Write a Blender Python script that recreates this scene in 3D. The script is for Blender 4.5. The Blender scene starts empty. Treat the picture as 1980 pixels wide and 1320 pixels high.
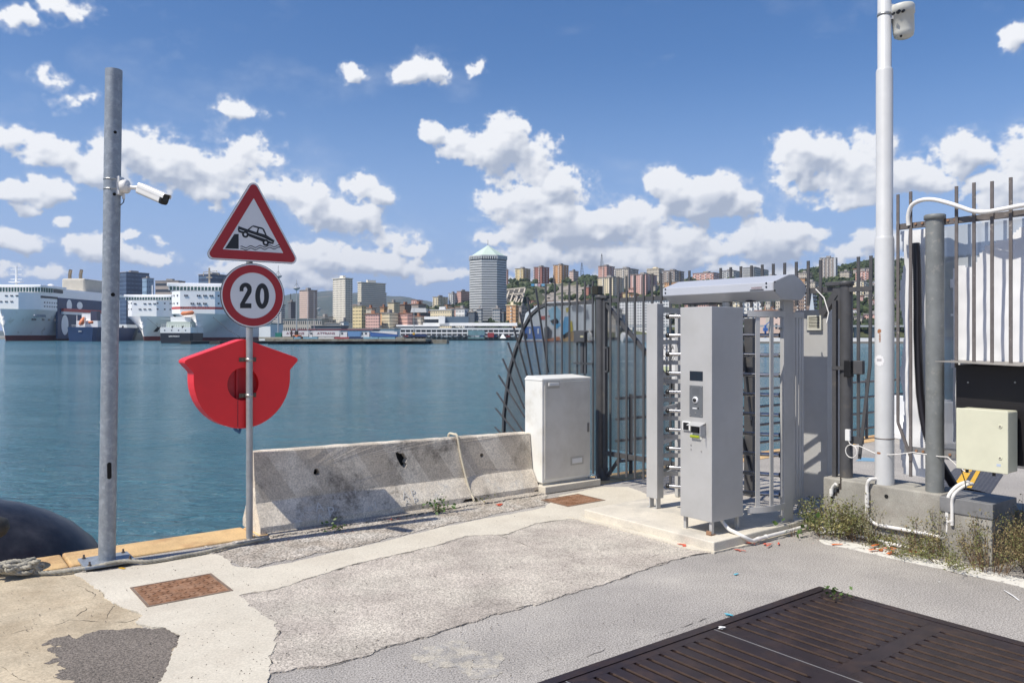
import bpy, bmesh, math, random
import numpy as np
from mathutils import Vector, Matrix, noise as mnoise
from mathutils.geometry import tessellate_polygon

R = math.radians
random.seed(5)
scene = bpy.context.scene
COL = scene.collection
CAM_H = 1.9
FPX = 1540.0            # focal length expressed in photo pixels (28 mm lens)
HOR = 648.0
TH = R(37.4)            # direction of the quay edge
CU, SU = math.cos(TH), math.sin(TH)
SUN_AZ, SUN_EL = R(213), R(54)      # where the sun stands, counter-clockwise from +X
WATER_Z = -1.5

# ---------------------------------------------------------------- camera
cam = bpy.data.cameras.new('camera')
cam.lens = FPX / 1980 * 36; cam.sensor_width = 36
cam.shift_y = -12 / 1980
cam.clip_start = 0.1; cam.clip_end = 60000
camo = bpy.data.objects.new('camera', cam)
camo.location = (0, 0, CAM_H); camo.rotation_euler = (R(90), 0, 0)
COL.objects.link(camo); scene.camera = camo

# ---------------------------------------------------------------- sky with its clouds
def cloud_pixels(W=1800, H=820):
    rng=np.random.RandomState(7)
    yy,xx=np.mgrid[0:H,0:W].astype(np.float32)
    PPD=W/90.0                      # pixels per degree
    def fbm(cell,octs,seed,aniso=1.0,gain=.55,billow=False):
        r=np.random.RandomState(seed); out=np.zeros((H,W),np.float32); amp=1; tot=0; c=cell
        for o in range(octs):
            gw=int(W/c)+3; gh=int(H/(c*aniso))+3
            g=r.rand(gh,gw).astype(np.float32)
            fx=xx[0]/c; fy=yy[:,0]/(c*aniso)
            ix=fx.astype(int); iy=fy.astype(int); tx=fx-ix; ty=fy-iy
            tx=tx*tx*(3-2*tx); ty=ty*ty*(3-2*ty)
            r0=g[:,ix]*(1-tx)+g[:,ix+1]*tx
            v=r0[iy]*(1-ty)[:,None]+r0[iy+1]*ty[:,None]
            if billow: v=1-np.abs(2*v-1)
            out+=v*amp; tot+=amp; amp*=gain; c/=2.03
            if c<1.5: break
        return out/tot
    def loc(px,py):                 # direction of a photo point -> (azimuth, elevation) pixel
        X=(px-990)/1540.; Z=(648-py)/1540.
        az=math.degrees(math.atan(X)); el=math.degrees(math.atan(Z/math.hypot(1,X)))
        return (az+45)*PPD, el*PPD
    B=[(20,275,60,22,.8),(110,300,80,28,.9),(190,330,60,40,1),(260,290,70,42,1),(330,320,110,60,1.1),(420,325,100,60,1.1),(480,300,60,38,1),
       (420,368,130,38,1),(545,370,60,32,.9),(600,405,60,38,.9),(655,425,50,30,.8),(705,435,50,34,.9),(745,465,50,28,.8),(790,487,36,14,.7),
       (440,400,45,24,.6),(20,372,60,20,.8),(90,372,44,26,.8),(10,465,75,26,.9),(180,488,55,26,.85),(250,500,50,14,.6),(315,503,30,16,.8),(245,466,24,12,.8),(310,475,22,10,.7),
       (130,12,70,30,.7),(30,48,40,26,.7),(100,150,32,26,.6),(122,205,36,22,.6),(165,190,28,16,.55),(480,218,48,20,.6),
       (684,142,26,16,.7),(800,148,34,26,1),(838,152,30,24,1),(934,133,18,11,.6),(700,372,34,22,.9),(738,388,30,20,.9),
       (845,268,34,26,1),(900,285,55,40,1.1),(960,285,62,55,1.2),(1010,325,85,62,1.2),(1085,365,62,48,1.1),(980,390,80,30,1.1),
       (1050,415,110,42,1.1),(1150,440,130,48,1.1),(1280,455,125,48,1.1),(1400,470,120,42,1),(1500,485,90,36,.95),(1090,495,150,36,.9),(1250,500,190,34,.95),
       (945,460,32,16,.7),(1000,450,60,34,.9),(1290,365,46,38,1.1),(1370,370,66,40,1.1),(1430,400,50,28,1),(1350,405,90,20,1),
       (1535,300,56,44,1.1),(1600,335,100,62,1.2),(1690,285,62,50,1.2),(1730,340,110,50,1.1),(1650,385,110,26,1),(1862,308,50,38,1),(1800,345,60,26,.8),
       (1700,470,110,36,.9),(1640,500,90,24,.8),(1560,450,50,16,.7),(1925,410,60,55,.95),(1975,380,50,55,.9),(1880,370,40,20,.5),(1965,70,36,24,.9),
       (620,500,80,34,.9),(700,508,90,28,.9),(765,522,80,20,.8),(870,536,60,14,.6),(560,520,60,24,.85),(600,545,60,20,.8),(450,520,60,16,.5),(520,480,60,22,.6),
       (60,530,60,12,.5),(130,435,20,10,.5),(40,400,30,10,.6),(1110,545,200,18,.6),(1800,520,150,20,.6),(1450,530,200,20,.6)]
    r=np.random.RandomState(3)
    for k in range(60):                                   # beyond the frame, the same weather
        side=r.rand()
        px=-420+r.rand()*380 if side<.5 else 2020+r.rand()*420
        B.append((px,180+r.rand()*420,30+r.rand()*90,15+r.rand()*40,.7+r.rand()*.4))
    E=np.full((H,W),-1.5,np.float32)
    wx=xx+(fbm(46,5,31)-.5)*44+(fbm(12,3,33)-.5)*9; wy=yy+(fbm(46,5,37)-.5)*32+(fbm(12,3,39)-.5)*7
    for (px,py,rx,ry,s) in B:
        cx,cy=loc(px,py); sc=PPD*math.degrees(1/1540.)*math.cos(math.atan((px-990)/1540.))**2
        rx*=sc*1.0; ry*=sc*1.06*(1/ max(.6,math.cos(math.atan((px-990)/1540.))))
        x0,x1=int(max(0,cx-rx*2)),int(min(W,cx+rx*2)); y0,y1=int(max(0,cy-ry*2.2)),int(min(H,cy+ry*2.2))
        if x1<=x0 or y1<=y0: continue
        dx=(wx[y0:y1,x0:x1]-cx)/rx; dy=(wy[y0:y1,x0:x1]-cy)/ry
        dy=np.where(dy<0,dy*1.25,dy)
        e=s*(1-(dx*dx+dy*dy))
        E[y0:y1,x0:x1]=np.maximum(E[y0:y1,x0:x1],e)+.25*np.clip(np.minimum(E[y0:y1,x0:x1],e),0,1)
    n1=fbm(70,7,11,.7,.58); n2=fbm(30,6,23,.85,.62,True); n3=fbm(200,6,5,.35,.6); n4=fbm(9,4,41,.9,.6)
    D=np.clip(E,-1.5,1.3)+(n1-.5)*2.5+(n2-.5)*1.15+(n4-.5)*.40-.07
    wisp=np.clip((n3-.52)*3,0,1)*np.clip((n1-.46)*3,0,1)*.20+np.clip(D+.6,0,.6)*np.clip((n3-.40)*3,0,1)*.65*np.clip((n4-.25)*2,0,1)
    a=np.clip((D-.0)/.60,0,1); a=a*a*(3-2*a)
    def blur(f,k):
        for ax in (0,1):
            c=np.cumsum(np.pad(f,[(k+1,k) if i==ax else (0,0) for i in (0,1)],mode='edge'),axis=ax)
            f=(c[2*k+1:]-c[:-2*k-1])/(2*k+1) if ax==0 else (c[:,2*k+1:]-c[:,:-2*k-1])/(2*k+1)
        return f
    Dp=np.clip(D,0,1.6)
    T=np.zeros_like(a); wsum=0
    for i in range(1,13):                                  # optical depth towards the sun (upper left)
        s=i*4; sh=np.roll(np.roll(Dp,-s,0),int(s*.35),1); sh[-s:]=0
        w=math.exp(-i/7.); T+=sh*w; wsum+=w
    T/=wsum
    rel=blur(Dp,1)-np.roll(np.roll(blur(Dp,2),-5,0),3,1)
    rel2=blur(Dp,5)-np.roll(np.roll(blur(Dp,6),-16,0),8,1)
    L=np.clip(1.0-.60*T+.75*rel+.60*rel2+.12,0,1)
    lit=np.array([.93,.94,.96]); sh=np.array([.42,.475,.585])
    col=sh+(lit-sh)*L[...,None]
    al=np.clip(a*(.45+.55*np.clip(Dp*2.2,0,1))+wisp,0,1)*.98
    out=np.dstack([col,al]).astype(np.float32)
    return out,W,H

world = bpy.data.worlds.new('World'); scene.world = world; world.use_nodes = True
nt = world.node_tree; nt.nodes.clear()
N = nt.nodes.new; LK = nt.links.new
px_, cw_, ch_ = cloud_pixels()
cimg = bpy.data.images.new('cloud_map', cw_, ch_, alpha=True, float_buffer=True)
cimg.colorspace_settings.name = 'Linear Rec.709'
cimg.alpha_mode = 'CHANNEL_PACKED'
cimg.pixels.foreach_set(px_.reshape(-1)); cimg.update(); del px_
sky = N('ShaderNodeTexSky'); sky.sky_type = 'NISHITA'; sky.sun_disc = False
sky.sun_elevation = SUN_EL; sky.sun_rotation = R(90) - SUN_AZ
sky.altitude = 0; sky.air_density = 1.0; sky.dust_density = 0.35; sky.ozone_density = 2.2
gam = N('ShaderNodeHueSaturation'); gam.inputs['Saturation'].default_value = 1.30; gam.inputs['Value'].default_value = 1.0
LK(sky.outputs[0], gam.inputs['Color'])
tc = N('ShaderNodeTexCoord'); sep = N('ShaderNodeSeparateXYZ'); LK(tc.outputs['Generated'], sep.inputs[0])
def math_node(tree, op, a, b=None, clamp=False):
    n = tree.nodes.new('ShaderNodeMath'); n.operation = op; n.use_clamp = clamp
    for i, v in enumerate((a, b)):
        if v is None: continue
        if isinstance(v, (int, float)): n.inputs[i].default_value = v
        else: tree.links.new(v, n.inputs[i])
    return n.outputs[0]
M = lambda op, a, b=None, clamp=False: math_node(nt, op, a, b, clamp)
az = M('ARCTAN2', sep.outputs[0], sep.outputs[1])
el = M('ARCSINE', sep.outputs[2])
# the band near the horizon is clear pale blue all round
hzn = N('ShaderNodeMapRange'); hzn.interpolation_type = 'SMOOTHSTEP'; LK(sep.outputs[2], hzn.inputs[0]); hzn.inputs[1].default_value = -.02; hzn.inputs[2].default_value = .34; hzn.inputs[3].default_value = .92; hzn.inputs[4].default_value = 0.0
skm = N('ShaderNodeMix'); skm.data_type = 'RGBA'; LK(hzn.outputs[0], skm.inputs[0]); LK(gam.outputs[0], skm.inputs[6]); skm.inputs[7].default_value = (2.6, 4.4, 6.9, 1)
tin = N('ShaderNodeVectorMath'); tin.operation = 'MULTIPLY'; LK(skm.outputs[2], tin.inputs[0]); tin.inputs[1].default_value = (1.13, 1.0, 1.09)
bg = N('ShaderNodeBackground'); bg.inputs[1].default_value = 0.105; LK(tin.outputs[0], bg.inputs[0])
uu = M('ADD', M('MULTIPLY', az, 2 / math.pi), 0.5)
vv = M('MULTIPLY', el, (180 / math.pi) / (90.0 * ch_ / cw_))
cmb = N('ShaderNodeCombineXYZ'); LK(uu, cmb.inputs[0]); LK(vv, cmb.inputs[1])
it = N('ShaderNodeTexImage'); it.image = cimg; it.extension = 'MIRROR'; it.interpolation = 'Cubic'
LK(cmb.outputs[0], it.inputs[0])
okv = M('MULTIPLY', M('GREATER_THAN', sep.outputs[2], 0.0), M('LESS_THAN', vv, 1.0))
fac = M('MULTIPLY', it.outputs['Alpha'], okv)
bgc = N('ShaderNodeBackground'); bgc.inputs[1].default_value = 0.98; LK(it.outputs['Color'], bgc.inputs[0])
mx = N('ShaderNodeMixShader'); LK(fac, mx.inputs[0]); LK(bg.outputs[0], mx.inputs[1]); LK(bgc.outputs[0], mx.inputs[2])
wo = N('ShaderNodeOutputWorld'); LK(mx.outputs[0], wo.inputs[0])

# ---------------------------------------------------------------- sun
sl = bpy.data.lights.new('sun', 'SUN'); sl.energy = 5.0; sl.angle = R(0.53); sl.color = (1.0, 0.94, 0.84)
so = bpy.data.objects.new('sun', sl); COL.objects.link(so)
sdir = Vector((math.cos(SUN_AZ) * math.cos(SUN_EL), math.sin(SUN_AZ) * math.cos(SUN_EL), math.sin(SUN_EL)))
so.rotation_euler = sdir.to_track_quat('Z', 'Y').to_euler(); so.location = sdir * 50

vs = scene.view_settings
vs.view_transform = 'Standard'; vs.look = 'None'; vs.exposure = 0.12; vs.gamma = 1.0; vs.use_curve_mapping = False
scene.cycles.max_bounces = 8; scene.cycles.transparent_max_bounces = 16
scene.cycles.volume_bounces = 0
try: scene.cycles.use_denoising = True
except Exception: pass

# ================================================================ helpers
def P(a, b, z=0.0): return Vector((a * CU - b * SU, a * SU + b * CU, z))
def ray(px, py): return Vector(((px - 990) / FPX, 1.0, (HOR - py) / FPX))
def G(px, py, z=0.0):
    d = (CAM_H - z) * FPX / (py - HOR); r = ray(px, py); return Vector((r.x * d, d, z))
def at(px, py, D): r = ray(px, py); return Vector((r.x * D, D, CAM_H + r.z * D))
def ab(v): return (v.x * CU + v.y * SU, -v.x * SU + v.y * CU)
def RA(px, py, a):      # point of the plane a = const seen at a photo point, as (a, b, z)
    r = ray(px, py); ra, rb = ab(r); t = a / ra; return (a, rb * t, CAM_H + r.z * t)
def RB(px, py, b):
    r = ray(px, py); ra, rb = ab(r); t = b / rb; return (ra * t, b, CAM_H + r.z * t)
def GAB(px, py, z=0.0): v = G(px, py, z); x = ab(v); return (x[0], x[1], z)

ABM = Matrix.Rotation(TH, 4, 'Z')
WM = {}                  # world matrix of every root and part we make

def tag(o, label=None, cat=None, group=None, kind=None):
    if label: o['label'] = label
    if cat: o['category'] = cat
    if group: o['group'] = group
    if kind: o['kind'] = kind
    return o

def thing(name, label, cat, loc=(0, 0, 0), rz=TH, group=None):
    o = bpy.data.objects.new(name, None); COL.objects.link(o)
    o.empty_display_size = 0.2
    o.location = Vector(loc); o.rotation_euler = (0, 0, rz)
    WM[o.name] = Matrix.Translation(Vector(loc)) @ Matrix.Rotation(rz, 4, 'Z')
    return tag(o, label, cat, group)

class MB:
    """collects shapes (default: quay-aligned a, b, z coordinates) and links them as ONE mesh object"""
    def __init__(s, M=ABM): s.v = []; s.f = []; s.M = M; s.sm = []
    def add(s, vs, fs, smooth=False):
        n = len(s.v); s.v += [s.M @ Vector(v) for v in vs]
        s.f += [tuple(i + n for i in f) for f in fs]; s.sm += [smooth] * len(fs); return s
    def box(s, x0, y0, z0, x1, y1, z1, L=None):
        vs = [(x, y, z) for z in (z0, z1) for y in (y0, y1) for x in (x0, x1)]
        if L is not None: vs = [L @ Vector(v) for v in vs]
        return s.add(vs, [(0, 2, 3, 1), (4, 5, 7, 6), (0, 1, 5, 4), (2, 6, 7, 3), (0, 4, 6, 2), (1, 3, 7, 5)])
    def hexa(s, bot, top):
        n = len(bot)
        return s.add(list(bot) + list(top), [tuple(range(n))[::-1], tuple(range(n, 2 * n))] + [(i, (i + 1) % n, n + (i + 1) % n, n + i) for i in range(n)])
    def bar(s, p0, p1, w, h, side=None):
        p0, p1 = Vector(p0), Vector(p1); d = (p1 - p0).normalized()
        x = Vector(side) if side is not None else d.cross(Vector((0, 0, 1)))
        if x.length < 1e-4: x = Vector((1, 0, 0))
        x = (x - d * x.dot(d)).normalized(); y = d.cross(x)
        c = [x * (w / 2) + y * (h / 2), -x * (w / 2) + y * (h / 2), -x * (w / 2) - y * (h / 2), x * (w / 2) - y * (h / 2)]
        return s.hexa([p0 + k for k in c], [p1 + k for k in c])
    def tube(s, pts, r, n=8, cap=True, smooth=True):
        pts = [Vector(p) for p in pts]; m = len(pts)
        rs = r if isinstance(r, (list, tuple)) else [r] * m
        ts = [(pts[min(i + 1, m - 1)] - pts[max(i - 1, 0)]).normalized() for i in range(m)]
        x = ts[0].cross(Vector((0, 0, 1)))
        if x.length < 1e-3: x = Vector((1, 0, 0))
        x.normalize(); vs = []
        for i in range(m):
            x = (x - ts[i] * x.dot(ts[i]))
            if x.length < 1e-6: x = Vector((0, 1, 0))
            x.normalize(); y = ts[i].cross(x)
            for k in range(n):
                a = 2 * math.pi * k / n; vs.append(pts[i] + (x * math.cos(a) + y * math.sin(a)) * rs[i])
        fs = [(i * n + k, i * n + (k + 1) % n, (i + 1) * n + (k + 1) % n, (i + 1) * n + k) for i in range(m - 1) for k in range(n)]
        s.add(vs, fs, smooth)
        if cap: s.add(vs[:n], [tuple(range(n))[::-1]]); s.add(vs[-n:], [tuple(range(n))])
        return s
    def lathe(s, prof, c=(0, 0, 0), n=24, smooth=True, axis=None):
        c = Vector(c); vs = []
        Q = Vector((0, 0, 1)).rotation_difference(Vector(axis)).to_matrix() if axis is not None else Matrix.Identity(3)
        for r, z in prof:
            for k in range(n):
                a = 2 * math.pi * k / n; vs.append(c + Q @ Vector((r * math.cos(a), r * math.sin(a), z)))
        m = len(prof)
        fs = [(i * n + k, i * n + (k + 1) % n, (i + 1) * n + (k + 1) % n, (i + 1) * n + k) for i in range(m - 1) for k in range(n)]
        s.add(vs, fs, smooth)
        s.add(vs[:n], [tuple(range(n))[::-1]]); s.add(vs[-n:], [tuple(range(n))]); return s
    def prism(s, outer, o, ux, uy, un, depth, holes=(), smooth=False):
        """polygon (with holes) in the plane o + x*ux + y*uy, thickened by depth along un"""
        o, ux, uy, un = Vector(o), Vector(ux), Vector(uy), Vector(un)
        loops = [list(outer)] + [list(h) for h in holes]
        flat = [p for l in loops for p in l]
        tris = tessellate_polygon([[Vector((p[0], p[1], 0)) for p in l] for l in loops])
        A = [o + ux * p[0] + uy * p[1] for p in flat]; Bk = [v + un * depth for v in A]; n = len(A)
        fs = [tuple(t) for t in tris] + [tuple(i + n for i in t)[::-1] for t in tris]
        base = 0
        for l in loops:
            m = len(l)
            fs += [(base + i, base + (i + 1) % m, n + base + (i + 1) % m, n + base + i) for i in range(m)]
            base += m
        return s.add(A + Bk, fs, smooth)
    def build(s, name, mat, parent=None, kind=None, bevel=0, weld=True, auto=False, seg=2):
        inv = WM[parent.name].inverted() if parent is not None else Matrix.Identity(4)
        me = bpy.data.meshes.new(name)
        me.from_pydata([tuple(inv @ v) for v in s.v], [], s.f)
        me.polygons.foreach_set('use_smooth', s.sm)
        if weld:
            bm = bmesh.new(); bm.from_mesh(me)
            if bevel: bmesh.ops.remove_doubles(bm, verts=bm.verts, dist=1e-5)
            bmesh.ops.recalc_face_normals(bm, faces=bm.faces)
            bm.to_mesh(me); bm.free()
        me.materials.append(mat); me.update()
        o = bpy.data.objects.new(name, me); COL.objects.link(o)
        if parent is not None: o.parent = parent; WM[o.name] = WM[parent.name]
        else: WM[o.name] = Matrix.Identity(4)
        if bevel:
            md = o.modifiers.new('bevel', 'BEVEL'); md.width = bevel; md.segments = seg; md.limit_method = 'ANGLE'; md.angle_limit = R(35)
        if kind: o['kind'] = kind
        return o

UNITS = {}
def unit_box(mat):
    if mat.name not in UNITS:
        me = bpy.data.meshes.new('bar')
        vs_ = [(x, y, z) for z in (0, 1) for y in (-.5, .5) for x in (-.5, .5)]
        me.from_pydata(vs_, [], [(0, 2, 3, 1), (4, 5, 7, 6), (0, 1, 5, 4), (2, 6, 7, 3), (0, 4, 6, 2), (1, 3, 7, 5)])
        me.materials.append(mat); UNITS[mat.name] = me
    return UNITS[mat.name]
def frame_of(p0, p1, side=None):
    d = p1 - p0; z = d.normalized()
    x = Vector(side) if side is not None else z.cross(Vector((0, 0, 1)))
    if x.length < 1e-4: x = Vector((1, 0, 0))
    x = (x - z * x.dot(z)).normalized(); y = z.cross(x)
    return x, y, z, d.length
def barpart(name, p0, p1, w, h, mat, root, side=None, AB=True):
    """one straight bar as an object of its own sharing mesh data with its like"""
    if AB: p0, p1 = ABM @ Vector(p0), ABM @ Vector(p1)
    if side is not None and AB: side = ABM.to_3x3() @ Vector(side)
    x, y, z, L = frame_of(Vector(p0), Vector(p1), side)
    Mx = Matrix(((x.x * w, y.x * h, z.x * L, p0.x), (x.y * w, y.y * h, z.y * L, p0.y), (x.z * w, y.z * h, z.z * L, p0.z), (0, 0, 0, 1)))
    o = bpy.data.objects.new(name, unit_box(mat)); COL.objects.link(o)
    if root is not None: o.parent = root; o.matrix_basis = WM[root.name].inverted() @ Mx
    else: o.matrix_basis = Mx
    return o

def text(s_, size, mat, parent, origin, xd, yd, depth=0.002, align='CENTER', name='lettering', sx=1.0):
    cu = bpy.data.curves.new('t', 'FONT'); cu.body = s_; cu.size = size; cu.align_x = align; cu.align_y = 'CENTER'
    cu.extrude = depth; cu.resolution_u = 3
    to = bpy.data.objects.new('t', cu); COL.objects.link(to)
    dg = bpy.context.evaluated_depsgraph_get(); me = bpy.data.meshes.new_from_object(to.evaluated_get(dg))
    bpy.data.objects.remove(to); bpy.data.curves.remove(cu)
    me.name = name; me.materials.clear(); me.materials.append(mat)
    x = Vector(xd).normalized(); y = Vector(yd).normalized(); z = x.cross(y)
    Mx = Matrix(((x.x * sx, y.x, z.x, origin[0]), (x.y * sx, y.y, z.y, origin[1]), (x.z * sx, y.z, z.z, origin[2]), (0, 0, 0, 1)))
    o = bpy.data.objects.new(name, me); COL.objects.link(o)
    if parent is not None: o.parent = parent; o.matrix_basis = WM[parent.name].inverted() @ Mx
    else: o.matrix_basis = Mx
    return o

def copy_tree(o, parent=None):
    c = o.copy(); COL.objects.link(c); c.parent = parent
    for ch in [x for x in o.children]: copy_tree(ch, c)
    return c

# ================================================================ materials
MATS = {}
def mat(name, col, rough=0.6, metal=0.0, var=0.12, vs_=3.0, bump=0.0, bs=60.0, col2=None, c2s=4.0, c2t=0.55, c2w=0.12,
        speck=0.0, ss=220.0, alpha=None, trans=0.0, spec=None, coat=0.0):
    """principled surface: base colour, large-scale variation, an optional second colour in noise-shaped patches, fine specks and relief"""
    if name in MATS: return MATS[name]
    m = bpy.data.materials.new(name); m.use_nodes = True; t = m.node_tree; t.nodes.clear()
    n = t.nodes.new; l = t.links.new
    out = n('ShaderNodeOutputMaterial'); b = n('ShaderNodeBsdfPrincipled'); l(b.outputs[0], out.inputs[0])
    b.inputs['Roughness'].default_value = rough; b.inputs['Metallic'].default_value = metal
    if spec is not None: b.inputs['Specular IOR Level'].default_value = spec
    if coat: b.inputs['Coat Weight'].default_value = coat; b.inputs['Coat Roughness'].default_value = 0.15
    if trans: b.inputs['Transmission Weight'].default_value = trans
    if alpha is not None: b.inputs['Alpha'].default_value = alpha
    g = n('ShaderNodeNewGeometry'); pos = g.outputs['Position']
    def noise(sc, det=4, rgh=0.6):
        k = n('ShaderNodeTexNoise'); k.inputs['Scale'].default_value = sc; k.inputs['Detail'].default_value = det; k.inputs['Roughness'].default_value = rgh
        l(pos, k.inputs['Vector']); return k.outputs['Fac']
    c = n('ShaderNodeRGB'); c.outputs[0].default_value = (*col, 1); cur = c.outputs[0]
    if col2 is not None:
        mr = n('ShaderNodeMapRange'); l(noise(c2s, 7, 0.62), mr.inputs[0])
        mr.inputs[1].default_value = c2t - c2w; mr.inputs[2].default_value = c2t + c2w
        mxn = n('ShaderNodeMix'); mxn.data_type = 'RGBA'; l(mr.outputs[0], mxn.inputs[0]); l(cur, mxn.inputs[6]); mxn.inputs[7].default_value = (*col2, 1)
        cur = mxn.outputs[2]
    def scale_by(cur, fac, lo, hi, a=0.3, b_=0.7):
        mr = n('ShaderNodeMapRange'); l(fac, mr.inputs[0]); mr.inputs[1].default_value = a; mr.inputs[2].default_value = b_
        mr.inputs[3].default_value = lo; mr.inputs[4].default_value = hi
        v = n('ShaderNodeVectorMath'); v.operation = 'SCALE'; l(cur, v.inputs[0]); l(mr.outputs[0], v.inputs['Scale']); return v.outputs[0]
    if var: cur = scale_by(cur, noise(vs_, 6, 0.65), 1 - var, 1 + var)
    if speck: cur = scale_by(cur, noise(ss, 2, 0.8), 1 - speck, 1 + speck, 0.38, 0.62)
    l(cur, b.inputs['Base Color'])
    if bump:
        bp = n('ShaderNodeBump'); bp.inputs['Strength'].default_value = 0.7; bp.inputs['Distance'].default_value = bump
        l(noise(bs, 5, 0.7), bp.inputs['Height']); l(bp.outputs[0], b.inputs['Normal'])
    MATS[name] = m; m['_c'] = 0
    return m

def L255(r, g, b):
    f = lambda v: (v / 255 / 12.92) if v / 255 <= 0.04045 else ((v / 255 + 0.055) / 1.055) ** 2.4
    return (f(r), f(g), f(b))

# ---------------------------------------------------------------- palette
GALV = mat('galvanised_steel', (0.27, 0.30, 0.33), 0.5, 0.35, 0.16, 14, 0.0008, 90, (0.34, 0.37, 0.40), 22, 0.55, 0.05)
POST = mat('sign_post_zinc', (0.36, 0.37, 0.38), 0.45, 0.5, 0.15, 10)
ZINC = mat('clamp_zinc', (0.42, 0.42, 0.40), 0.4, 0.7, 0.15, 30)
BLACK = mat('black_plastic', (0.012, 0.012, 0.013), 0.35, 0, 0.1)
HOLE = mat('dark_hollow', (0.006, 0.006, 0.006), 0.9, 0, 0)
WHITEP = mat('white_enamel', (0.72, 0.72, 0.70), 0.35, 0, 0.05, 6)
CAMW = mat('camera_white', (0.70, 0.69, 0.66), 0.4, 0, 0.05, 10)
SIGNW = mat('sign_white', (0.70, 0.70, 0.70), 0.35, 0, 0.03, 4)
SIGNR = mat('sign_red', (0.36, 0.006, 0.012), 0.3, 0, 0.05, 4)
SIGNK = mat('sign_black', (0.010, 0.011, 0.014), 0.4, 0, 0.03)
SIGNB = mat('sign_back', (0.09, 0.10, 0.11), 0.5, 0.3)
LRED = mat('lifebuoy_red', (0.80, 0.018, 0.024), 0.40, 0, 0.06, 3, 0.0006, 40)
LREDD = mat('recess_shade_red', (0.42, 0.012, 0.02), 0.45, 0, 0.06, 3)  # darker copy of the case red, painting shade into recess and grooves
RUST = mat('rusted_iron', (0.20, 0.095, 0.045), 0.85, 0, 0.25, 14, 0.002, 120, (0.30, 0.17, 0.10), 9, 0.5, 0.1)
BOLT = mat('bolt_steel', (0.16, 0.13, 0.11), 0.6, 0.5, 0.3, 60)
TGREY = mat('turnstile_grey', (0.465, 0.462, 0.45), 0.42, 0.15, 0.06, 2.2, 0.0002, 400, (0.40, 0.392, 0.372), 1.6, 0.62, 0.16)
TGREYD = mat('turnstile_panel_grey', (0.16, 0.17, 0.18), 0.4, 0.3, 0.05, 10)
CHROME = mat('chrome_arm', (0.42, 0.42, 0.43), 0.14, 1.0, 0.05)
GATE = mat('gate_grey_paint', (0.075, 0.075, 0.078), 0.5, 0.1, 0.14, 7, 0.0004, 90, (0.12, 0.108, 0.095), 8, 0.66, 0.08)
GATEL = mat('fence_weathered_paint', (0.13, 0.115, 0.11), 0.6, 0.1, 0.2, 12, 0.0005, 90, (0.30, 0.27, 0.24), 22, 0.66, 0.05)
GPOST = mat('post_grey_green', (0.19, 0.20, 0.195), 0.55, 0.1, 0.15, 8, 0.0004, 80, (0.28, 0.275, 0.25), 18, 0.64, 0.06)
MESHM = mat('mesh_metal', (0.085, 0.088, 0.095), 0.55, 0.2, 0.1)
CABW = mat('cabinet_grp', (0.74, 0.73, 0.68), 0.45, 0, 0.07, 1.6, 0.0004, 60, (0.58, 0.55, 0.47), 3, 0.66, 0.12)
CABT = mat('cabinet_top_dirty', (0.60, 0.58, 0.52), 0.6, 0, 0.15, 8)
CREAM = mat('cream_box', (0.62, 0.61, 0.46), 0.4, 0, 0.05, 5)
PVC = mat('white_pvc', (0.74, 0.72, 0.68), 0.4, 0, 0.08, 14)
POLEW = mat('white_pole_paint', (0.55, 0.555, 0.55), 0.42, 0, 0.05, 6, 0.0, 10, (0.40, 0.24, 0.13), 7.5, 0.80, 0.02)
CONC = mat('slab_concrete', (0.61, 0.56, 0.465), 0.9, 0, 0.13, 2.6, 0.002, 80, (0.38, 0.36, 0.32), 1.7, 0.62, 0.12, speck=0.14, ss=160)
CONCW = mat('wall_concrete', (0.33, 0.315, 0.275), 0.92, 0, 0.2, 3, 0.003, 60, (0.24, 0.22, 0.19), 2.4, 0.56, 0.1, speck=0.14, ss=150)
METALCLAD = mat('grey_clad', (0.20, 0.20, 0.20), 0.6, 0.2, 0.2, 6)
ROPE = mat('rope_fibre', (0.40, 0.37, 0.30), 0.85, 0, 0.2, 20, 0.001, 200, (0.24, 0.23, 0.19), 9, 0.55, 0.08)
ROPEW = mat('rope_pale', (0.62, 0.56, 0.43), 0.85, 0, 0.15, 30, 0.001, 200)
RUBBER = mat('black_rubber', (0.020, 0.020, 0.025), 0.36, 0, 0.35, 2.5, 0.003, 30, (0.04, 0.04, 0.045), 5, 0.55, 0.15)
SHEET = None
LEAF = mat('leaf_olive', (0.15, 0.165, 0.055), 0.6, 0, 0.35, 18, 0, 1, (0.26, 0.215, 0.085), 9, 0.56, 0.08)
LEAFG = mat('leaf_fresh', (0.07, 0.13, 0.025), 0.5, 0, 0.3, 20)
LEAFD = mat('leaf_dry', (0.27, 0.20, 0.10), 0.8, 0, 0.3, 15, 0, 1, (0.13, 0.14, 0.045), 7, 0.48, 0.08)
STEM = mat('stem_brown', (0.16, 0.10, 0.055), 0.8, 0, 0.2)
GLASSK = mat('dark_glass', (0.02, 0.028, 0.035), 0.08, 0, 0.0)
GRATE = mat('grate_steel', (0.038, 0.026, 0.027), 0.42, 0.35, 0.25, 5, 0.0006, 120, (0.07, 0.042, 0.032), 6, 0.60, 0.12)
GRRUST = mat('grate_edge_rust', (0.080, 0.050, 0.036), 0.8, 0, 0.3, 20)
ORANGE = mat('orange_tape', (0.75, 0.17, 0.03), 0.5)
PAPER = mat('paper_scrap', (0.72, 0.71, 0.69), 0.7, 0, 0.1, 30)
REDBIT = mat('red_scrap', (0.62, 0.10, 0.05), 0.6)
YELLOW = mat('yellow_rubber', (0.70, 0.40, 0.02), 0.6, 0, 0.12, 20)
RAMPK = mat('ramp_rubber', (0.07, 0.07, 0.078), 0.6, 0, 0.2, 8)
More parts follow.
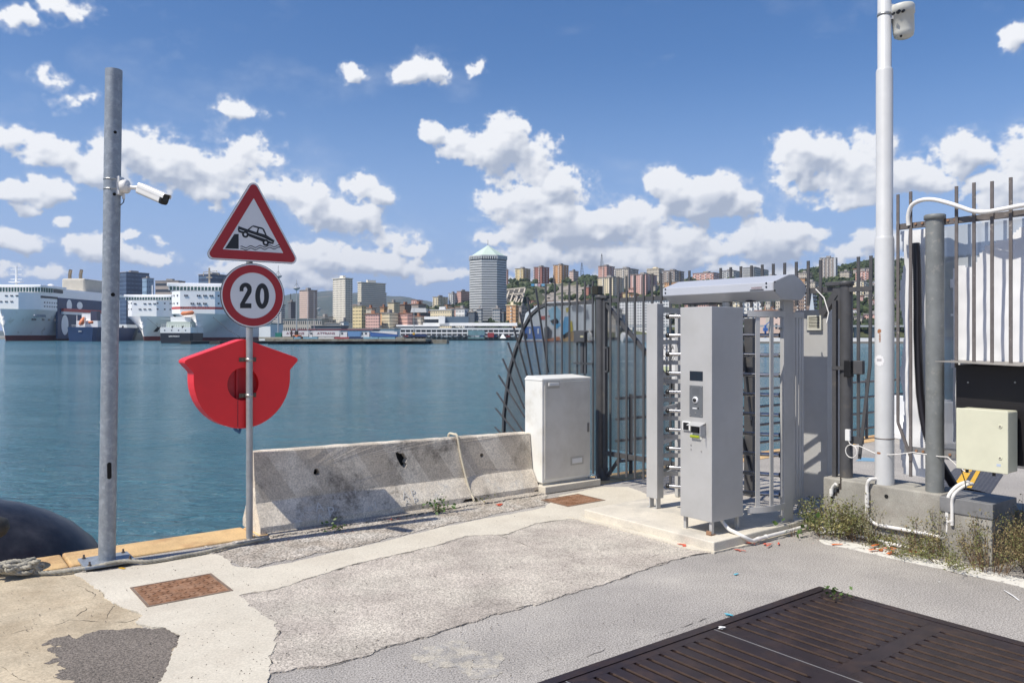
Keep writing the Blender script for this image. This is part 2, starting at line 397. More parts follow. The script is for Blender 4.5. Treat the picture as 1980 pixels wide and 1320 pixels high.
WPLAST = mat('white_plastic_barrier', (0.74, 0.75, 0.76), 0.45, 0, 0.06, 3)
# ---------------------------------------------------------------- ground
ASPH = mat('asphalt_grey', (0.32, 0.298, 0.272), 0.93, 0, 0.16, 0.9, 0.004, 130, (0.42, 0.39, 0.345), 0.7, 0.60, 0.14, speck=0.5, ss=95)
ASPHO = mat('asphalt_old', (0.40, 0.355, 0.305), 0.95, 0, 0.22, 1.5, 0.006, 90, (0.50, 0.455, 0.385), 1.6, 0.52, 0.1, speck=0.42, ss=85)
ASPHD = mat('asphalt_dark', (0.165, 0.142, 0.120), 0.93, 0, 0.12, 3, 0.006, 110, None, speck=0.5, ss=90)
PALE = mat('pale_screed', (0.58, 0.535, 0.44), 0.93, 0, 0.07, 1.5, 0.002, 60, (0.50, 0.45, 0.365), 1.3, 0.58, 0.14, speck=0.10, ss=70)
BEIGE = mat('beige_concrete', (0.47, 0.395, 0.28), 0.93, 0, 0.20, 2.2, 0.003, 45, (0.36, 0.29, 0.195), 1.9, 0.56, 0.12, speck=0.14, ss=60)
GRAVEL = mat('gravel_edge', (0.34, 0.30, 0.25), 0.95, 0, 0.2, 4, 0.008, 90, (0.45, 0.42, 0.37), 3, 0.55, 0.1, speck=0.6, ss=50)
COPING = mat('coping_stone', (0.58, 0.395, 0.19), 0.9, 0, 0.16, 3, 0.003, 40, (0.40, 0.22, 0.10), 2.2, 0.58, 0.10, speck=0.12, ss=60)
QWALL = mat('quay_wall_stone', (0.17, 0.15, 0.12), 0.9, 0, 0.3, 1.5, 0.01, 20)
CRACK = mat('crack_shadow', (0.05, 0.043, 0.036), 1.0, 0, 0.2)
LINEW = mat('line_paint', (0.66, 0.64, 0.58), 0.85, 0, 0.06, 6, 0.001, 90, (0.34, 0.32, 0.29), 16, 0.60, 0.05, speck=0.12)

PIT = (1.63, 5.50, 0.40, 3.37)
g = MB()
# the quay: one body with the drain pit left open
for x0, y0, x1, y1 in ((-60, PIT[3], 90, 7.38), (-60, -60, PIT[0], PIT[3]), (PIT[1], -60, 90, PIT[3]), (PIT[0], -60, PIT[1], PIT[2])):
    g.box(x0, y0, -3.0, x1, y1, 0)
g.box(PIT[0], PIT[2], -3.0, PIT[1], PIT[3], -0.75)
g.build('ground', ASPH, kind='structure')
# coping stones along the edge, and the wall under them
qw = MB(); qw.box(-60, 7.38, -3.0, 90, 7.80, -0.28); tag(qw.build('quay_wall', QWALL), 'old masonry quay wall dropping to the water under the coping', 'wall', kind='structure')
cs = thing('quay_edge', None, None, P(0, 7.38, -0.28)); tag(cs, kind='structure')
x = -9.0; rs = random.Random(4)
while x < 42:
    L = 1.0 + rs.random() * 0.9
    if x > 14: L = 6
    dz = rs.uniform(-.004, .006); db = rs.uniform(-.012, .012)
    s_ = MB(); y1 = 7.85 + db
    o = s_.box(x + .006, 7.385, -0.28, x + L - .006, y1, 0.012 + dz).build('stone', COPING, cs, bevel=0.018)
    x += L

def wig(p, q, amp, step, r):
    d = (q - p); n = max(1, int(d.length / step)); w = Vector((-d.y, d.x, 0)).normalized(); out = []
    for i in range(n):
        t = i / n; k = 0 if i == 0 else 1
        s_ = i * step; o_ = amp * (mnoise.noise(Vector((p.x * 3 + s_ * 4.1, p.y * 3 + r, 7.7))) * 1.6 + mnoise.noise(Vector((p.x + s_ * 13, p.y, r))) * .9 + mnoise.noise(Vector((p.x + s_ * 34, p.y, r + 5))) * .55 + mnoise.noise(Vector((p.x + s_ * 80, p.y, r + 9))) * .35)
        out.append(p + d * t + w * o_ * k)
    return out
def sheet(name, px, m, top, amp=0.03, step=0.012, ground=None, kind='structure', world=False):
    pts = [G(x, y) if not world else P(x, y) for x, y in px]; out = []
    for i in range(len(pts)):
        out += wig(pts[i], pts[(i + 1) % len(pts)], amp, step, i * 1.7)
    loop = [(v.x, v.y) for v in out]
    b = MB(Matrix.Identity(4)); b.prism(loop, (0, 0, top), (1, 0, 0), (0, 1, 0), (0, 0, -1), top - 0.0005)
    return b.build(name, m, kind=kind)
# old pinkish asphalt field between screed and the newer grey asphalt
low = [(521, 1303), (580, 1293), (630, 1290), (694, 1272), (747, 1251), (818, 1233), (924, 1202), (960, 1187), (1030, 1170), (1118, 1145), (1200, 1120), (1280, 1090), (1340, 1074), (1376, 1069)]
sheet('old_asphalt', low + [(1400, 1060), (1250, 990), (1143, 990), (1000, 1005), (900, 1030), (800, 1060), (640, 1100), (520, 1130), (460, 1140), (440, 1190), (500, 1240)], ASPHO, 0.007, 0.02)
# rough broken margin below the barrier
sheet('rough_margin', [(396, 1056.5), (415, 1070), (445, 1085), (475, 1098), (560, 1082), (640, 1066), (735, 1046), (830, 1022), (940, 998), (1052, 975), (1064, 940), (1030, 925), (760, 975), (500, 1022), (470, 1044)], GRAVEL, 0.006, 0.03)
sheet('dirt_strip', [(2.74, 7.30), (3.2, 7.27), (3.9, 7.30), (4.6, 7.28), (5.3, 7.31), (6.08, 7.29), (6.09, 7.62), (2.73, 7.62)], GRAVEL, 0.020, 0.035, world=True)
# left slab of beige concrete
sheet('beige_slab', [(-700, 1240), (-300, 1142), (60, 1106.5), (150, 1099), (150, 1110), (198, 1147), (218, 1169), (277, 1192), (263, 1206), (300, 1225), (360, 1250), (330, 1340), (290, 1600), (-900, 1600)], BEIGE, 0.006, 0.012)
sheet('dark_patch', [(80, 1249), (122, 1232), (158, 1231), (195, 1219), (255, 1216), (312, 1216), (351, 1229), (351, 1240), (333, 1290), (322, 1320), (305, 1400), (170, 1400), (140, 1322), (112, 1308), (128, 1295), (95, 1286), (115, 1273), (92, 1260), (122, 1250)], ASPHD, 0.0075, 0.04, 0.012)
# the pale screed run along the service trench
sheet('pale_screed', [(141, 1110), (190, 1108), (260, 1095), (330, 1080), (395, 1068), (432, 1076), (452, 1095), (500, 1101), (560, 1090), (640, 1070), (735, 1050), (830, 1026), (940, 1003), (1052, 983), (1080, 960),
      (1160, 943), (1215, 942), (1262, 962), (1262, 1010), (1143, 1001), (1090, 1006), (1040, 1012), (985, 1033), (960, 1035), (905, 1037), (860, 1051), (800, 1066), (742, 1079), (690, 1091), (640, 1106), (590, 1121), (528, 1142), (492, 1146), (465, 1152),
      (480, 1172), (505, 1188), (535, 1207), (541, 1222), (533, 1243), (524, 1268), (526, 1285), (521, 1303), (505, 1340), (470, 1420), (290, 1420), (311, 1320), (350, 1231), (310, 1215), (263, 1206), (277, 1192), (218, 1169), (198, 1147)], PALE, 0.011, 0.016, 0.012)
sheet('dusty_patch', [(800, 1262), (850, 1243), (905, 1240), (935, 1256), (975, 1262), (960, 1290), (945, 1310), (905, 1306), (870, 1290), (830, 1280)], mat('dust_stain', (0.42, 0.385, 0.32), 0.95, 0, 0.15, 5, 0.003, 90, (0.30, 0.285, 0.265), 11, 0.50, 0.09, speck=0.3, ss=100), 0.0025, 0.05, 0.02)
sheet('road_line', [(1583, 1043), (1620, 1045), (1740, 1068), (1850, 1090), (1990, 1121), (2200, 1168), (2200, 1190), (1985, 1137), (1850, 1106), (1740, 1083), (1640, 1060), (1595, 1052)], LINEW, 0.0045, 0.012, 0.02)
# cracks: thin open joints that follow the seams
def crack(name, px, w=0.007, z=0.0125, amp=0.012, jit=6):
    pts = [G(x, y) for x, y in px]; path = []
    for i in range(len(pts) - 1): path += wig(pts[i], pts[i + 1], amp, 0.03, i * 2.3)
    path.append(pts[-1]); b = MB(Matrix.Identity(4)); n = len(path); vs_ = []
    for i, p in enumerate(path):
        d = (path[min(i + 1, n - 1)] - path[max(i - 1, 0)]).normalized(); s = Vector((-d.y, d.x, 0))
        ww = w * max(0.02, 1.5 * abs(mnoise.noise(p * jit + Vector((9, 1, 3)))) - .12 + .5 * mnoise.noise(p * 23))
        vs_ += [Vector((p.x, p.y, z)) + s * ww / 2, Vector((p.x, p.y, z)) - s * ww / 2]
    b.add(vs_, [(2 * i, 2 * i + 1, 2 * i + 3, 2 * i + 2) for i in range(n - 1)])
    return b.build(name, CRACK, kind='structure', weld=False)
crack('crack', [(465, 1152), (528, 1143), (590, 1122), (640, 1107), (690, 1092), (742, 1080), (800, 1067), (860, 1052), (905, 1038), (960, 1036), (985, 1034), (1040, 1013), (1085, 1007)], 0.016)
crack('crack', [(541, 1222), (533, 1243), (524, 1268), (526, 1285)], 0.020)
crack('crack', low, 0.014, 0.0085)
crack('crack', [(0, 1231), (60, 1217), (110, 1209), (140, 1197), (168, 1178), (158, 1170), (100, 1178)], 0.012, 0.0078)
crack('crack', [(130, 1200), (190, 1202), (245, 1204), (272, 1194)], 0.010, 0.0078)
crack('crack', [(200, 1199), (216, 1179), (222, 1172)], 0.006, 0.0078)
crack('crack', [(0, 1252), (40, 1243), (90, 1240)], 0.006, 0.0078)
crack('crack', [(100, 1110), (130, 1124), (160, 1136), (185, 1150), (176, 1162)], 0.007, 0.0078)
crack('crack', [(0, 1290), (20, 1304), (60, 1320)], 0.010, 0.0078)
crack('crack', [(960, 1036), (1020, 1056), (1080, 1072), (1150, 1085)], 0.010, 0.0085)
crack('crack', [(1015, 1310), (1100, 1283), (1170, 1255), (1300, 1220), (1370, 1195)], 0.008, 0.004)
crack('crack', [(1245, 1082), (1300, 1067), (1336, 1064)], 0.010, 0.0085)

# ---------------------------------------------------------------- water
wm = bpy.data.materials.new('harbour_water'); wm.use_nodes = True; t = wm.node_tree; t.nodes.clear()
n = t.nodes.new; l = t.links.new
out = n('ShaderNodeOutputMaterial'); b = n('ShaderNodeBsdfPrincipled'); l(b.outputs[0], out.inputs[0])
b.inputs['Base Color'].default_value = (0.050, 0.155, 0.200, 1); b.inputs['Roughness'].default_value = 0.09; b.inputs['IOR'].default_value = 1.333
ge = n('ShaderNodeNewGeometry')
def wn(scale, rot, det, rough, dist=0.0, sx=1.0, sy=1.0):
    mp = n('ShaderNodeMapping'); mp.inputs['Scale'].default_value = (scale * sx, scale * sy, scale); mp.inputs['Rotation'].default_value = (0, 0, rot)
    l(ge.outputs['Position'], mp.inputs[0]); k = n('ShaderNodeTexNoise'); k.inputs['Scale'].default_value = 1; k.inputs['Detail'].default_value = det
    k.inputs['Roughness'].default_value = rough; k.inputs['Distortion'].default_value = dist; l(mp.outputs[0], k.inputs['Vector']); return k.outputs['Fac']
T = lambda op, a, b_=None: math_node(t, op, a, b_)
h = T('ADD', T('MULTIPLY', wn(0.45, 0.5, 3, 0.5, 0.4, 0.55, 1.5), 0.55), T('ADD', T('MULTIPLY', wn(1.7, 0.3, 4, 0.6, 0.9, 0.55, 1.6), 0.36), T('MULTIPLY', wn(6, 0.7, 4, 0.65, 0.6, 0.6, 1.4), 0.13)))
bp = n('ShaderNodeBump'); bp.inputs['Strength'].default_value = 1.0; bp.inputs['Distance'].default_value = 1.0; l(h, bp.inputs['Height']); l(bp.outputs[0], b.inputs['Normal'])
big = wn(0.02, 0.2, 4, 0.6, 0.3, 0.5, 2.2); mr = n('ShaderNodeMapRange'); l(big, mr.inputs[0]); mr.inputs[1].default_value = .35; mr.inputs[2].default_value = .65; mr.inputs[3].default_value = .07; mr.inputs[4].default_value = .16
l(mr.outputs[0], b.inputs['Roughness'])
wv = MB(Matrix.Identity(4)); wv.add([(-6800, -150, WATER_Z), (6800, -150, WATER_Z), (6800, 7300, WATER_Z), (-6800, 7300, WATER_Z)], [(0, 1, 2, 3)])
wv.build('water', wm, kind='structure', weld=False)

# ---------------------------------------------------------------- drain grating
gr = thing('drain_grating', 'large dark steel drain grating with rusty slots in the asphalt, bottom right', 'grating', P(5.5, 3.37, 0))
fr = MB()
for (x0, y0, x1, y1) in ((PIT[0], 3.30, PIT[1], PIT[3]), (5.43, PIT[2], PIT[1], 3.30), (PIT[0], PIT[2], 5.43, PIT[2] + .07), (PIT[0], PIT[2] + .07, PIT[0] + .07, 3.30)):
    fr.box(x0, y0, -0.09, x1, y1, 0.008)
fr.build('frame', GRATE, gr, bevel=0.004)
rows = [(3.295, 3.235), (2.50, 2.385), (1.65, 1.535), (0.80, 0.47)]   # solid cross bands, between them the slots
a_hi = 5.425
for pn in range(3):
    a1 = a_hi - pn * 1.27; a0 = a1 - 1.262
    plate = MB()
    for k_, (yt, yb) in enumerate(rows): plate.box(a0 + (.05 if k_ in (1, 2) else 0), yb, -0.035, a1 - (.05 if k_ in (1, 2) else 0), yt, 0.004)
    plate.box(a0, 0.80, -0.035, a0 + 0.05, 3.235, 0.004); plate.box(a1 - 0.05, 0.80, -0.035, a1, 3.235, 0.004)
    pl = plate.build('plate', GRATE, gr, bevel=0.003)
    pitch = (a1 - a0 - 0.10) / 11
    lip = MB()
    for r_ in range(3):
        yt = rows[r_][1]; yb = rows[r_ + 1][0]
        for k in range(11):
            xa = a0 + 0.05 + k * pitch + 0.013; xb = xa + pitch - 0.026
            if k == 0: xa = a0 + 0.05
            if k == 10: xb = a1 - 0.05
            barpart('bar', ((xa + xb) / 2, yb, -0.0155), ((xa + xb) / 2, yt, -0.0155), xb - xa, 0.038, GRATE, gr, side=(1, 0, 0))
            if k: lip.box(xa - 0.0035, yb + .03, -0.0035, xa - 0.0005, yt - .03, 0.0065)
    lip.build('rust_lip', GRRUST, gr)
seam = MB()
for pn in (1, 2): seam.box(a_hi - pn * 1.27 - 0.001, 0.5, 0.001, a_hi - pn * 1.27 + 0.007, 3.29, 0.0055)
seam.build('seam_strip', mat('seam_bright', (0.30, 0.29, 0.28), 0.5, 0.5), gr)
MB().box(PIT[0] + .01, PIT[2] + .01, -0.745, PIT[1] - .01, PIT[3] - .01, -0.70).build('pit_floor', mat('pit_floor_shade', (.03, .025, .02), .9), gr)  # near-black colour paints in the shade under the grating
# support beams under the plates
for k in range(1, 3): barpart('beam', (a_hi - k * 1.27 + .004, PIT[2], -0.115), (a_hi - k * 1.27 + .004, PIT[3], -0.115), 0.08, 0.14, GRATE, gr, side=(1, 0, 0))

# ---------------------------------------------------------------- manhole covers
def cover(a0, b0, a1, b1, label, seed):
    t_ = thing('inspection_cover', label, 'manhole cover', P((a0 + a1) / 2, (b0 + b1) / 2, 0.011))
    MB().box(a0, b0, 0.0, a1, b1, 0.0145).build('lid', RUST, t_)
    f = MB(); w = .022
    for q in ((a0 - w, b0 - w, a1 + w, b0 - .004), (a0 - w, b1 + .004, a1 + w, b1 + w), (a0 - w, b0 - .004, a0 - .004, b1 + .004), (a1 + .004, b0 - .004, a1 + w, b1 + .004)): f.box(q[0], q[1], 0.0, q[2], q[3], 0.0155)
    f.build('frame', mat('cover_frame', (0.22, 0.16, 0.12), 0.8, 0.2, 0.25, 14), t_)
    tr = MB(); nx, ny = 11, 9; r_ = random.Random(seed)
    for i in range(nx):
        for j in range(ny):
            x = a0 + .035 + (a1 - a0 - .07) * i / (nx - 1); y = b0 + .035 + (b1 - b0 - .07) * j / (ny - 1)
            if 4 <= i <= 6 and 3 <= j <= 5: continue
            ang = R(45) if (i + j) % 2 else R(-45)
            Lm = Matrix.Translation((x, y, 0)) @ Matrix.Rotation(ang, 4, 'Z')
            tr.box(-.016, -.0045, .014, .016, .0045, .0185, Lm)
    for k in range(5): tr.box((a0 + a1) / 2 - .05 + k * .022, (b0 + b1) / 2 - .03, .014, (a0 + a1) / 2 - .04 + k * .022, (b0 + b1) / 2 + .03, .018)
    tag(tr.build('tread_ridges', RUST, t_), kind='stuff')
cover(1.37, 5.96, 1.92, 6.45, 'rusty patterned manhole cover in the pale screed near the grey pole', 1)
cover(5.84, 6.62, 6.37, 7.04, 'small rusty manhole cover between the white cabinet and the turnstile slab', 2)

# ================================================================ tall grey pole with camera
pb = (1.345, 7.30)
cp = thing('camera_pole', 'tall round galvanised steel pole on a bolted base plate at the left quay edge', 'pole', P(pb[0], pb[1], 0.012))
top = (pb[0] + .045, pb[1] - .04, 4.10)
def pl_at(z): t_ = z / 4.10; return (pb[0] + .045 * t_, pb[1] - .04 * t_, z)
b = MB(); b.tube([pl_at(.03 + 4.07 * i / 8) for i in range(9)], 0.066, 28, cap=False); b.build('shaft', GALV, cp)
b = MB(); b.tube([pl_at(4.03), pl_at(4.098)], 0.061, 28); b.build('inner_rim', HOLE, cp)
b = MB(); b.box(pb[0] - .19, pb[1] - .17, .022, pb[0] + .19, pb[1] + .17, .042); b.build('base_plate', GALV, cp, bevel=.003)
for dx, dy in ((-.15, -.13), (.15, -.13), (-.15, .13), (.15, .13)):
    b = MB(); c = (pb[0] + dx, pb[1] + dy, .042); b.lathe([(.014, 0), (.014, .012), (.008, .012), (.008, .034)], c, 6, False); b.build('anchor_bolt', BOLT, cp)
def on_pole(px, py, r=.066):
    a_, b_, z_ = RA(px, py, 1.345); return z_
toc = Vector((-pb[0], -pb[1], 0)).normalized()       # quay coordinates, towards the camera
for (px, py, rr) in ((219, 258, .013), (209, 570, .016), (216, 377, .013)):
    z = CAM_H + (HOR - py) / FPX * 6.6; c = Vector(pl_at(z)); q = Vector((toc.x, toc.y, 0)); side = Vector((-q.y, q.x, 0))
    c2 = c + (q * math.cos(.25) - side * math.sin(.25) * (-1 if px != 219 else -1)) * .0655
    nrm = (c2 - c).normalized(); b = MB(); b.lathe([(rr, -.004), (rr, .0025)], c2, 16, False, nrm); b.build('cable_hole', HOLE, cp)
z = CAM_H + (HOR - 908) / FPX * 6.6; c = Vector(pl_at(z)); q = (Vector((toc.x, toc.y, 0)) + Vector((.12, -.1, 0))).normalized(); s_ = Vector((-q.y, q.x, 0)); b = MB()
b.prism([(.017 * math.cos(t_), .052 * (1 if math.sin(t_) > 0 else -1) + .017 * math.sin(t_) - .0) for t_ in [i * math.pi / 8 for i in range(16)]], c + q * .067, s_, (0, 0, 1), -q, .012); b.build('hatch_hole', HOLE, cp)
for py in (347, 366):
    z = CAM_H + (HOR - py) / FPX * 6.6; b = MB(); b.lathe([(.0675, -.006), (.0685, -.006), (.0685, .006), (.0675, .006)], pl_at(z), 28); b.build('strap', ZINC, cp)
    c = Vector(pl_at(z)) + q * .07 + s_ * -.015; b = MB(); b.box(-.012, -.012, -.008, .012, .012, .008, Matrix.Translation(c)); b.build('strap_buckle', ZINC, cp)
# the bullet camera, clamped to the pole; built in camera-facing coordinates at the pole's distance
I4 = Matrix.Identity(4); DP = 6.62
def C(px, py, d=0.0): v = at(px, py, DP + d); return v
sc = thing('security_camera', 'white bullet security camera on a bracket near the top of the grey pole', 'camera', C(226, 360))
b = MB(I4); o = C(236, 361); w = .0345
b.box(C(225, 0).x, DP - .045, C(0, 378).z, C(236, 0).x, DP + .045, C(0, 342).z); b.build('pole_bracket', CAMW, sc, bevel=.006)
b = MB(I4); b.lathe([(.055, 0), (.058, .004), (.058, .040), (.052, .050), (.035, .056)], C(236, 361), 28, True, (1, 0, 0)); b.build('junction_box', CAMW, sc)
b = MB(I4); b.tube([C(249, 362), C(258, 363), C(266, 363)], [.021, .017, .019], 18); b.tube([C(266, 363), C(274, 367)], [.018, .016], 16); b.build('arm', CAMW, sc)
p0, p1 = C(271, 365, -.0), C(319, 386, -.10); d = (p1 - p0).normalized(); up = (Vector((0, 0, 1)) - d * d.z).normalized(); sd = d.cross(up)
def rr(w, h, r, k=5):
    o_ = []
    for cx, cy, a0 in ((w - r, h - r, 0), (-w + r, h - r, 90), (-w + r, -h + r, 180), (w - r, -h + r, 270)):
        o_ += [(cx + r * math.cos(R(a0 + 90 * i / k)), cy + r * math.sin(R(a0 + 90 * i / k))) for i in range(k + 1)]
    return o_
L = (p1 - p0).length
b = MB(I4); b.prism(rr(.040, .043, .022), p0, sd, up, d, L * .93, smooth=False); b.build('housing', CAMW, sc, bevel=.004)
b = MB(I4); b.prism([(-.044, .012), (-.044, .036), (-.036, .049), (.036, .049), (.044, .036), (.044, .012), (.041, .012), (.041, .034), (.034, .045), (-.034, .045), (-.041, .034), (-.041, .012)], p0 + d * .004, sd, up, d, L + .010); b.build('sun_shield', WHITEP, sc)
b = MB(I4); b.prism(rr(.041, .044, .022), p0 + d * L * .93, sd, up, d, L * .07); fb = b.build('front_bezel', BLACK, sc, bevel=.002)
b = MB(I4); b.prism([(.024 * math.cos(k * math.pi / 8), .024 * math.sin(k * math.pi / 8)) for k in range(16)], p0 + d * (L + .0005), sd, up, d, .002); b.build('lens', GLASSK, fb)
b = MB(I4); b.prism([(-.03, -.009), (.034, -.009), (.034, .009), (-.03, .009)], p0 + d * L * .55 - up * .016 - sd * .0425, d, up, sd, .005)
b.build('side_panel', CAMW, sc, bevel=.002)
b = MB(I4); b.tube([C(239, 376), C(239, 385)], .011, 12); b.build('cable_gland', CAMW, sc)
b = MB(I4); b.tube([C(240, 384), C(239, 391), C(234, 396), (C(228, 395)), C(222, 390, -.03), C(217, 381, -.06), C(216, 377, -.055)], .0042, 8); b.build('cable', BLACK, sc)

# ================================================================ road sign post
sp = (2.57, 7.40)
rs_ = thing('road_sign', 'quay edge warning triangle above a round 20 speed limit sign on one zinc post', 'road sign', P(sp[0], sp[1], 0.01))
MB().tube([(sp[0], sp[1], .0), (sp[0], sp[1], 2.75)], .0305, 20).build('post', POST, rs_)
def rounded(pts, r, k=6):
    out = []; m = len(pts)
    for i in range(m):
        p, a_, c = Vector(pts[i]), Vector(pts[i - 1]), Vector(pts[(i + 1) % m])
        u1, u2 = (a_ - p).normalized(), (c - p).normalized(); h = math.acos(max(-1, min(1, u1.dot(u2)))) / 2
        t_ = r / math.tan(h); cc = p + (u1 + u2).normalized() * (r / math.sin(h)); s0 = p + u1 * t_; s1 = p + u2 * t_
        a0 = math.atan2(*list(s0 - cc)[::-1]); a1 = math.atan2(*list(s1 - cc)[::-1]); dd = (a1 - a0 + math.pi) % (2 * math.pi) - math.pi
        out += [(cc.x + r * math.cos(a0 + dd * j / k), cc.y + r * math.sin(a0 + dd * j / k)) for j in range(k + 1)]
    return out
UX, UY, UN = (1, 0, 0), (0, 0, 1), (0, 1, 0)
def plate(root, pname, outline, cz, ca, fb, mat_, thick, holes=(), kind=None, par=None, bevel=0):
    return MB().prism(outline, (ca, fb, cz), UX, UY, UN, thick, holes).build(pname, mat_, par or root, kind, bevel)
def tri(side, r):
    h = side * math.sqrt(3) / 2; return rounded([(-side / 2, 0), (side / 2, 0), (0, h)], r)
def shift(pts, dx, dy): return [(x + dx, y + dy) for x, y in pts]
fbp = 7.335; TZ = 2.582; ta = 2.587
plate(rs_, 'triangular_plate', tri(.905, .05), TZ, ta, fbp, SIGNB, .014)
tp = plate(rs_, 'triangle_face', tri(.895, .045), TZ + .003, ta, fbp - .0015, SIGNW, .0015)
inner = .57; ih = inner * math.sqrt(3) / 2; iz = .895 * math.sqrt(3) / 6 - ih / 3
plate(rs_, 'red_border', shift(tri(.855, .038), 0, .0115), TZ + .003, ta, fbp - .0030, SIGNR, .0015, holes=[shift(tri(inner, .004), 0, iz - .0)], par=tp)
def glyph(root, pname, polys, ox, oz, par, holes=None):
    bm_ = MB()
    for k, pl_ in enumerate(polys): bm_.prism(pl_, (ox, fbp - .0032, oz), UX, UY, UN, .0017, (holes or {}).get(k, ()))
    return bm_.build(pname, SIGNK, par)
# pictogram: outline points measured on the plate plane
def pic(pts): return [(lambda q: (q[0], q[2]))(RB(340 + x / 2.54, 340 + y / 2.54, fbp)) for x, y in pts]
gx, gz = 0, 0
glyph(rs_, 'quay_block_symbol', [pic([(241, 357), (287, 286), (308, 286), (308, 359)])], gx, gz, tp)
def wave(y):
    up_, dn = [], []
    for i in range(41):
        x = 317 + i * 4.85; k = math.sin(i / 40 * 4.2 * 2 * math.pi + 1.0) * 4.6 + i * .18
        up_.append((x, y - k + 2.4)); dn.append((x, y - k - 1.6))
    return pic(up_ + dn[::-1])
glyph(rs_, 'wave_symbol', [wave(350), wave(361)], gx, gz, tp)
body = pic([(307, 247), (352, 263), (374, 246), (382, 244), (425, 255), (434, 263), (446, 292), (484, 318), (478, 335), (458, 333), (450, 320), (436, 317), (428, 325), (358, 297), (352, 283), (338, 277), (328, 284), (307, 276), (304, 262)])
win1 = pic([(360, 265), (377, 250), (402, 257), (396, 277)]); win2 = pic([(404, 279), (408, 259), (424, 262), (438, 289)])
stripe = pic([(312, 263), (350, 276), (430, 304), (474, 325), (474, 328), (430, 308), (350, 280), (312, 267)])
glyph(rs_, 'car_symbol', [body], gx, gz, tp, {0: [win1, win2, stripe]})
def ring(cx, cy, r0, r1):
    c_ = pic([(cx, cy)])[0]; f = lambda r: [(c_[0] + r * math.cos(i * math.pi / 12), c_[1] + r * math.sin(i * math.pi / 12)) for i in range(24)]
    return f(r0), f(r1)
w1, w2 = ring(341, 288, .031, .013), ring(441, 328, .031, .013)
glyph(rs_, 'wheel_symbol', [w1[0]], gx, gz, tp, {0: [w1[1]]}); glyph(rs_, 'wheel_symbol', [w2[0]], gx, gz, tp, {0: [w2[1]]})
# round plate
circ = lambda r, k=56: [(r * math.cos(2 * math.pi * i / k), r * math.sin(2 * math.pi * i / k)) for i in range(k)]
da, dz = 2.583, 2.268
plate(rs_, 'round_plate', circ(.300), dz, da, fbp, SIGNB, .014)
rf = plate(rs_, 'round_face', circ(.294), dz, da, fbp - .0015, SIGNW, .0015)
plate(rs_, 'red_ring', circ(.283), dz, da, fbp - .0030, SIGNR, .0015, holes=[circ(.212)], par=rf)
def dpic(pts): return [(lambda q: (q[0], q[2]))(RB(200 + (1000 + x) / 4.95, 480 + y / 4.95, fbp)) for x, y in pts]
def arc(cx, cy, rx, ry, a0, a1, k=14): return [(cx + rx * math.cos(R(a0 + (a1 - a0) * i / k)), cy + ry * math.sin(R(a0 + (a1 - a0) * i / k))) for i in range(k + 1)]
two = arc(360, 387, 58, 57, 165, 360) + arc(352, 400, 66, 70, 0, 38) + [(352, 527), (415, 527), (415, 573), (307, 573), (307, 533), (368, 420)] + arc(352, 398, 25, 26, 10, -60, 6) + arc(359, 390, 19, 20, -60, -180, 8) + [(338, 412), (301, 412)]
zero_o = arc(518, 457, 66, 122, 0, 360, 40)[:-1]; zero_i = arc(518, 457, 20, 75, 0, 360, 32)[:-1]
digits = MB()
for pl_, hl in ((two, ()), (zero_o, (zero_i,))): digits.prism(dpic(pl_), (0, fbp - .0032, 0), UX, UY, UN, .0017, [dpic(h_) for h_ in hl])
digits.build('number_20', SIGNK, rf)
for z in (2.45, 2.10, 2.74, 2.66):
    MB().box(sp[0] - .045, 7.350, z - .013, sp[0] + .045, 7.372, z + .013).build('sign_clamp', ZINC, rs_)

# ================================================================ lifebuoy housing on the post
lb = thing('lifebuoy_housing', 'red plastic lifebuoy case with pointed roof fixed to the sign post', 'lifebuoy case', P(2.53, 7.44, 1.05))
half = [(0, 1.862), (.045, 1.852), (.50, 1.690), (.528, 1.672), (.528, 1.650), (.452, 1.565)]
arc_ = [(.452 * math.cos(t_), 1.50 - .47 * math.sin(t_)) for t_ in [R(4 + 86 * i / 12) for i in range(13)]]
right = half + arc_
outl = right + [(-x, z) for x, z in right[::-1][1:-1]]
cc_ = [( .145 * math.cos(2 * math.pi * i / 32) - .005, 1.445 + .152 * math.sin(2 * math.pi * i / 32)) for i in range(32)]
MB().prism(outl, (2.53, 7.440, 0), UX, UY, UN, .20, [cc_], smooth=False).build('shell', LRED, lb, bevel=.016, seg=3)
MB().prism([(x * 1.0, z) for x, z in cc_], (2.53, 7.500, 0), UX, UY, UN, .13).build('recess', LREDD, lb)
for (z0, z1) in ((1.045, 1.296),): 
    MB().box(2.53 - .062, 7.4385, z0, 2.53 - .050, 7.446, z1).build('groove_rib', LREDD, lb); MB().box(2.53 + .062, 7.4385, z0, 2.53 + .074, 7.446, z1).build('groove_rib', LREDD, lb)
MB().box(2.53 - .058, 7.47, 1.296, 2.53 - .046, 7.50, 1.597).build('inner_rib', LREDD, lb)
for z in (1.672, 1.338):
    MB().box(sp[0] - .085, 7.431, z - .020, sp[0] + .075, 7.437, z + .020).build('clamp_plate', mat('clamp_brown', (.12, .095, .07), .6, .4), lb)
    MB().lathe([(.0325, -.014), (.034, -.014), (.034, .014), (.0325, .014)], (sp[0], sp[1], z), 20).build('clamp_band', ZINC, lb)
    for s in (-.055, .052): MB().lathe([(.009, 0), (.009, .008)], (sp[0] + s, 7.431, z), 8, False, (0, -1, 0)).build('clamp_bolt', BOLT, lb)
b = MB(); b.tube([(2.47, 7.52, 1.05), (2.475, 7.52, 1.02), (2.52, 7.53, .985), (2.53, 7.53, 1.03)], .016, 8); b.build('blue_rope_end', mat('blue_rope', (.05, .14, .32), .7), lb)

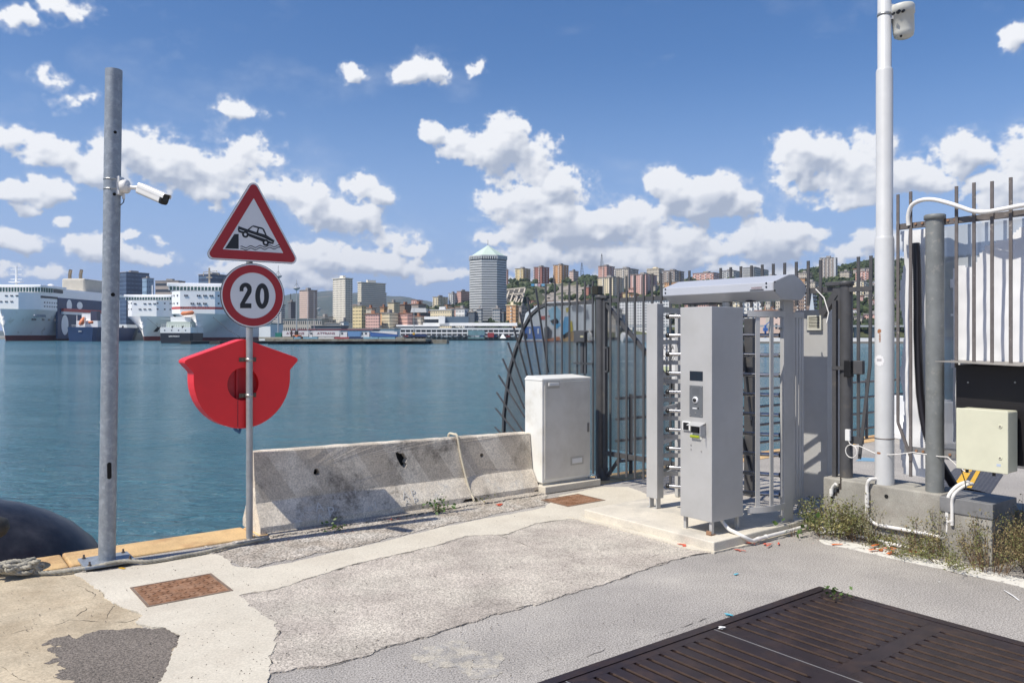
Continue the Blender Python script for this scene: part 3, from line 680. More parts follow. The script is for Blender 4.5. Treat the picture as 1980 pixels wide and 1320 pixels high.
# ================================================================ jersey barrier
jm = bpy.data.materials.new('barrier_concrete'); jm.use_nodes = True; t = jm.node_tree; t.nodes.clear(); n = t.nodes.new; l = t.links.new
out = n('ShaderNodeOutputMaterial'); bs = n('ShaderNodeBsdfPrincipled'); bs.inputs['Roughness'].default_value = .92; l(bs.outputs[0], out.inputs[0])
tcn = n('ShaderNodeTexCoord'); sx_ = n('ShaderNodeSeparateXYZ'); l(tcn.outputs['Object'], sx_.inputs[0])
T = lambda op, a, b_=None, c=False: math_node(t, op, a, b_, c)
def nz(s, d=5, r=.65, vec=None, dist=0):
    k = n('ShaderNodeTexNoise'); k.inputs['Scale'].default_value = s; k.inputs['Detail'].default_value = d; k.inputs['Roughness'].default_value = r; k.inputs['Distortion'].default_value = dist
    l(vec or tcn.outputs['Object'], k.inputs['Vector']); return k.outputs['Fac']
def stp(v, lo, hi, a=0., b_=1.):
    k = n('ShaderNodeMapRange'); l(v, k.inputs[0]); k.inputs[1].default_value = lo; k.inputs[2].default_value = hi; k.inputs[3].default_value = a; k.inputs[4].default_value = b_; return k.outputs[0]
def mixc(f, a, b_):
    k = n('ShaderNodeMix'); k.data_type = 'RGBA'
    if isinstance(f, float): k.inputs[0].default_value = f
    else: l(f, k.inputs[0])
    for s, v in ((6, a), (7, b_)):
        if isinstance(v, tuple): k.inputs[s].default_value = (*v, 1)
        else: l(v, k.inputs[s])
    return k.outputs[2]
diag = T('FRACT', T('MULTIPLY', T('ADD', T('ADD', sx_.outputs[0], T('MULTIPLY', sx_.outputs[2], .66)), T('MULTIPLY', nz(25, 2), .012)), 1 / .62))
wob = T('MULTIPLY', nz(1.2), .06)
upper = stp(T('ADD', sx_.outputs[2], wob), .30, .33)
stripe_ = T('MULTIPLY', stp(diag, .475, .485), upper)
base = mixc(stp(nz(3.5), .35, .65), (.82, .745, .62), (.62, .545, .44))
c1 = mixc(T('MULTIPLY', stripe_, .62), base, (.50, .43, .34))
soot = T('MULTIPLY', stp(nz(2.1, 8, .7, None, .4), .49, .66), stp(nz(11, 6, .75), .35, .6))
c1 = mixc(T('MULTIPLY', soot, .82), c1, (.07, .062, .055))
pale = T('MULTIPLY', stp(nz(4.2, 8, .75), .56, .66), T('SUBTRACT', 1., T('MULTIPLY', upper, .75)))
c1 = mixc(pale, c1, (.62, .59, .53))
fine = stp(nz(60, 4, .85), .36, .62, .62, 1.15)
sc_ = n('ShaderNodeVectorMath'); sc_.operation = 'SCALE'; l(c1, sc_.inputs[0]); l(fine, sc_.inputs['Scale']); l(sc_.outputs[0], bs.inputs['Base Color'])
bpn = n('ShaderNodeBump'); bpn.inputs['Strength'].default_value = .8; bpn.inputs['Distance'].default_value = .006; l(nz(38, 8, .8), bpn.inputs['Height']); l(bpn.outputs[0], bs.inputs['Normal'])
jb = thing('concrete_barrier', 'long weathered concrete barrier with faded diagonal stripes along the quay edge', 'barrier', P(2.68, 7.46, 0.006))
A0, A1, B0 = 2.69, 6.10, 7.445
def sect(t_):     # front profile at a fraction of the length: list of (b, z)
    H = .775 - .065 * t_
    return [(B0, .006), (B0, .075), (B0 + .125, .285 - .01 * t_), (B0 + .175, H - .012), (B0 + .187, H), (B0 + .305, H), (B0 + .317, H - .012), (B0 + .367, .285), (B0 + .492, .075), (B0 + .492, .006)]
jbm = MB(); NS = 70; rj = random.Random(2)
secs = []
for i in range(NS + 1):
    t_ = i / NS; a_ = A0 + (A1 - A0) * t_; s = []
    for k, (b_, z_) in enumerate(sect(t_)):
        e = .008 if k in (1, 4, 5) else .004
        nn_ = mnoise.noise(Vector((a_ * 6, k * 3.1, 2))) + .6 * mnoise.noise(Vector((a_ * 19, k * 5.1, 4)))
        if k == 0: zz = z_ + (.05 if 4.98 < a_ < 5.22 else 0) + (.03 if a_ > 6.02 else 0); s.append((a_, b_ + (.012 * nn_), zz)); continue
        s.append((a_, b_ + e * nn_, z_ + e * nn_ * .6))
    secs.append(s)
m_ = len(secs[0]); HOLES = [(3.045 + .30, .555, .022), (5.28 + .16, .525, .020)]
vs_ = [v for s in secs for v in s]; fs = []
for i in range(NS):
    for k in range(m_ - 1):
        if k == 2: continue
        fs.append((i * m_ + k, (i + 1) * m_ + k, (i + 1) * m_ + k + 1, i * m_ + k + 1))
    fs.append((i * m_ + m_ - 1, (i + 1) * m_ + m_ - 1, (i + 1) * m_, i * m_))
fs.append(tuple(range(m_))[::-1]); fs.append(tuple(NS * m_ + k for k in range(m_)))
jbm.add(vs_, fs)
# the upper front face, with its lifting holes cut through
def upf(a_, z_, dpt=0.0):
    t_ = (a_ - A0) / (A1 - A0); H = .775 - .065 * t_; z0, z1 = .285 - .01 * t_, H - .012; f = (z_ - z0) / (z1 - z0)
    return (a_, B0 + .125 + .05 * f + dpt, z_)
lowl = [(secs[i][2][0], secs[i][2][2], secs[i][2][1]) for i in range(NS + 1)]; upl = [(secs[i][3][0], secs[i][3][2], secs[i][3][1]) for i in range(NS, -1, -1)]
outer = lowl + upl
def from_px(px, py): # point of the upper front face under a photo point
    a_, b_, z_ = RB(px, py, B0 + .15); return (a_, z_)
h1 = [from_px(612 + 6.0 * math.cos(R(k * 36)) * (1 + .2 * math.sin(k * 2.)), 912 + 6.5 * math.sin(R(k * 36))) for k in range(10)]
h2 = [from_px(x, y) for x, y in ((770, 873), (775, 877), (781, 875), (788, 887), (784, 894), (787, 898), (782, 905), (774, 898), (768, 885), (766, 876))]
h3 = [from_px(932 + 3.6 * math.cos(R(k * 45)), 880 + 4.5 * math.sin(R(k * 45))) for k in range(8)]
loops = [[(x, y) for x, y, _ in outer], h1, h2, h3]; flat = [p for lp in loops for p in lp]
tr_ = tessellate_polygon([[Vector((p[0], p[1], 0)) for p in lp] for lp in loops])
V3 = [(x, bb, y) for x, y, bb in outer] + [upf(*p) for lp in loops[1:] for p in lp]
jbm.add(V3, [tuple(q_) for q_ in tr_])
for lp in loops[1:]:
    f_ = [upf(*p) for p in lp]; k_ = [upf(p[0], p[1], .085) for p in lp]; m2 = len(lp)
    jbm.add(f_ + k_, [(i, (i + 1) % m2, m2 + (i + 1) % m2, m2 + i) for i in range(m2)])
bo = jbm.build('body', jm, jb)
hb = MB()
for lp in loops[1:]:
    k_ = [upf(p[0], p[1], .075) for p in lp]; hb.add(k_, [tuple(range(len(lp)))])
hb.build('hole_bottom', HOLE, jb)
# white stencilled letters, half worn away
STEN = mat('stencil_white', (.60, .58, .53), .9, 0, .15, 30)
def lowf(px, py):
    # solve on the sloping foot
    for z_ in [i * .002 for i in range(38, 142)]:
        f = (z_ - .075) / .21; bq = B0 + .125 * f; a_, b_, zz = RB(px, py, bq)
        if zz <= z_ + .002: return a_, bq, z_
    return a_, bq, z_
def stencil(px, py, s_, size):
    a_, bq, z_ = lowf(px, py); e = Vector((0, .125, .21)).normalized(); nrm = Vector((0, -.21, .125)).normalized()
    o_ = ABM @ (Vector((a_, bq, z_)) + nrm * .0075); xd = ABM.to_3x3() @ Vector((1, 0, 0)); yd = ABM.to_3x3() @ e
    text(s_, size, STEN, jb, o_, xd, yd, .0008, name='stencil_letter')
for px, py, s_, sz in ((617, 981, 'A', .115), (640, 990, 'P', .12), (619, 1002, 'A', .09), (715, 983, 'n', .09), (726, 977, 'I', .09), (783, 957, 'A', .10), (798, 953, 'P', .09), (787, 970, 'A', .08), (803, 967, 'P', .09)):
    stencil(px, py, s_, sz * 1.25)

# rope hanging over the barrier
def rope(name, pts, r, m, label, lay=.045, sub=14, turns=None):
    P_ = [Vector(p) for p in pts]; fine = []
    for i in range(len(P_) - 1):
        a_, b_, c_, d_ = P_[max(i - 1, 0)], P_[i], P_[i + 1], P_[min(i + 2, len(P_) - 1)]
        k = max(2, int((c_ - b_).length / (lay / 5)))
        for j in range(k):
            t_ = j / k; fine.append(.5 * ((2 * b_) + (c_ - a_) * t_ + (2 * a_ - 5 * b_ + 4 * c_ - d_) * t_ * t_ + (3 * b_ - a_ - 3 * c_ + d_) * t_ ** 3))
    fine.append(P_[-1]); root = thing(name, label, 'rope', ABM @ P_[0]); s = 0; n_ = len(fine)
    fr_ = []; x = None
    for i in range(n_):
        d = (fine[min(i + 1, n_ - 1)] - fine[max(i - 1, 0)]).normalized()
        if x is None: x = d.cross(Vector((0, 0, 1))); x = x if x.length > .01 else Vector((1, 0, 0))
        x = (x - d * x.dot(d)).normalized(); fr_.append((x.copy(), d.cross(x)))
    for st in range(3):
        pts_ = []; s = 0
        for i in range(n_):
            if i: s += (fine[i] - fine[i - 1]).length
            th = s / lay * 2 * math.pi / 1.0 * .6 + st * 2 * math.pi / 3; pts_.append(fine[i] + (fr_[i][0] * math.cos(th) + fr_[i][1] * math.sin(th)) * r * .52)
        MB().tube(pts_, r * .56, 7).build('strand', m, root)
    return root
rope('rope', [(5.02, B0 + .34, .62), (5.02, B0 + .325, .755), (5.03, B0 + .24, .765), (5.035, B0 + .172, .745), (5.06, B0 + .145, .55), (5.10, B0 + .10, .30), (5.125, B0 + .04, .12), (5.13, B0 - .012, .055), (5.14, B0 - .02, .02)], .0135, ROPEW, 'thin pale twisted rope hanging down over the concrete barrier', .035)
gr_px = [(-30, 1106), (20, 1103), (70, 1107), (125, 1105), (180, 1096), (235, 1090), (290, 1085), (345, 1076), (400, 1066), (450, 1054), (490, 1046), (520, 1040)]
rope('rope', [Vector(GAB(x, y, .03)) + Vector((0, 0, .0 + .022 * (1 if 180 < x < 240 else 0))) for x, y in gr_px], .017, ROPE, 'long thick grey rope lying on the ground from the knot to the sign post', .06)
rk = random.Random(8); kc = Vector(GAB(35, 1100, .07)); pts_ = []
for i in range(34):
    a_ = i * 1.9; pts_.append(kc + Vector((math.cos(a_) * (.06 + .10 * rk.random()) * 1.3, math.sin(a_ * 1.3) * .07, -.03 + .09 * abs(math.sin(i * 1.1)) * rk.uniform(.4, 1.2))))
rope('rope', pts_, .017, ROPE, 'tangled knot of thick grey rope beside the bollard at the left edge', .06)

# ================================================================ bollard, fender
bc = GAB(-42, 1112)
bol = thing('mooring_bollard', 'dark iron mooring bollard cut off by the left edge of the photo', 'bollard', P(bc[0], bc[1], 0.01))
MB().lathe([(.17, 0), (.17, .02), (.115, .05), (.10, .20), (.12, .26), (.19, .30), (.215, .35), (.20, .41), (.12, .45), (.0, .455)], (bc[0], bc[1], .01), 30).build('body', mat('bollard_iron', (.06, .055, .045), .7, .3, .3, 9, .002, 60), bol)
fc = (.16, 9.04, -.62)
fe = thing('floating_fender', 'large black rubber fender floating against the quay wall at lower left', 'fender', P(fc[0], fc[1], WATER_Z))
fb_ = MB(); prof = [(0.001, -1.55)] + [(1.02 * math.sin(math.acos(max(-1, min(1, x / 1.55)))), x) for x in [-1.5, -1.38, -1.2, -1.0, -.75, -.5, -.25, 0, .25, .5, .75, 1.0, 1.2, 1.38, 1.5]] + [(.001, 1.55)]
fb_.lathe(prof, fc, 48, True, (1, 0, 0)); fb_.build('body', RUBBER, fe)

# ================================================================ white cabinet
ca0, ca1, cb0, cb1 = 6.115, 6.905, 7.40, 7.735
MBp = MB(); MBp.box(6.09, 7.31, .006, 7.0, 7.85, .088)
wc = thing('telecom_cabinet', 'white two tone street cabinet with oval lock on a concrete plinth by the gate', 'cabinet', P(ca0, cb0, 0))
MBp.build('plinth', CONC, wc, bevel=.008)
MB().box(ca0 + .02, cb0 + .02, .088, ca1 - .02, cb1 - .02, .125).build('foot', CABT, wc)
MB().box(ca0, cb0, .118, ca1, cb1, 1.36).build('body', CABW, wc, bevel=.008)
MB().hexa([(ca0 - .008, cb0 - .008, 1.352), (ca1 + .008, cb0 - .008, 1.352), (ca1 + .008, cb1 + .008, 1.352), (ca0 - .008, cb1 + .008, 1.352)], [(ca0 - .004, cb0 - .004, 1.375), (ca1 + .004, cb0 - .004, 1.375), (ca1 - .02, cb1 - .01, 1.40), (ca0 + .02, cb1 - .01, 1.40)]).build('lid', CABW, wc, bevel=.006)
dm = mat('cabinet_door_ribbed', (.66, .635, .57), .55, 0, .09, 1.7, .0, 60, (.60, .57, .50), 3, .55, .1)
t = dm.node_tree; bsn = [k for k in t.nodes if k.type == 'BSDF_PRINCIPLED'][0]; wvn = t.nodes.new('ShaderNodeTexWave'); wvn.inputs['Scale'].default_value = 22; wvn.inputs['Distortion'].default_value = 2.5; wvn.inputs['Detail'].default_value = 2; wvn.inputs['Detail Scale'].default_value = .12
g_ = t.nodes.new('ShaderNodeNewGeometry'); t.links.new(g_.outputs['Position'], wvn.inputs[0]); bq = t.nodes.new('ShaderNodeBump'); bq.inputs['Strength'].default_value = .35; bq.inputs['Distance'].default_value = .002
t.links.new(wvn.outputs['Fac'], bq.inputs['Height']); t.links.new(bq.outputs[0], bsn.inputs['Normal'])
door = MB(); door.box(ca0 + .035, cb0 - .010, .155, ca1 - .02, cb0 - .0005, 1.335); dr = door.build('door', dm, wc, bevel=.004)
def fplate(px0, py0, px1, py1, prot, nm, mt, par, bv=.003):
    p, q_ = RB(px0, py0, cb0), RB(px1, py1, cb0); return MB().box(p[0], cb0 - .010 - prot, q_[2], q_[0], cb0 - .0103, p[2]).build(nm, mt, par, bevel=bv)
fplate(1055, 738, 1081, 750, .003, 'handle_plate', mat('plate_grey', (.45, .43, .38), .5), dr); fplate(1059, 740, 1079, 745, .016, 'handle', WHITEP, dr)
fplate(1102, 883, 1127, 896, .003, 'vent_plate', mat('plate_grey', (.45, .43, .38), .5), dr); fplate(1105, 886, 1124, 893, .007, 'vent_cover', WHITEP, dr)
fplate(1134, 817, 1138, 834, .006, 'lock', mat('lock_grey', (.25, .24, .22), .4, .4), dr, .0028)
b = MB(); b.tube([(6.93, 7.42, .15), (6.965, 7.40, .14), (6.985, 7.385, .115), (7.02, 7.37, .03)], .006, 6); tag(b.build('ground_cable', PVC, wc))

# ================================================================ gate line: posts, rails, pickets
FA = 7.29
def fpost(a_, b_, z0, z1, r, m, label, name='gate_post', cap=True, flange=True):
    t_ = thing(name, label, 'post', P(a_, b_, z0))
    MB().lathe([(r, 0), (r, z1 - z0 - .045)], (a_, b_, z0), 28).build('shaft', m, t_)
    if cap: MB().lathe([(r * 1.06, 0), (r * 1.18, .004), (r * 1.18, .038), (r * 1.08, .045)], (a_, b_, z1 - .045), 28).build('cap', m, t_)
    return t_
gpl = fpost(FA, 7.62, .006, 2.425, .062, GATE, 'round dark grey gate post right of the white cabinet')
MB().lathe([(.10, 0), (.10, .05), (.075, .09), (.075, .16)], (FA + .02, 7.60, .006), 20).build('hinge_foot', GATE, gpl)
MB().box(FA - .05, 7.46, 2.382, FA + .05, 7.62, 2.415).build('hinge_arm', GATE, gpl, bevel=.004)
wl = thing('warning_lamp', 'small dark amber flashing lamp box standing on top of the left gate post', 'lamp', P(FA, 7.66, 2.425))
MB().box(FA - .055, 7.62, 2.426, FA + .055, 7.735, 2.435).build('base', BLACK, wl)
MB().box(FA - .05, 7.622, 2.435, FA + .05, 7.73, 2.55).build('lens', mat('amber_dirty', (.022, .018, .006), .2), wl, bevel=.006)
# curved anti-climb wing over the water
wg = thing('fence_wing', 'curved fan shaped mesh fence wing with radiating spikes reaching out over the water', 'fence', P(FA, 7.85, 0))
cur = [RA(x, y, FA) for x, y in ((1147, 584), (1100, 587), (1055, 589), (1041, 596), (1026, 610), (1012, 635), (997, 677), (986, 715), (979, 764), (975, 799), (974, 832), (975, 870), (978, 920))]
fb2 = MB()
for i in range(len(cur) - 1): fb2.bar(cur[i], cur[i + 1], .045, .045, (1, 0, 0))
fb2.build('frame', GATE, wg)
spk = [((1146, 543), (1147, 980)), ((1131, 544), (1130, 980)), ((1116, 544), (1116, 980)), ((1101, 546), (1101, 980)), ((1087, 547), (1085, 980)), ((1073, 548), (1073, 980)), ((1055, 549), (1061, 980)),
       ((1036, 558), (1060, 720)), ((1019.5, 574), (1046, 735)), ((1005, 603), (1031, 735)), ((993, 632), (1020, 730)), ((982, 662), (1016, 760)), ((972, 693), (1014, 790)), ((964, 725), (1014, 806)), ((960, 758), (1014, 838)), ((958, 789), (1014, 855)), ((957, 825), (1000, 872))]
for i, (p, q_) in enumerate(spk):
    A_, B_ = Vector(RA(*p, FA - .03)), Vector(RA(*q_, FA - .03))
    if B_.z < .06: B_ = A_ + (B_ - A_) * ((A_.z - .06) / (A_.z - B_.z))
    barpart('picket', B_, A_, .030, .012, GATE, wg, side=(0, 1, .02) if i < 7 else None)
lk = thing('gate_lock', 'grey steel lock box with a chain on the mesh fence beside the gate post', 'lock', P(FA - .05, 7.75, 1.9))
lp = lambda x0, y0, x1, y1, a_, d, nm, m, bv=.004: (lambda p, q_: MB().box(a_ - d, q_[1], q_[2], a_, p[1], p[2]).build(nm, m, lk, bevel=bv))(RA(x0, y0, a_), RA(x1, y1, a_))
lp(1118, 641, 1136, 661, FA - .05, .06, 'box', GATE); lp(1111, 639, 1147, 643, FA - .045, .02, 'bracket', GATE); lp(1111, 659, 1147, 663, FA - .045, .02, 'bracket', GATE); lp(1111, 641, 1115, 661, FA - .045, .02, 'bracket', GATE)
lp(1122, 649, 1128, 652, FA - .111, .002, 'label_plate', mat('lock_label', (.45, .42, .25), .5), 0)
c = MB(); pp = [RA(x, y, FA - .10) for x, y in ((1138, 635), (1141, 643), (1145, 647), (1141, 653), (1137, 650), (1141, 656), (1147, 653))]; c.tube(pp, .011, 7); c.build('chain', mat('chain_steel', (.48, .46, .42), .35, .8), lk)
lp(1124, 661, 1129, 722, FA - .045, .02, 'rod', GATE, 0); lp(1131, 661, 1135, 722, FA - .045, .02, 'rod', GATE, 0); lp(1111, 700, 1147, 705, FA - .045, .02, 'rod_guide', GATE, 0)
# expanded-metal mesh, real strands
def mesh_panel(a_, b0, b1, z0, z1, inside, root, pitch=.030, name='mesh'):
    m = MB(); h = pitch * .5; w = .0058; nb = int((b1 - b0) / h); nz_ = int((z1 - z0) / h)
    vs_, fs = [], []
    for j in range(nz_):
        for i in range(nb):
            y0_, y1_ = b0 + i * h, b0 + (i + 1) * h
            za, zb = z0 + (j + ((i + j) % 2)) * h, z0 + (j + ((i + j + 1) % 2)) * h
            if not (inside(y0_, za) and inside(y1_, zb)): continue
            k = len(vs_); d = w / 2; dx = d * .7
            vs_ += [(a_, y0_ - dx, za + d), (a_, y0_ + dx, za - d), (a_, y1_ + dx, zb - d), (a_, y1_ - dx, zb + d)] if za < zb else [(a_, y0_ + dx, za + d), (a_, y0_ - dx, za - d), (a_, y1_ - dx, zb - d), (a_, y1_ + dx, zb + d)]
            fs.append((k, k + 1, k + 2, k + 3))
    m.add(vs_, fs); return tag(m.build(name, MESHM, root, weld=False), kind='stuff')
cz = sorted([(c_[1], c_[2]) for c_ in cur])
def under(y, z):
    for i in range(len(cz) - 1):
        if cz[i][0] <= y <= cz[i + 1][0] + 1e-6:
            t_ = (y - cz[i][0]) / max(1e-6, cz[i + 1][0] - cz[i][0]); return z < cz[i][1] + (cz[i + 1][1] - cz[i][1]) * t_ + .01
    return False
# the curve folds back near its foot, so bound it by the furthest reach as well
far = max(c_[1] for c_ in cur)
cur_side = [(c_[2], c_[1]) for c_ in cur]
def inside_wing(y, z):
    if y < 7.64 or z > 2.36: return False
    lim = 7.64
    for i in range(len(cur_side) - 1):
        (za, ya), (zb, yb) = cur_side[i], cur_side[i + 1]
        if min(za, zb) <= z <= max(za, zb) and za != zb: lim = max(lim, ya + (yb - ya) * (z - za) / (zb - za))
    return y < lim
mesh_panel(FA + .012, 7.64, far, .10, 2.36, inside_wing, wg)
# gate leaf with pickets, mesh and brace
gl = thing('gate_leaf', 'grey steel gate leaf with tall pickets, diagonal brace and mesh, left of the turnstile', 'gate', P(FA, 7.52, .1))
bL, bR = 7.53, 6.06
for nm, p, q_, w, h in (('stile', (FA, bL, .14), (FA, bL, 2.37), .05, .045), ('stile', (FA, bR, .14), (FA, bR, 2.37), .05, .045), ('top_rail', (FA, bL, 2.35), (FA, bR, 2.35), .045, .055), ('bottom_rail', (FA, bL, .365), (FA, bR, .365), .045, .06),
                       ('brace', (FA + .005, bL - .02, 2.30), (FA + .005, bR, 1.02), .04, .05), ('strut', (FA + .02, bL - .02, .06), (FA + .02, 7.25, .36), .035, .035)):
    barpart(nm, p, q_, w, h, GATE, gl, side=(1, 0, 0))
for i in range(10): 
    y = 7.402 - .1445 * i
    barpart('picket', (FA - .03, y, .10 + .005 * i), (FA - .03, y, 2.65), .030, .012, GATE, gl, side=(0, 1, 0))
mesh_panel(FA + .02, bR, bL, .42, 2.33, lambda y, z: z < 2.30 and (y - bR) > -.1 and z < 2.30 - (7.51 - y) * (1.28 / 1.45) - .03, gl)
MB().box(FA - .06, 7.42, 1.42, FA - .02, 7.44, 1.75).build('pull_handle', GATE, gl); MB().box(FA - .06, 7.42, 1.42, FA - .02, 7.50, 1.44).build('pull_handle', GATE, gl); MB().box(FA - .06, 7.42, 1.73, FA - .02, 7.50, 1.75).build('pull_handle', GATE, gl)
# short pickets over the turnstile passage
op = thing('picket_fence', 'row of short dark pickets on a rail above the turnstile passage', 'fence', P(FA, 5.0, 2.3))
barpart('rail', (FA, bR - .02, 2.35), (FA, 4.30, 2.35), .045, .055, GATE, op, side=(1, 0, 0))
for i in range(10):
    y = 5.655 - .1355 * i; barpart('picket', (FA - .03, y, 2.20 if i < 9 else 2.12), (FA - .03, y, 2.65), .030, .012, GATE, op, side=(0, 1, 0))
MB().bar((FA - .02, 4.42, 2.10), (FA - .02, 4.27, 2.31), .06, .06).build('bracket_strut', GATE, op)
MB().box(FA - .04, 4.22, 2.06, FA + .04, 4.30, 2.37).build('bracket_plate', GATE, op)
MB().tube([(FA - .06, 4.47, 2.36), (FA - .06, 4.38, 2.27), (FA - .06, 4.33, 2.12), (FA - .08, 4.34, 2.02)], .006, 6).build('loose_cable', PVC, op)
gpr = fpost(FA, 4.18, .52, 2.425, .060, GATE, 'round dark grey gate post standing on the low wall right of the turnstile')
MB().box(FA - .06, 4.16, 2.385, FA + .05, 4.37, 2.422).build('hinge_arm', GATE, gpr, bevel=.004)
MB().box(FA - .075, 4.245, .52, FA - .035, 4.285, 2.24).build('stop_tube', GATE, gpr)
MB().box(FA - .08, 4.10, 1.565, FA - .03, 4.285, 1.60).build('stop_arm', GATE, gpr)
MB().box(FA - .11, 4.075, 1.50, FA - .045, 4.145, 1.66).build('latch_box', BLACK, gpr, bevel=.006)
MB().box(FA - .10, 3.965, 1.53, FA - .045, 4.055, 1.66).build('latch_box', GATE, gpr, bevel=.006)
sf = thing('picket_fence', 'narrow fence piece with two bent pickets between the gate post and the white pole', 'fence', P(FA, 4.0, .52))
barpart('rail', (FA - .02, 4.13, 2.34), (FA - .02, 3.90, 2.34), .04, .045, GATE, sf, side=(1, 0, 0))
barpart('picket', (FA - .03, 4.040, .90), (FA - .03, 4.040, 2.65), .030, .012, GATE, sf, side=(0, 1, 0))
barpart('picket', (FA - .03, 3.925, 1.62), (FA - .03, 3.915, 2.65), .030, .012, GATE, sf, side=(0, 1, 0))
barpart('picket', (FA - .03, 4.030, .72), (FA - .03, 3.925, 1.62), .030, .012, GATE, sf, side=(0, 1, 0))
MB().box(FA - .04, 4.00, .86, FA, 4.12, .93).build('bracket_plate', GATE, sf)

# white sensor box with coiled cable on the gate post
sb = thing('sensor_box', 'tiny white sensor box with a coiled white cable on the right gate post', 'sensor box', P(FA - .08, 4.20, 1.1))
p, q_ = RA(1637, 829, FA - .075), RA(1646, 852, FA - .075)
MB().box(FA - .105, q_[1], q_[2], FA - .075, p[1], p[2]).build('box', WHITEP, sb, bevel=.003)
b = MB(); c0 = RA(1646, 872, FA - .10)
b.tube([(c0[0], c0[1] + .058 * math.cos(k * .42), c0[2] + .062 * math.sin(k * .42)) for k in range(31)], .0045, 6)
b.tube([RA(x, y, FA - .10) for x, y in ((1641, 852), (1643, 857), (1650, 862), (1662, 862), (1675, 868), (1692, 876), (1712, 879), (1735, 878), (1765, 874), (1790, 878), (1815, 882), (1832, 883))], .0045, 6)
b.tube([RA(x, y, FA - .11) for x, y in ((1832, 883), (1840, 890), (1850, 900), (1866, 911), (1878, 913))], .005, 6)
b.build('cable', PVC, sb)

# ================================================================ turnstile slab
SZ = .095
ts = MB(); ts.box(5.62, 4.45, 0.001, 7.135, 6.12, SZ)
tag(ts.build('turnstile_slab', CONC, kind=None, bevel=.010), 'pale raised concrete slab carrying the full height turnstile', 'concrete slab')
# mortar lip round its foot
b = MB(Matrix.Identity(4)); lip = [P(5.60, 4.43), P(5.52, 4.6), P(5.545, 5.2), P(5.53, 5.8), P(5.50, 6.25), P(5.60, 6.22), P(5.63, 6.1), P(5.63, 4.46), P(7.0, 4.46), P(7.0, 4.40), P(6.2, 4.40)]
loop = []
for i in range(len(lip)): loop += wig(lip[i], lip[(i + 1) % len(lip)], .018, .04, i * 2.1)
b.prism([(v.x, v.y) for v in loop], (0, 0, .016), (1, 0, 0), (0, 1, 0), (0, 0, -1), .0155); b.build('mortar_lip', PALE, kind='structure')

# ================================================================ full height turnstile
CA, CB, RAD = 6.60, 5.06, .60
tu = thing('full_height_turnstile', 'grey full height turnstile with chrome arms, canopy beam and caged guard', 'turnstile', P(CA, CB, SZ))
r0 = MB(); r0.box(5.78, 4.60, .215, 6.235, 4.966, 2.16); rc = r0.build('reader_column', TGREY, tu, bevel=.004)
for (x, y) in ((5.80, 4.615), (6.20, 4.64), (5.82, 4.93), (6.20, 4.93)):
    MB().box(x, y, SZ, x + .03, y + .03, .216).build('column_foot', TGREY, tu)
b = MB(); b.box(5.775, 4.605, SZ, 5.84, 4.66, SZ + .008); b.box(5.775, 4.605, SZ, 5.782, 4.66, SZ + .04); b.build('foot_bracket', RUST, tu)
def uf(px0, py0, px1, py1, prot, nm, m, par=rc, bv=.002, base=.0004, ap=5.78):
    p, q_ = RA(px0, py0, ap), RA(px1, py1, ap); return MB().box(ap - prot, q_[1], q_[2], ap - base, p[1], p[2]).build(nm, m, par, bevel=bv)
uf(1334, 717, 1359, 736.5, .003, 'screen', mat('screen_blue_black', (.018, .032, .045), .12), bv=0)
uf(1333.6, 744.5, 1359, 807, .004, 'intercom_panel', TGREYD, bv=.001)
for k in range(7): uf(1339.5, 750.5 + k * 1.9, 1353, 751.6 + k * 1.9, .0048, 'speaker_slot', HOLE, bv=0, base=.0041)
p = RA(1345.5, 773, 5.78); MB().lathe([(.032, 0), (.032, .006), (.024, .013), (.0, .013)], (5.776, p[1], p[2]), 24, True, (-1, 0, 0)).build('camera_ring', mat('satin_white', (.75, .75, .75), .25), rc)
MB().lathe([(.019, 0), (.019, .004), (.0, .006)], (5.762, p[1], p[2]), 20, True, (-1, 0, 0)).build('camera_eye', BLACK, rc)
uf(1339.8, 787.5, 1348, 790.5, .007, 'call_button', SIGNW, bv=.001)
for x, y in ((1351, 789),): p = RA(x, y, 5.78); MB().lathe([(.006, 0), (.006, .003)], (5.776, p[1], p[2]), 10, False, (-1, 0, 0)).build('key_hole', HOLE, rc)
for x, y in ((1345.5, 798), (1335, 747.5), (1357, 747.8), (1335, 802), (1357, 804), (1336.5, 859.5), (1336.5, 868), (1356.5, 872)):
    p = RA(x, y, 5.78); MB().lathe([(.006, 0), (.005, .004)], (5.776, p[1], p[2]), 8, False, (-1, 0, 0)).build('screw', ZINC, rc)
uf(1321.5, 813.5, 1337, 832.5, .018, 'card_reader', WHITEP, bv=.004); uf(1323.5, 815.5, 1334.2, 831, .0195, 'reader_window', BLACK, bv=0, base=.0182)
p, q_ = RA(1338.5, 818, 5.78), RA(1365, 838, 5.78); hd = MB()
hd.hexa([(5.70, q_[1], p[2] - .014), (5.70, p[1], p[2] - .014), (5.779, p[1], p[2] + .012), (5.779, q_[1], p[2] + .012)], [(5.70, q_[1], p[2] - .008), (5.70, p[1], p[2] - .008), (5.779, p[1], p[2] + .018), (5.779, q_[1], p[2] + .018)])
hd.box(5.70, q_[1], q_[2] - .02, 5.779, q_[1] + .006, p[2] - .008); hd.build('reader_hood', TGREY, rc)
uf(1340, 822, 1354, 837, .03, 'hooded_reader', BLACK, bv=.004); uf(1338.5, 821, 1343, 845, .006, 'reader_backplate', WHITEP, bv=0); uf(1341, 836, 1357, 850, .006, 'reader_backplate', WHITEP, bv=0)
p, q_ = RA(1337.8, 840, 5.78), RA(1355, 847, 5.78)
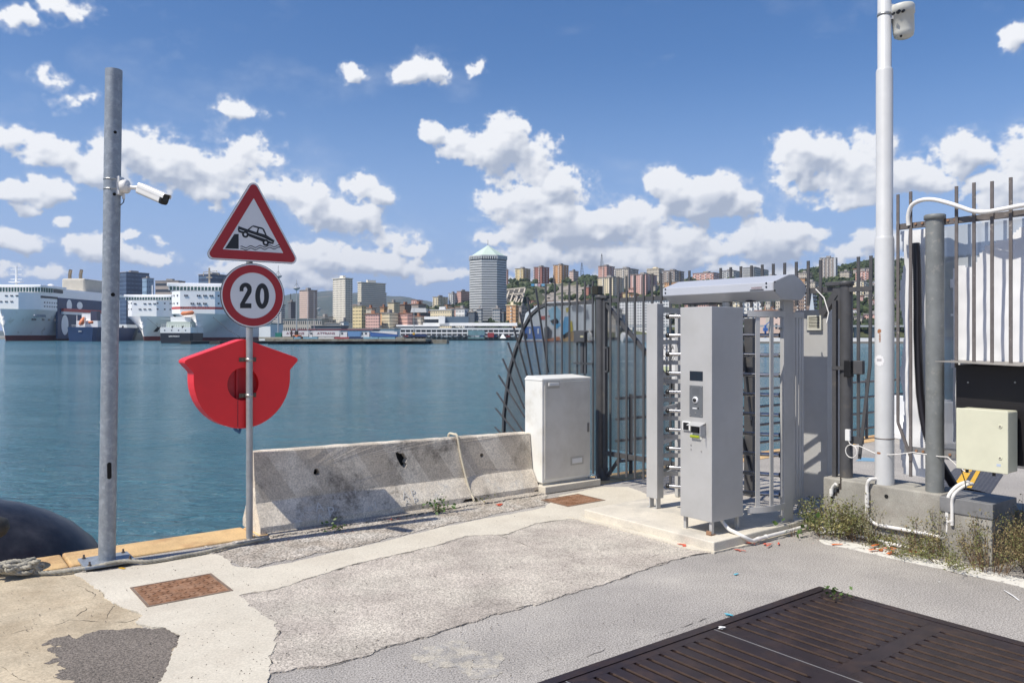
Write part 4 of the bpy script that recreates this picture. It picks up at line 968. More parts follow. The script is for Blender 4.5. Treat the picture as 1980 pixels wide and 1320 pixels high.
MB().tube([(5.765, p[1], (p[2] + q_[2]) / 2), (5.765, q_[1], (p[2] + q_[2]) / 2)], .014, 12).build('spirit_level', mat('level_green', (.42, .50, .02), .15, 0, 0, trans=.35), rc)
# slim columns
for (x, y, w, d_, zt, nm) in ((6.22, 5.655, .10, .15, 2.23, 'slim_column'), (6.86, 5.93, .13, .045, 2.19, 'slim_column')):
    MB().box(x, y, .20 if nm and y < 5.9 else .10, x + w, y + d_, zt).build(nm, TGREY, tu, bevel=.004)
for (x, y) in ((6.228, 5.668), (6.228, 5.760)):
    b = MB(); b.box(x, y, SZ, x + .06, y + .012, .199); b.box(x, y - .0, SZ, x + .085, y + .045, SZ + .008); b.build('column_foot', TGREY, tu)
# right post
MB().box(6.735, 4.50, SZ, 6.895, 4.545, 2.27).build('post', TGREY, tu, bevel=.004)
for z in (2.15, 1.965, .34, .16): 
    for dz_ in (0, .012): MB().lathe([(.011, 0), (.011, .012)], (6.725 - dz_, 4.53, z), 8, False, (-1, 0, 0)).build('bolt', ZINC, tu)
# canopy beam, octagonal section running along b
sec = [(6.655, 2.475), (6.745, 2.482), (6.88, 2.425), (6.95, 2.375), (6.95, 2.30), (6.86, 2.235), (6.55, 2.235), (6.41, 2.315), (6.41, 2.395)]
sec = [(x, z + .0) for x, z in sec]
cb_ = MB().prism(sec, (0, 4.40, 0), (1, 0, 0), (0, 0, 1), (0, 1, 0), 1.35)
cno = cb_.build('canopy_beam', mat('canopy_grey', (.50, .515, .55), .35, .15, .03, 2), tu, bevel=.005)
MB().prism([(6.68 + (x - 6.68) * .985, 2.36 + (z - 2.36) * .97) for x, z in sec], (0, 4.394, 0), (1, 0, 0), (0, 0, 1), (0, 1, 0), .005).build('end_cap', TGREY, cno, bevel=.002)
for (x, z) in ((6.43, 2.395), (6.43, 2.315), (6.935, 2.375), (6.935, 2.305)): MB().lathe([(.009, 0), (.009, .004)], (x, 4.394, z), 8, False, (0, -1, 0)).build('cap_screw', BLACK, cno)
for (y, z) in ((4.47, 2.385), (4.47, 2.35), (5.71, 2.385), (5.71, 2.345)): MB().lathe([(.010, 0), (.010, .003)], (6.41, y, z), 8, False, (-1, 0, 0)).build('side_screw', BLACK, cno)
MB().box(6.407, 4.50, 2.322, 6.4095, 4.65, 2.333).build('badge_bar', GATE, cno, bevel=0)
text('INGRESSO', .026, mat('badge_ink', (.22, .10, .10), .5), cno, ABM @ Vector((6.4085, 4.575, 2.346)), ABM.to_3x3() @ Vector((0, -1, 0)), (0, 0, 1), .0008, name='badge_lettering')
MB().lathe([(.035, 0), (.038, -.008), (.020, -.010)], (6.56, 4.93, 2.235), 18, True).build('downlight', mat('downlight_glass', (.75, .70, .55), .2, .3), cno)
MB().box(6.53, 4.72, 2.228, 6.60, 4.79, 2.2345).build('vent_slot', HOLE, cno)
MB().box(6.55, 5.25, 2.222, 6.80, 5.60, 2.2345).build('service_plate', GATE, cno)
# rotor
MB().lathe([(.055, 0), (.055, 1.96)], (CA, CB, .27), 20).build('rotor_shaft', mat('rotor_steel', (.35, .33, .30), .3, .8), tu)
d0 = Vector((.46, -.89, 0)).normalized() * .51
for w_ in range(4):
    dr_ = Matrix.Rotation(R(90 * w_), 3, 'Z') @ Vector((.245, -.475, 0)).normalized()
    Lw = .51 if w_ != 2 else .60
    for k in range(10):
        z = .335 + k * .1955
        p0 = Vector((CA, CB, z)) + dr_ * .05; p1 = Vector((CA, CB, z)) + dr_ * Lw
        ar = MB().tube([p0, p1], .0195, 12, smooth=True).build('arm', CHROME, tu)
        MB().lathe([(.024, -.012), (.026, 0), (.026, .018), (.012, .03)], p1, 12, True, dr_).build('arm_cap', BLACK, ar)
# caged guard: rings and flat bars around the rotor
def ring_arc(a0, a1, z, rad=RAD, w=.012, h=.055, nm='guard_ring', k=14, to=None):
    b = MB(); vs_ = []
    for i in range(k + 1):
        t_ = R(a0 + (a1 - a0) * i / k)
        for rr_ in (rad - w / 2, rad + w / 2):
            for zz in (z - h / 2, z + h / 2): vs_.append((CA + rr_ * math.cos(t_), CB + rr_ * math.sin(t_), zz))
    fs_ = []
    for i in range(k):
        o_ = i * 4; fs_ += [(o_, o_ + 4, o_ + 5, o_ + 1), (o_ + 2, o_ + 3, o_ + 7, o_ + 6), (o_ + 1, o_ + 5, o_ + 7, o_ + 3), (o_, o_ + 2, o_ + 6, o_ + 4)]
    fs_ += [(0, 1, 3, 2), (k * 4, k * 4 + 2, k * 4 + 3, k * 4 + 1)]
    b.add(vs_, fs_); return b.build(nm, TGREY, to or tu)
for z in (2.10, .265): ring_arc(236, 284, z, .585)
for px, nm in ((1465.5, 0), (1493, 0)):
    # bars standing on the ring, found by the ray through the photo column
    best = None
    for i in range(240, 296):
        v = P(CA + .585 * math.cos(R(i)), CB + .585 * math.sin(R(i))); x = 990 + FPX * v.x / v.y
        if best is None or abs(x - px) < best[0]: best = (abs(x - px), i)
    t_ = R(best[1]); c_ = (CA + .575 * math.cos(t_), CB + .575 * math.sin(t_))
    barpart('guard_bar', (c_[0], c_[1], .27), (c_[0], c_[1], 2.08), .042, .014, TGREY, tu, side=(-math.sin(t_), math.cos(t_), 0))
# guard right of the post, curving away
    t_ = R(i); c_ = (CA + .590 * math.cos(t_), CB + .590 * math.sin(t_)); barpart('guard_bar', (c_[0], c_[1], .27), (c_[0], c_[1], 2.08), .040, .014, TGREY, tu, side=(-math.sin(t_), math.cos(t_), 0))
for z in (2.10, .265): barpart('guard_rail', (6.89, 4.522, z), (7.16, 4.56, z), .055, .012, TGREY, tu, side=(0, 0, 1))
for x in (6.955, 7.02, 7.085, 7.14): barpart('guard_bar', (x, 4.53 + (x - 6.9) * .14, .27), (x, 4.53 + (x - 6.9) * .14, 2.08), .035, .014, TGREY, tu, side=(1, 0, 0))
MB().box(7.10, 4.50, SZ, 7.125, 4.54, .25).build('guard_foot', TGREY, tu)
# comb between the slim columns: flat rings with curved blades
for k in range(6):
    z = .415 + k * .352
    barpart('comb_rail', (6.32, 5.70, z), (6.88, 5.95, z), .045, .012, TGREY, tu, side=(0, 0, 1))
barpart('comb_rail', (6.32, 5.70, 2.17), (6.88, 5.95, 2.17), .06, .02, TGREY, tu, side=(0, 0, 1))
for k in range(7):
    z = .335 + k * .196 + .098
    b = MB(); vs_ = []
    for i in range(9):
        t_ = i / 8; x = 6.30 + .30 * t_; y = 5.67 - .18 * t_ + .13 * math.sin(t_ * math.pi); zz = z + .0 * t_
        for dz_ in (-.022, .022): vs_.append((x, y, zz + dz_)); vs_.append((x + .012, y + .008, zz + dz_))
    fs_ = []
    for i in range(8):
        o_ = i * 4; fs_ += [(o_, o_ + 4, o_ + 6, o_ + 2), (o_ + 1, o_ + 3, o_ + 7, o_ + 5), (o_, o_ + 1, o_ + 5, o_ + 4), (o_ + 2, o_ + 6, o_ + 7, o_ + 3)]
    fs_ += [(0, 2, 3, 1), (32, 33, 35, 34)]; b.add(vs_, fs_); b.build('comb_blade', TGREY, tu)
# second column with vent grille
tb = thing('control_column', 'tall grey metal control column with a cream vent grille, right of the turnstile', 'control cabinet', P(7.45, 4.48, SZ))
MB().box(7.45, 4.476, .215, 7.90, 4.845, 2.16).build('body', TGREY, tb, bevel=.004)
for (x, y) in ((7.46, 4.80), (7.87, 4.80), (7.87, 4.49)): MB().box(x, y, .001, x + .02, y + .02, .216).build('column_foot', TGREY, tb)
p, q_ = RA(1564.5, 610, 7.45), RA(1591, 638, 7.45)
VG = mat('vent_cream', (.62, .61, .53), .4)
vf = MB(); y0_, y1_, z0_, z1_ = q_[1], p[1], q_[2], p[2]; w = .015
for bx in ((y0_, z0_, y0_ + w, z1_), (y1_ - w, z0_, y1_, z1_), (y0_ + w, z1_ - w, y1_ - w, z1_), (y0_ + w, z0_, y1_ - w, z0_ + w)): vf.box(7.415, bx[0], bx[1], 7.4495, bx[2], bx[3])
vo = vf.build('vent_grille', VG, tb)
MB().box(7.446, y0_ + w, z0_ + w, 7.4497, y1_ - w, z1_ - w).build('vent_back', HOLE, vo)
for k in range(8):
    z = z0_ + w + (z1_ - z0_ - 2 * w) * (k + .5) / 8; MB().hexa([(7.422, y0_ + w, z - .006), (7.440, y0_ + w, z + .001), (7.440, y1_ - w, z + .001), (7.422, y1_ - w, z - .006)], [(7.422, y0_ + w, z - .002), (7.440, y0_ + w, z + .005), (7.440, y1_ - w, z + .005), (7.422, y1_ - w, z - .002)]).build('louvre', VG, vo)
# grey frame post with a diagonal, seen through the cage
fpz = thing('passage_frame', 'grey steel passage frame with a diagonal strut behind the turnstile arms', 'gate frame', P(7.9, 5.6, 0))
p = RA(1450, 700, 7.95); MB().box(7.93, p[1] - .05, .0, 8.00, p[1] + .07, 2.10).build('stile', GATE, fpz, bevel=.004)
MB().bar((7.90, p[1] + .10, 1.95), (7.90, p[1] - .04, .9), .04, .03).build('strut', GATE, fpz)
MB().bar((7.90, p[1] + .10, .75), (7.90, p[1] - .04, .25), .04, .03).build('strut', GATE, fpz)

# notice hung on the gate behind the turnstile
nb = thing('notice_board', 'white notice with DIVIETO DI SOSTA lettering hung on the fence behind the turnstile', 'notice', P(FA + .05, 6.3, 1.4))
p, q_ = RA(1262, 653, FA + .06), RA(1311, 746, FA + .06)
MB().box(FA + .06, q_[1], q_[2], FA + .065, p[1], p[2]).build('panel', SIGNW, nb)
ym = (p[1] + q_[1]) / 2; wd = p[1] - q_[1]
for s_, py, szz in (('DIVIETO', 661.5, .082), ('DI SOSTA', 672, .082), ('SOCCORSO', 693, .082)):
    z_ = RA(1290, py, FA + .06)[2]; text(s_, szz, SIGNK, nb, ABM @ Vector((FA + .0585, ym, z_)), ABM.to_3x3() @ Vector((0, -1, 0)), (0, 0, 1), .0006, name='lettering', sx=.82)
MB().box(FA + .0585, ym - .06, RA(1290, 734, FA + .06)[2], FA + .0595, ym + .03, RA(1290, 708, FA + .06)[2]).build('green_symbol', mat('notice_green', (.55, .62, .42), .5), nb)

# ================================================================ low wall
WZ = .52
lw = thing('low_wall', 'low cracked concrete wall carrying the gate posts at the right', 'wall', P(7.14, 4.33, 0))
wb = MB(); 
outl_ = []
MB().box(7.14, 3.22, .0, 7.58, 4.335, WZ).build('wall_block', CONCW, lw, bevel=.012)
ck = MB(); cpts = [RA(1625, 921, 7.14), RA(1626, 935, 7.14), RA(1622, 945, 7.14), RA(1618, 952, 7.14), RA(1609, 956, 7.14), RA(1607, 972, 7.14)]
for i in range(len(cpts) - 1):
    A_, B_ = Vector(cpts[i]), Vector(cpts[i + 1]); ck.box(7.1385, min(A_.y, B_.y) - .006, min(A_.z, B_.z) - .002, 7.1398, max(A_.y, B_.y) + .004, max(A_.z, B_.z) + .002)
tag(ck.build('crack', CRACK, lw), None)
MB().lathe([(.018, 0), (.018, .004)], RA(1714, 959, 7.1395), 14, False, (-1, 0, 0)).build('drill_hole', HOLE, lw)
cl = thing('clad_pier', 'dark grey metal clad concrete block at the end of the low wall', 'wall', P(7.10, 2.8, 0))
MB().box(7.10, 2.80, .0, 7.56, 3.213, WZ - .13).build('concrete_core', CONCW, cl, bevel=.008)
MB().box(7.09, 2.79, WZ - .13, 7.57, 3.213, WZ - .005).build('metal_cladding', METALCLAD, cl, bevel=.004)
bw = thing('rear_wall', 'pale low concrete kerb wall running right behind the dry weeds', 'wall', P(7.7, 2.7, 0))
MB().box(7.62, -.5, .0, 7.95, 3.0, .40).build('wall_block', CONCW, bw, bevel=.01)

# white conduit pipes
def pipe(pts, r, label, ribbed=0, clips=(), fit=()):
    t_ = thing('conduit_pipe', label, 'pipe', ABM @ Vector(pts[0])); P_ = [Vector(p) for p in pts]; fine = []
    for i in range(len(P_) - 1):
        a_, b_, c_, d_ = P_[max(i - 1, 0)], P_[i], P_[i + 1], P_[min(i + 2, len(P_) - 1)]; k = max(2, int((c_ - b_).length / .006)) if i < ribbed else max(3, int((c_ - b_).length / .03))
        for j in range(k):
            u = j / k; fine.append((.5 * ((2 * b_) + (c_ - a_) * u + (2 * a_ - 5 * b_ + 4 * c_ - d_) * u * u + (3 * b_ - a_ - 3 * c_ + d_) * u ** 3), i < ribbed))
    fine.append((P_[-1], False)); rs2 = [r * (1 + (.10 if k % 2 else -.08)) if f[1] else r for k, f in enumerate(fine)]
    MB().tube([f[0] for f in fine], rs2, 12).build('tube', PVC, t_)
    for c_ in fit: 
        A_, d_ = Vector(c_[0]), Vector(c_[1]).normalized(); MB().tube([A_ - d_ * .022, A_ + d_ * .022], r * 1.22, 14).build('coupling', PVC, t_)
    for c_ in clips:
        A_, d_ = Vector(c_[0]), Vector(c_[1]).normalized(); MB().tube([A_ - d_ * .008, A_ + d_ * .008], r * 1.3, 10).build('clip', PVC, t_)
    return t_
u_ = (1, 0, 0); dn = (0, 0, 1); vb = (0, 1, 0)
pipe([(5.98, 4.72, .235), (5.99, 4.66, .20), (5.99, 4.58, .135), (5.99, 4.50, .115), (6.02, 4.43, .085), (6.10, 4.405, .045), (6.18, 4.405, .045), (6.4, 4.41, .045), (6.7, 4.41, .045), (7.05, 4.41, .05)], .017, 'white flexible conduit running along the foot of the turnstile slab', 5, [((6.32, 4.41, .045), u_)], [((6.20, 4.405, .045), u_)])
wf = 7.115
W_ = lambda x, y: RA(x, y, wf)
pipe([RA(1703, 930, 7.22), RA(1694, 926, 7.18), RA(1682, 927, wf), W_(1677, 938), W_(1676.5, 955), W_(1676.5, 990), W_(1680, 1002), W_(1690, 1011), W_(1705, 1016), W_(1750, 1024), W_(1800, 1034), W_(1820, 1038)], .0165, 'white conduit climbing the low wall beside the white pole', 4,
     [(W_(1677, 978), dn), (W_(1714, 1017), vb), (W_(1790, 1031), vb)], [(W_(1676.5, 957), dn), (W_(1676.5, 967), dn)])
pipe([W_(1820, 1038), W_(1829, 1036), W_(1832, 1020), W_(1832, 985), W_(1832, 970), W_(1837, 954), RA(1850, 940, 7.2), RA(1864, 933, 7.26), RA(1872, 932, 7.32)], .0165, 'white conduit bending over the wall below the cream box, left of two', 0, [(W_(1834, 1007), dn)], [(W_(1831, 980), dn), (W_(1832, 993), dn)])
W2 = lambda x, y: RA(x, y, 7.085)
pipe([W2(1841, 1015), W2(1841, 985), W2(1841, 970), W2(1845, 955), RA(1860, 942, 7.2), RA(1872, 936, 7.26), RA(1880, 935, 7.32)], .014, 'white conduit bending over the wall below the cream box, right of two', 0, [(W2(1840, 1007), dn)])
pipe([RA(1616, 935, 7.10), RA(1610, 942, wf), RA(1608, 950, wf), RA(1607, 958, wf)], .016, 'short white elbow pipe coming out of the cracked end of the low wall', 0, (), [(W_(1607.5, 950), dn)])
pipe([RA(1757, 436, 7.25), RA(1756, 418, 7.24), RA(1763, 397, 7.22), RA(1782, 387, 7.2), RA(1805, 386, 7.2), RA(1835, 393, 7.2), RA(1862, 402, 7.2), RA(1880, 408, 7.2), RA(1905, 410, 7.2), RA(1940, 404, 7.2), RA(1985, 396, 7.2), RA(2060, 388, 7.2)], .019, 'grey white flexible conduit looping over the top of the right fence')
pipe([(7.095, 4.33, .03), (7.095, 4.1, .03), (7.07, 3.8, .03), (7.05, 3.55, .028), (7.02, 3.3, .028)], .014, 'white conduit lying half buried in weeds at the wall foot')

# black corrugated hose
bh = thing('corrugated_hose', 'thick black corrugated hose hanging down the right fence beside the grey post', 'hose', P(7.3, 3.5, 2))
hp = [RA(x, y, 7.36) for x, y in ((1770, 470), (1773, 520), (1774, 580), (1774, 640), (1776, 700), (1779, 760), (1784, 800), (1790, 830), (1798, 858))] + [RA(1815, 890, 7.5), RA(1830, 915, 7.6), RA(1845, 940, 7.7)]
fine = []
for i in range(len(hp) - 1):
    A_, B_ = Vector(hp[i]), Vector(hp[i + 1]); k = int((B_ - A_).length / .008); fine += [A_ + (B_ - A_) * j / k for j in range(k)]
MB().tube(fine, [.040 if k % 2 else .032 for k in range(len(fine))], 14).build('hose', mat('hose_black', (.018, .016, .020), .3), bh)

# ================================================================ tall white pole and its device
wpz = thing('white_pole', 'tall stepped white pole with rust marks standing on the low wall', 'pole', P(7.25, 3.78, WZ))
MB().lathe([(.084, 0), (.084, 2.27), (.078, 2.29), (.0735, 2.30), (.0735, 3.83), (.068, 3.85), (.060, 3.86), (.060, 6.9)], (7.25, 3.78, WZ), 40).build('shaft', POLEW, wpz)
MB().lathe([(.0605, -.012), (.064, -.012), (.064, .012), (.0605, .012)], (7.25, 3.78, 4.875), 30).build('clamp_band', ZINC, wpz)
MB().lathe([(.0845, -.004), (.0865, -.004), (.0865, .004), (.0845, .004)], (7.25, 3.78, .945), 30).build('tie_wire', BOLT, wpz)
tw = Vector((-7.25, -3.78, 0)).normalized(); sdw = Vector((-tw.y, tw.x, 0))
def on_w(px, py, r):       # a point on the white pole's skin
    sx = (px - 1711) / FPX * 7.40; z = CAM_H + (HOR - py) / FPX * 7.35; return Vector((7.25, 3.78, 0)) + tw * math.sqrt(max(0, r * r - sx * sx)) + sdw * sx + Vector((0, 0, z))
def patch(px, py, wpx, hpx, m, nm, shape=None, r=.0846):
    k = 10; rows_ = []
    for j in range(k + 1):
        row = []
        for i in range(k + 1):
            row.append(on_w(px + wpx * (i / k - .5), py + hpx * (j / k - .5), r))
        rows_.append(row)
    vs_ = [v for r_ in rows_ for v in r_]; fs_ = []
    for j in range(k):
        for i in range(k):
            u, v = (i + .5) / k * 2 - 1, (j + .5) / k * 2 - 1
            if shape is None or shape(u, v): fs_.append((j * (k + 1) + i, j * (k + 1) + i + 1, (j + 1) * (k + 1) + i + 1, (j + 1) * (k + 1) + i))
    MB().add(vs_, fs_).build(nm, m, wpz, weld=False)
patch(1702, 697, 17, 21, mat('sticker_paper', (.78, .77, .76), .5), 'round_sticker', lambda u, v: u * u + v * v < 1.0, .0852)
patch(1702, 696, 8, 5, mat('sticker_ink', (.45, .43, .43), .5), 'sticker_print', None, .0856)
ru = mat('rust_stain', (.34, .15, .07), .85, 0, .3, 60)
patch(1702, 640, 8, 10, ru, 'rust_mark', lambda u, v: (u * u + v * v) < .7 + .4 * mnoise.noise(Vector((u * 4, v * 4, 1))), .0850)
patch(1703, 653, 3, 16, ru, 'rust_mark', lambda u, v: mnoise.noise(Vector((u * 3, v * 6, 5))) > -.05, .0850)
patch(1701, 876, 8, 5, ru, 'rust_mark', lambda u, v: (u * u + v * v) < .8, .0850)
# device housing under the clamp
dv = thing('antenna_housing', 'off white round radio housing on a bracket at the top of the white pole', 'antenna', at(1746, 45, 7.35))
b = MB(I4); c_ = at(1748, 75, 7.38); b.lathe([(.0, .0), (.055, .004), (.082, .02), (.092, .06), (.097, .22), (.105, .222), (.108, .29), (.10, .305), (.05, .31)], c_, 32, True, (-.06, .0, 1)); b.build('housing', mat('housing_cream', (.55, .55, .50), .4, 0, .06), dv)
b = MB(I4); b.prism([(0, 0), (.03, .0), (.20, -.09), (.20, -.12), (0, -.14)], at(1722, 8, 7.36), (1, 0, 0), (0, 0, 1), (0, 1, 0), .012); b.build('bracket', mat('bracket_paint', (.55, .56, .57), .4, .2), dv)
for px, py, r in ((1736, 24, .018), (1745, 23, .014), (1726, 28, .012)): MB(I4).lathe([(r, 0), (r * .8, .03)], at(px, py, 7.30), 12, True, (0, -1, 0)).build('cable_gland', BLACK, dv)
MB(I4).lathe([(.012, 0), (.012, .004)], at(1742, 70, 7.29) + Vector((0, 0, .0)), 12, False, (0, -1, -.3)).build('drain_plug', BLACK, dv)

# ================================================================ right fence
gp2 = fpost(7.25, 3.325, WZ, 2.965, .075, GPOST, 'thick grey green weathered post of the right fence between the hose and the cream box', name='fence_post')
rfn = thing('picket_fence', 'tall weathered picket fence panel with a tarpaulin behind it at the right edge', 'fence', P(FA, 3.0, .9))
barpart('rail', (FA, 3.68, 2.895), (FA, .9, 2.91), .045, .05, GATEL, rfn, side=(1, 0, 0))
for i, (y, zb) in enumerate([(3.656, 1.10), (3.54, .62)] + [(3.145 - .142 * k, 1.62 if k < 9 else .9) for k in range(16)]):
    barpart('picket', (FA - .035, y, zb), (FA - .035, y, 3.19 + .01 * (i % 2)), .026, .012, GATEL, rfn, side=(0, 1, 0))
barpart('picket', (FA - .035, 3.54, .80), (FA - .035, 3.656, 1.10), .026, .012, GATEL, rfn, side=(0, 1, 0))
MB().box(FA - .03, 3.40, .83, FA, 3.60, .89).build('splice_plate', METALCLAD, rfn); MB().box(FA - .03, 3.02, .83, FA, 3.25, .89).build('splice_plate', METALCLAD, rfn)
for y in (3.43, 3.49, 3.20, 3.14): MB().lathe([(.012, 0), (.012, .01)], (FA - .03, y, .86), 8, False, (-1, 0, 0)).build('rusty_bolt', RUST, rfn)
for y in (3.44, 3.50, 3.22, 3.16): MB().lathe([(.011, 0), (.011, .01)], (FA - .023, y, 2.905), 8, False, (-1, 0, 0)).build('rusty_bolt', RUST, rfn)
# tarpaulin: a white woven sheet and the clear film it is sewn to
def cloth(name, m, y0, y1, z0, z1, a_, root, ny=70, nz_=60, hole=None, amp=.02):
    vs_ = []; fs_ = []
    for j in range(nz_ + 1):
        for i in range(ny + 1):
            y = y0 + (y1 - y0) * i / ny; z = z0 + (z1 - z0) * j / nz_
            d_ = amp * (math.sin(y * 14 + math.sin(z * 3) * 1.2) * .5 + mnoise.noise(Vector((y * 3, z * 1.6, 3))) * 1.4 + .4 * mnoise.noise(Vector((y * 11, z * 7, 9))))
            vs_.append((a_ + d_, y, z))
    for j in range(nz_):
        for i in range(ny):
            y = y0 + (y1 - y0) * (i + .5) / ny; z = z0 + (z1 - z0) * (j + .5) / nz_
            if hole and hole(y, z): continue
            o_ = j * (ny + 1) + i; fs_.append((o_, o_ + 1, o_ + ny + 2, o_ + ny + 1))
    return MB().add(vs_, fs_, True).build(name, m, root, weld=False)
sm = bpy.data.materials.new('tarpaulin_weave'); sm.use_nodes = True; t = sm.node_tree; t.nodes.clear(); n = t.nodes.new; l = t.links.new
out = n('ShaderNodeOutputMaterial'); df = n('ShaderNodeBsdfDiffuse'); df.inputs[0].default_value = (.86, .86, .86, 1); tl = n('ShaderNodeBsdfTranslucent'); tl.inputs[0].default_value = (.85, .85, .87, 1)
m1 = n('ShaderNodeMixShader'); m1.inputs[0].default_value = .2; l(df.outputs[0], m1.inputs[1]); l(tl.outputs[0], m1.inputs[2]); l(m1.outputs[0], out.inputs[0])
fm = bpy.data.materials.new('tarpaulin_film'); fm.use_nodes = True; t = fm.node_tree; t.nodes.clear(); n = t.nodes.new; l = t.links.new
out = n('ShaderNodeOutputMaterial'); df = n('ShaderNodeBsdfDiffuse'); df.inputs[0].default_value = (.46, .50, .55, 1); tp_ = n('ShaderNodeBsdfTransparent'); gs = n('ShaderNodeBsdfGlossy'); gs.inputs['Roughness'].default_value = .08
m1 = n('ShaderNodeMixShader'); m1.inputs[0].default_value = .80; l(tp_.outputs[0], m1.inputs[1]); l(df.outputs[0], m1.inputs[2]); m2 = n('ShaderNodeMixShader'); m2.inputs[0].default_value = .10; l(m1.outputs[0], m2.inputs[1]); l(gs.outputs[0], m2.inputs[2]); l(m2.outputs[0], out.inputs[0])
tarp = thing('tarpaulin', 'white woven tarpaulin with a clear film window tied behind the right fence', 'tarpaulin', P(7.42, 3.0, .9))
def edge(y): 
    k = mnoise.noise(Vector((y * 5, 2, 2))); return 2.58 + (3.10 - y) * .55 + .12 * k if y > 2.5 else 3.4
cloth('woven_sheet', sm, 1.0, 3.30, .95, 2.885, 7.44, tarp, 110, 100, lambda y, z: z > edge(y) or (y > 3.26 + .03 * mnoise.noise(Vector((z * 7, 0, 0)))))
cloth('woven_sheet', sm, 3.475, 3.75, .60, 2.875, 7.44, tarp, 24, 70, lambda y, z: y > 3.715 + .02 * math.sin(z * 9) , .028)
cloth('clear_film', fm, 1.0, 3.50, .78, 2.88, 7.47, tarp, 60, 50, None, .006)
# dark metal box with a small roof
eb = thing('electrical_box', 'open black metal box under a small tin roof on the right fence', 'electrical box', P(7.15, 2.9, .85))
p = RA(1848, 707, 7.20); y1_ = p[1]
MB().box(7.20, 2.30, .84, 7.40, y1_, 1.645).build('body', mat('box_black', (.014, .012, .013), .5, .2, .1), eb, bevel=.004)
MB().hexa([(6.98, 2.55, 1.655), (6.98, 3.20, 1.675), (7.45, 3.20, 1.675), (7.45, 2.2, 1.665)], [(6.98, 2.55, 1.661), (6.98, 3.20, 1.681), (7.45, 3.20, 1.681), (7.45, 2.2, 1.671)]).build('tin_roof', mat('tin_roof', (.30, .28, .25), .5, .3), eb)
for x in (1872, 1963): MB().lathe([(.008, 0), (.006, .008)], RA(x, 739, 7.199), 10, True, (-1, 0, 0)).build('bright_screw', ZINC, eb)
MB().box(7.24, 2.35, .0, 7.38, 2.48, .84).build('support_leg', METALCLAD, eb)
cx = thing('junction_box', 'cream plastic junction cabinet with two round locks at the right edge', 'cabinet', P(6.95, 2.85, .8))
pa, pb2 = RA(1849.5, 788, 6.95), RA(1948, 914, 6.95); y0_, y1_ = pb2[1], pa[1]
MB().box(6.965, y0_, .80, 7.155, y1_, pa[2] - .005).build('body', CREAM, cx, bevel=.012)
fd = MB().box(6.95, y0_ - .004, .797, 6.9645, y1_ + .004, pa[2]).build('door', CREAM, cx, bevel=.006)
for x, y in ((1934, 824), (1934, 885)):
    c_ = RA(x, y, 6.9495); MB().lathe([(.015, 0), (.015, .004), (.010, .005)], c_, 16, False, (-1, 0, 0)).build('lock', CREAM, fd); MB().lathe([(.006, 0), (.006, .0015)], (6.9444, c_[1], c_[2]), 10, False, (-1, 0, 0)).build('key_slot', BOLT, fd)
c_ = RA(1931, 899, 6.9495); MB().box(6.9485, c_[1] - .015, c_[2] - .01, 6.9496, c_[1] + .015, c_[2] + .01).build('rating_label', mat('label_blue', (.45, .52, .62), .5), fd)
for x in (1870, 1922): c_ = RA(x, 916, 7.03); MB().tube([(7.03, c_[1], .80), (7.03, c_[1], .76)], .013, 10).build('cable_gland', BLACK, cx)
MB().box(7.1555, y0_ + .05, 1.1, 7.199, y1_ - .05, 1.2).build('mounting_strap', METALCLAD, cx)
for y in (y0_ + .05,): MB().tube([RA(1858, 905, 7.06), RA(1866, 930, 7.1), RA(1868, 948, 7.1)], .004, 5).build('hanging_wire', BLACK, cx)

# ================================================================ quay railing beyond the gate
qr = thing('quay_railing', 'low rusty tube railing along the quay edge beyond the gate', 'railing', P(8.0, 7.66, 0))
for z in (1.05, .77, .48, .20): MB().tube([(7.62, 7.66, z), (26, 7.66, z)], .020, 8).build('rail', GATEL, qr)
for k in range(10): MB().tube([(7.9 + k * 2.05, 7.66, 0), (7.9 + k * 2.05, 7.66, 1.10)], .028, 10).build('upright', GATE, qr)
# white plastic barriers behind the right fence
def wbar(a_, b_, rz, label):
    t_ = thing('plastic_barrier', label, 'barrier', P(a_, b_, 0), TH + rz, 'white plastic barriers beyond the right fence')
    Mx = WM[t_.name]; m = MB(Mx); pr = [(-.24, 0), (-.24, .10), (-.13, .30), (-.075, .42), (-.06, .78), (.06, .78), (.075, .42), (.13, .30), (.24, .10), (.24, 0)]
    m.prism(pr, (-.6, 0, 0), (0, 1, 0), (0, 0, 1), (1, 0, 0), 1.2); m.build('body', WPLAST, t_, bevel=.02); return t_
wbar(14.6, 6.95, R(75), 'white plastic traffic barrier standing left of the grey post behind the fence')
wbar(14.1, 6.05, R(95), 'white plastic traffic barrier standing right of the grey post behind the fence')
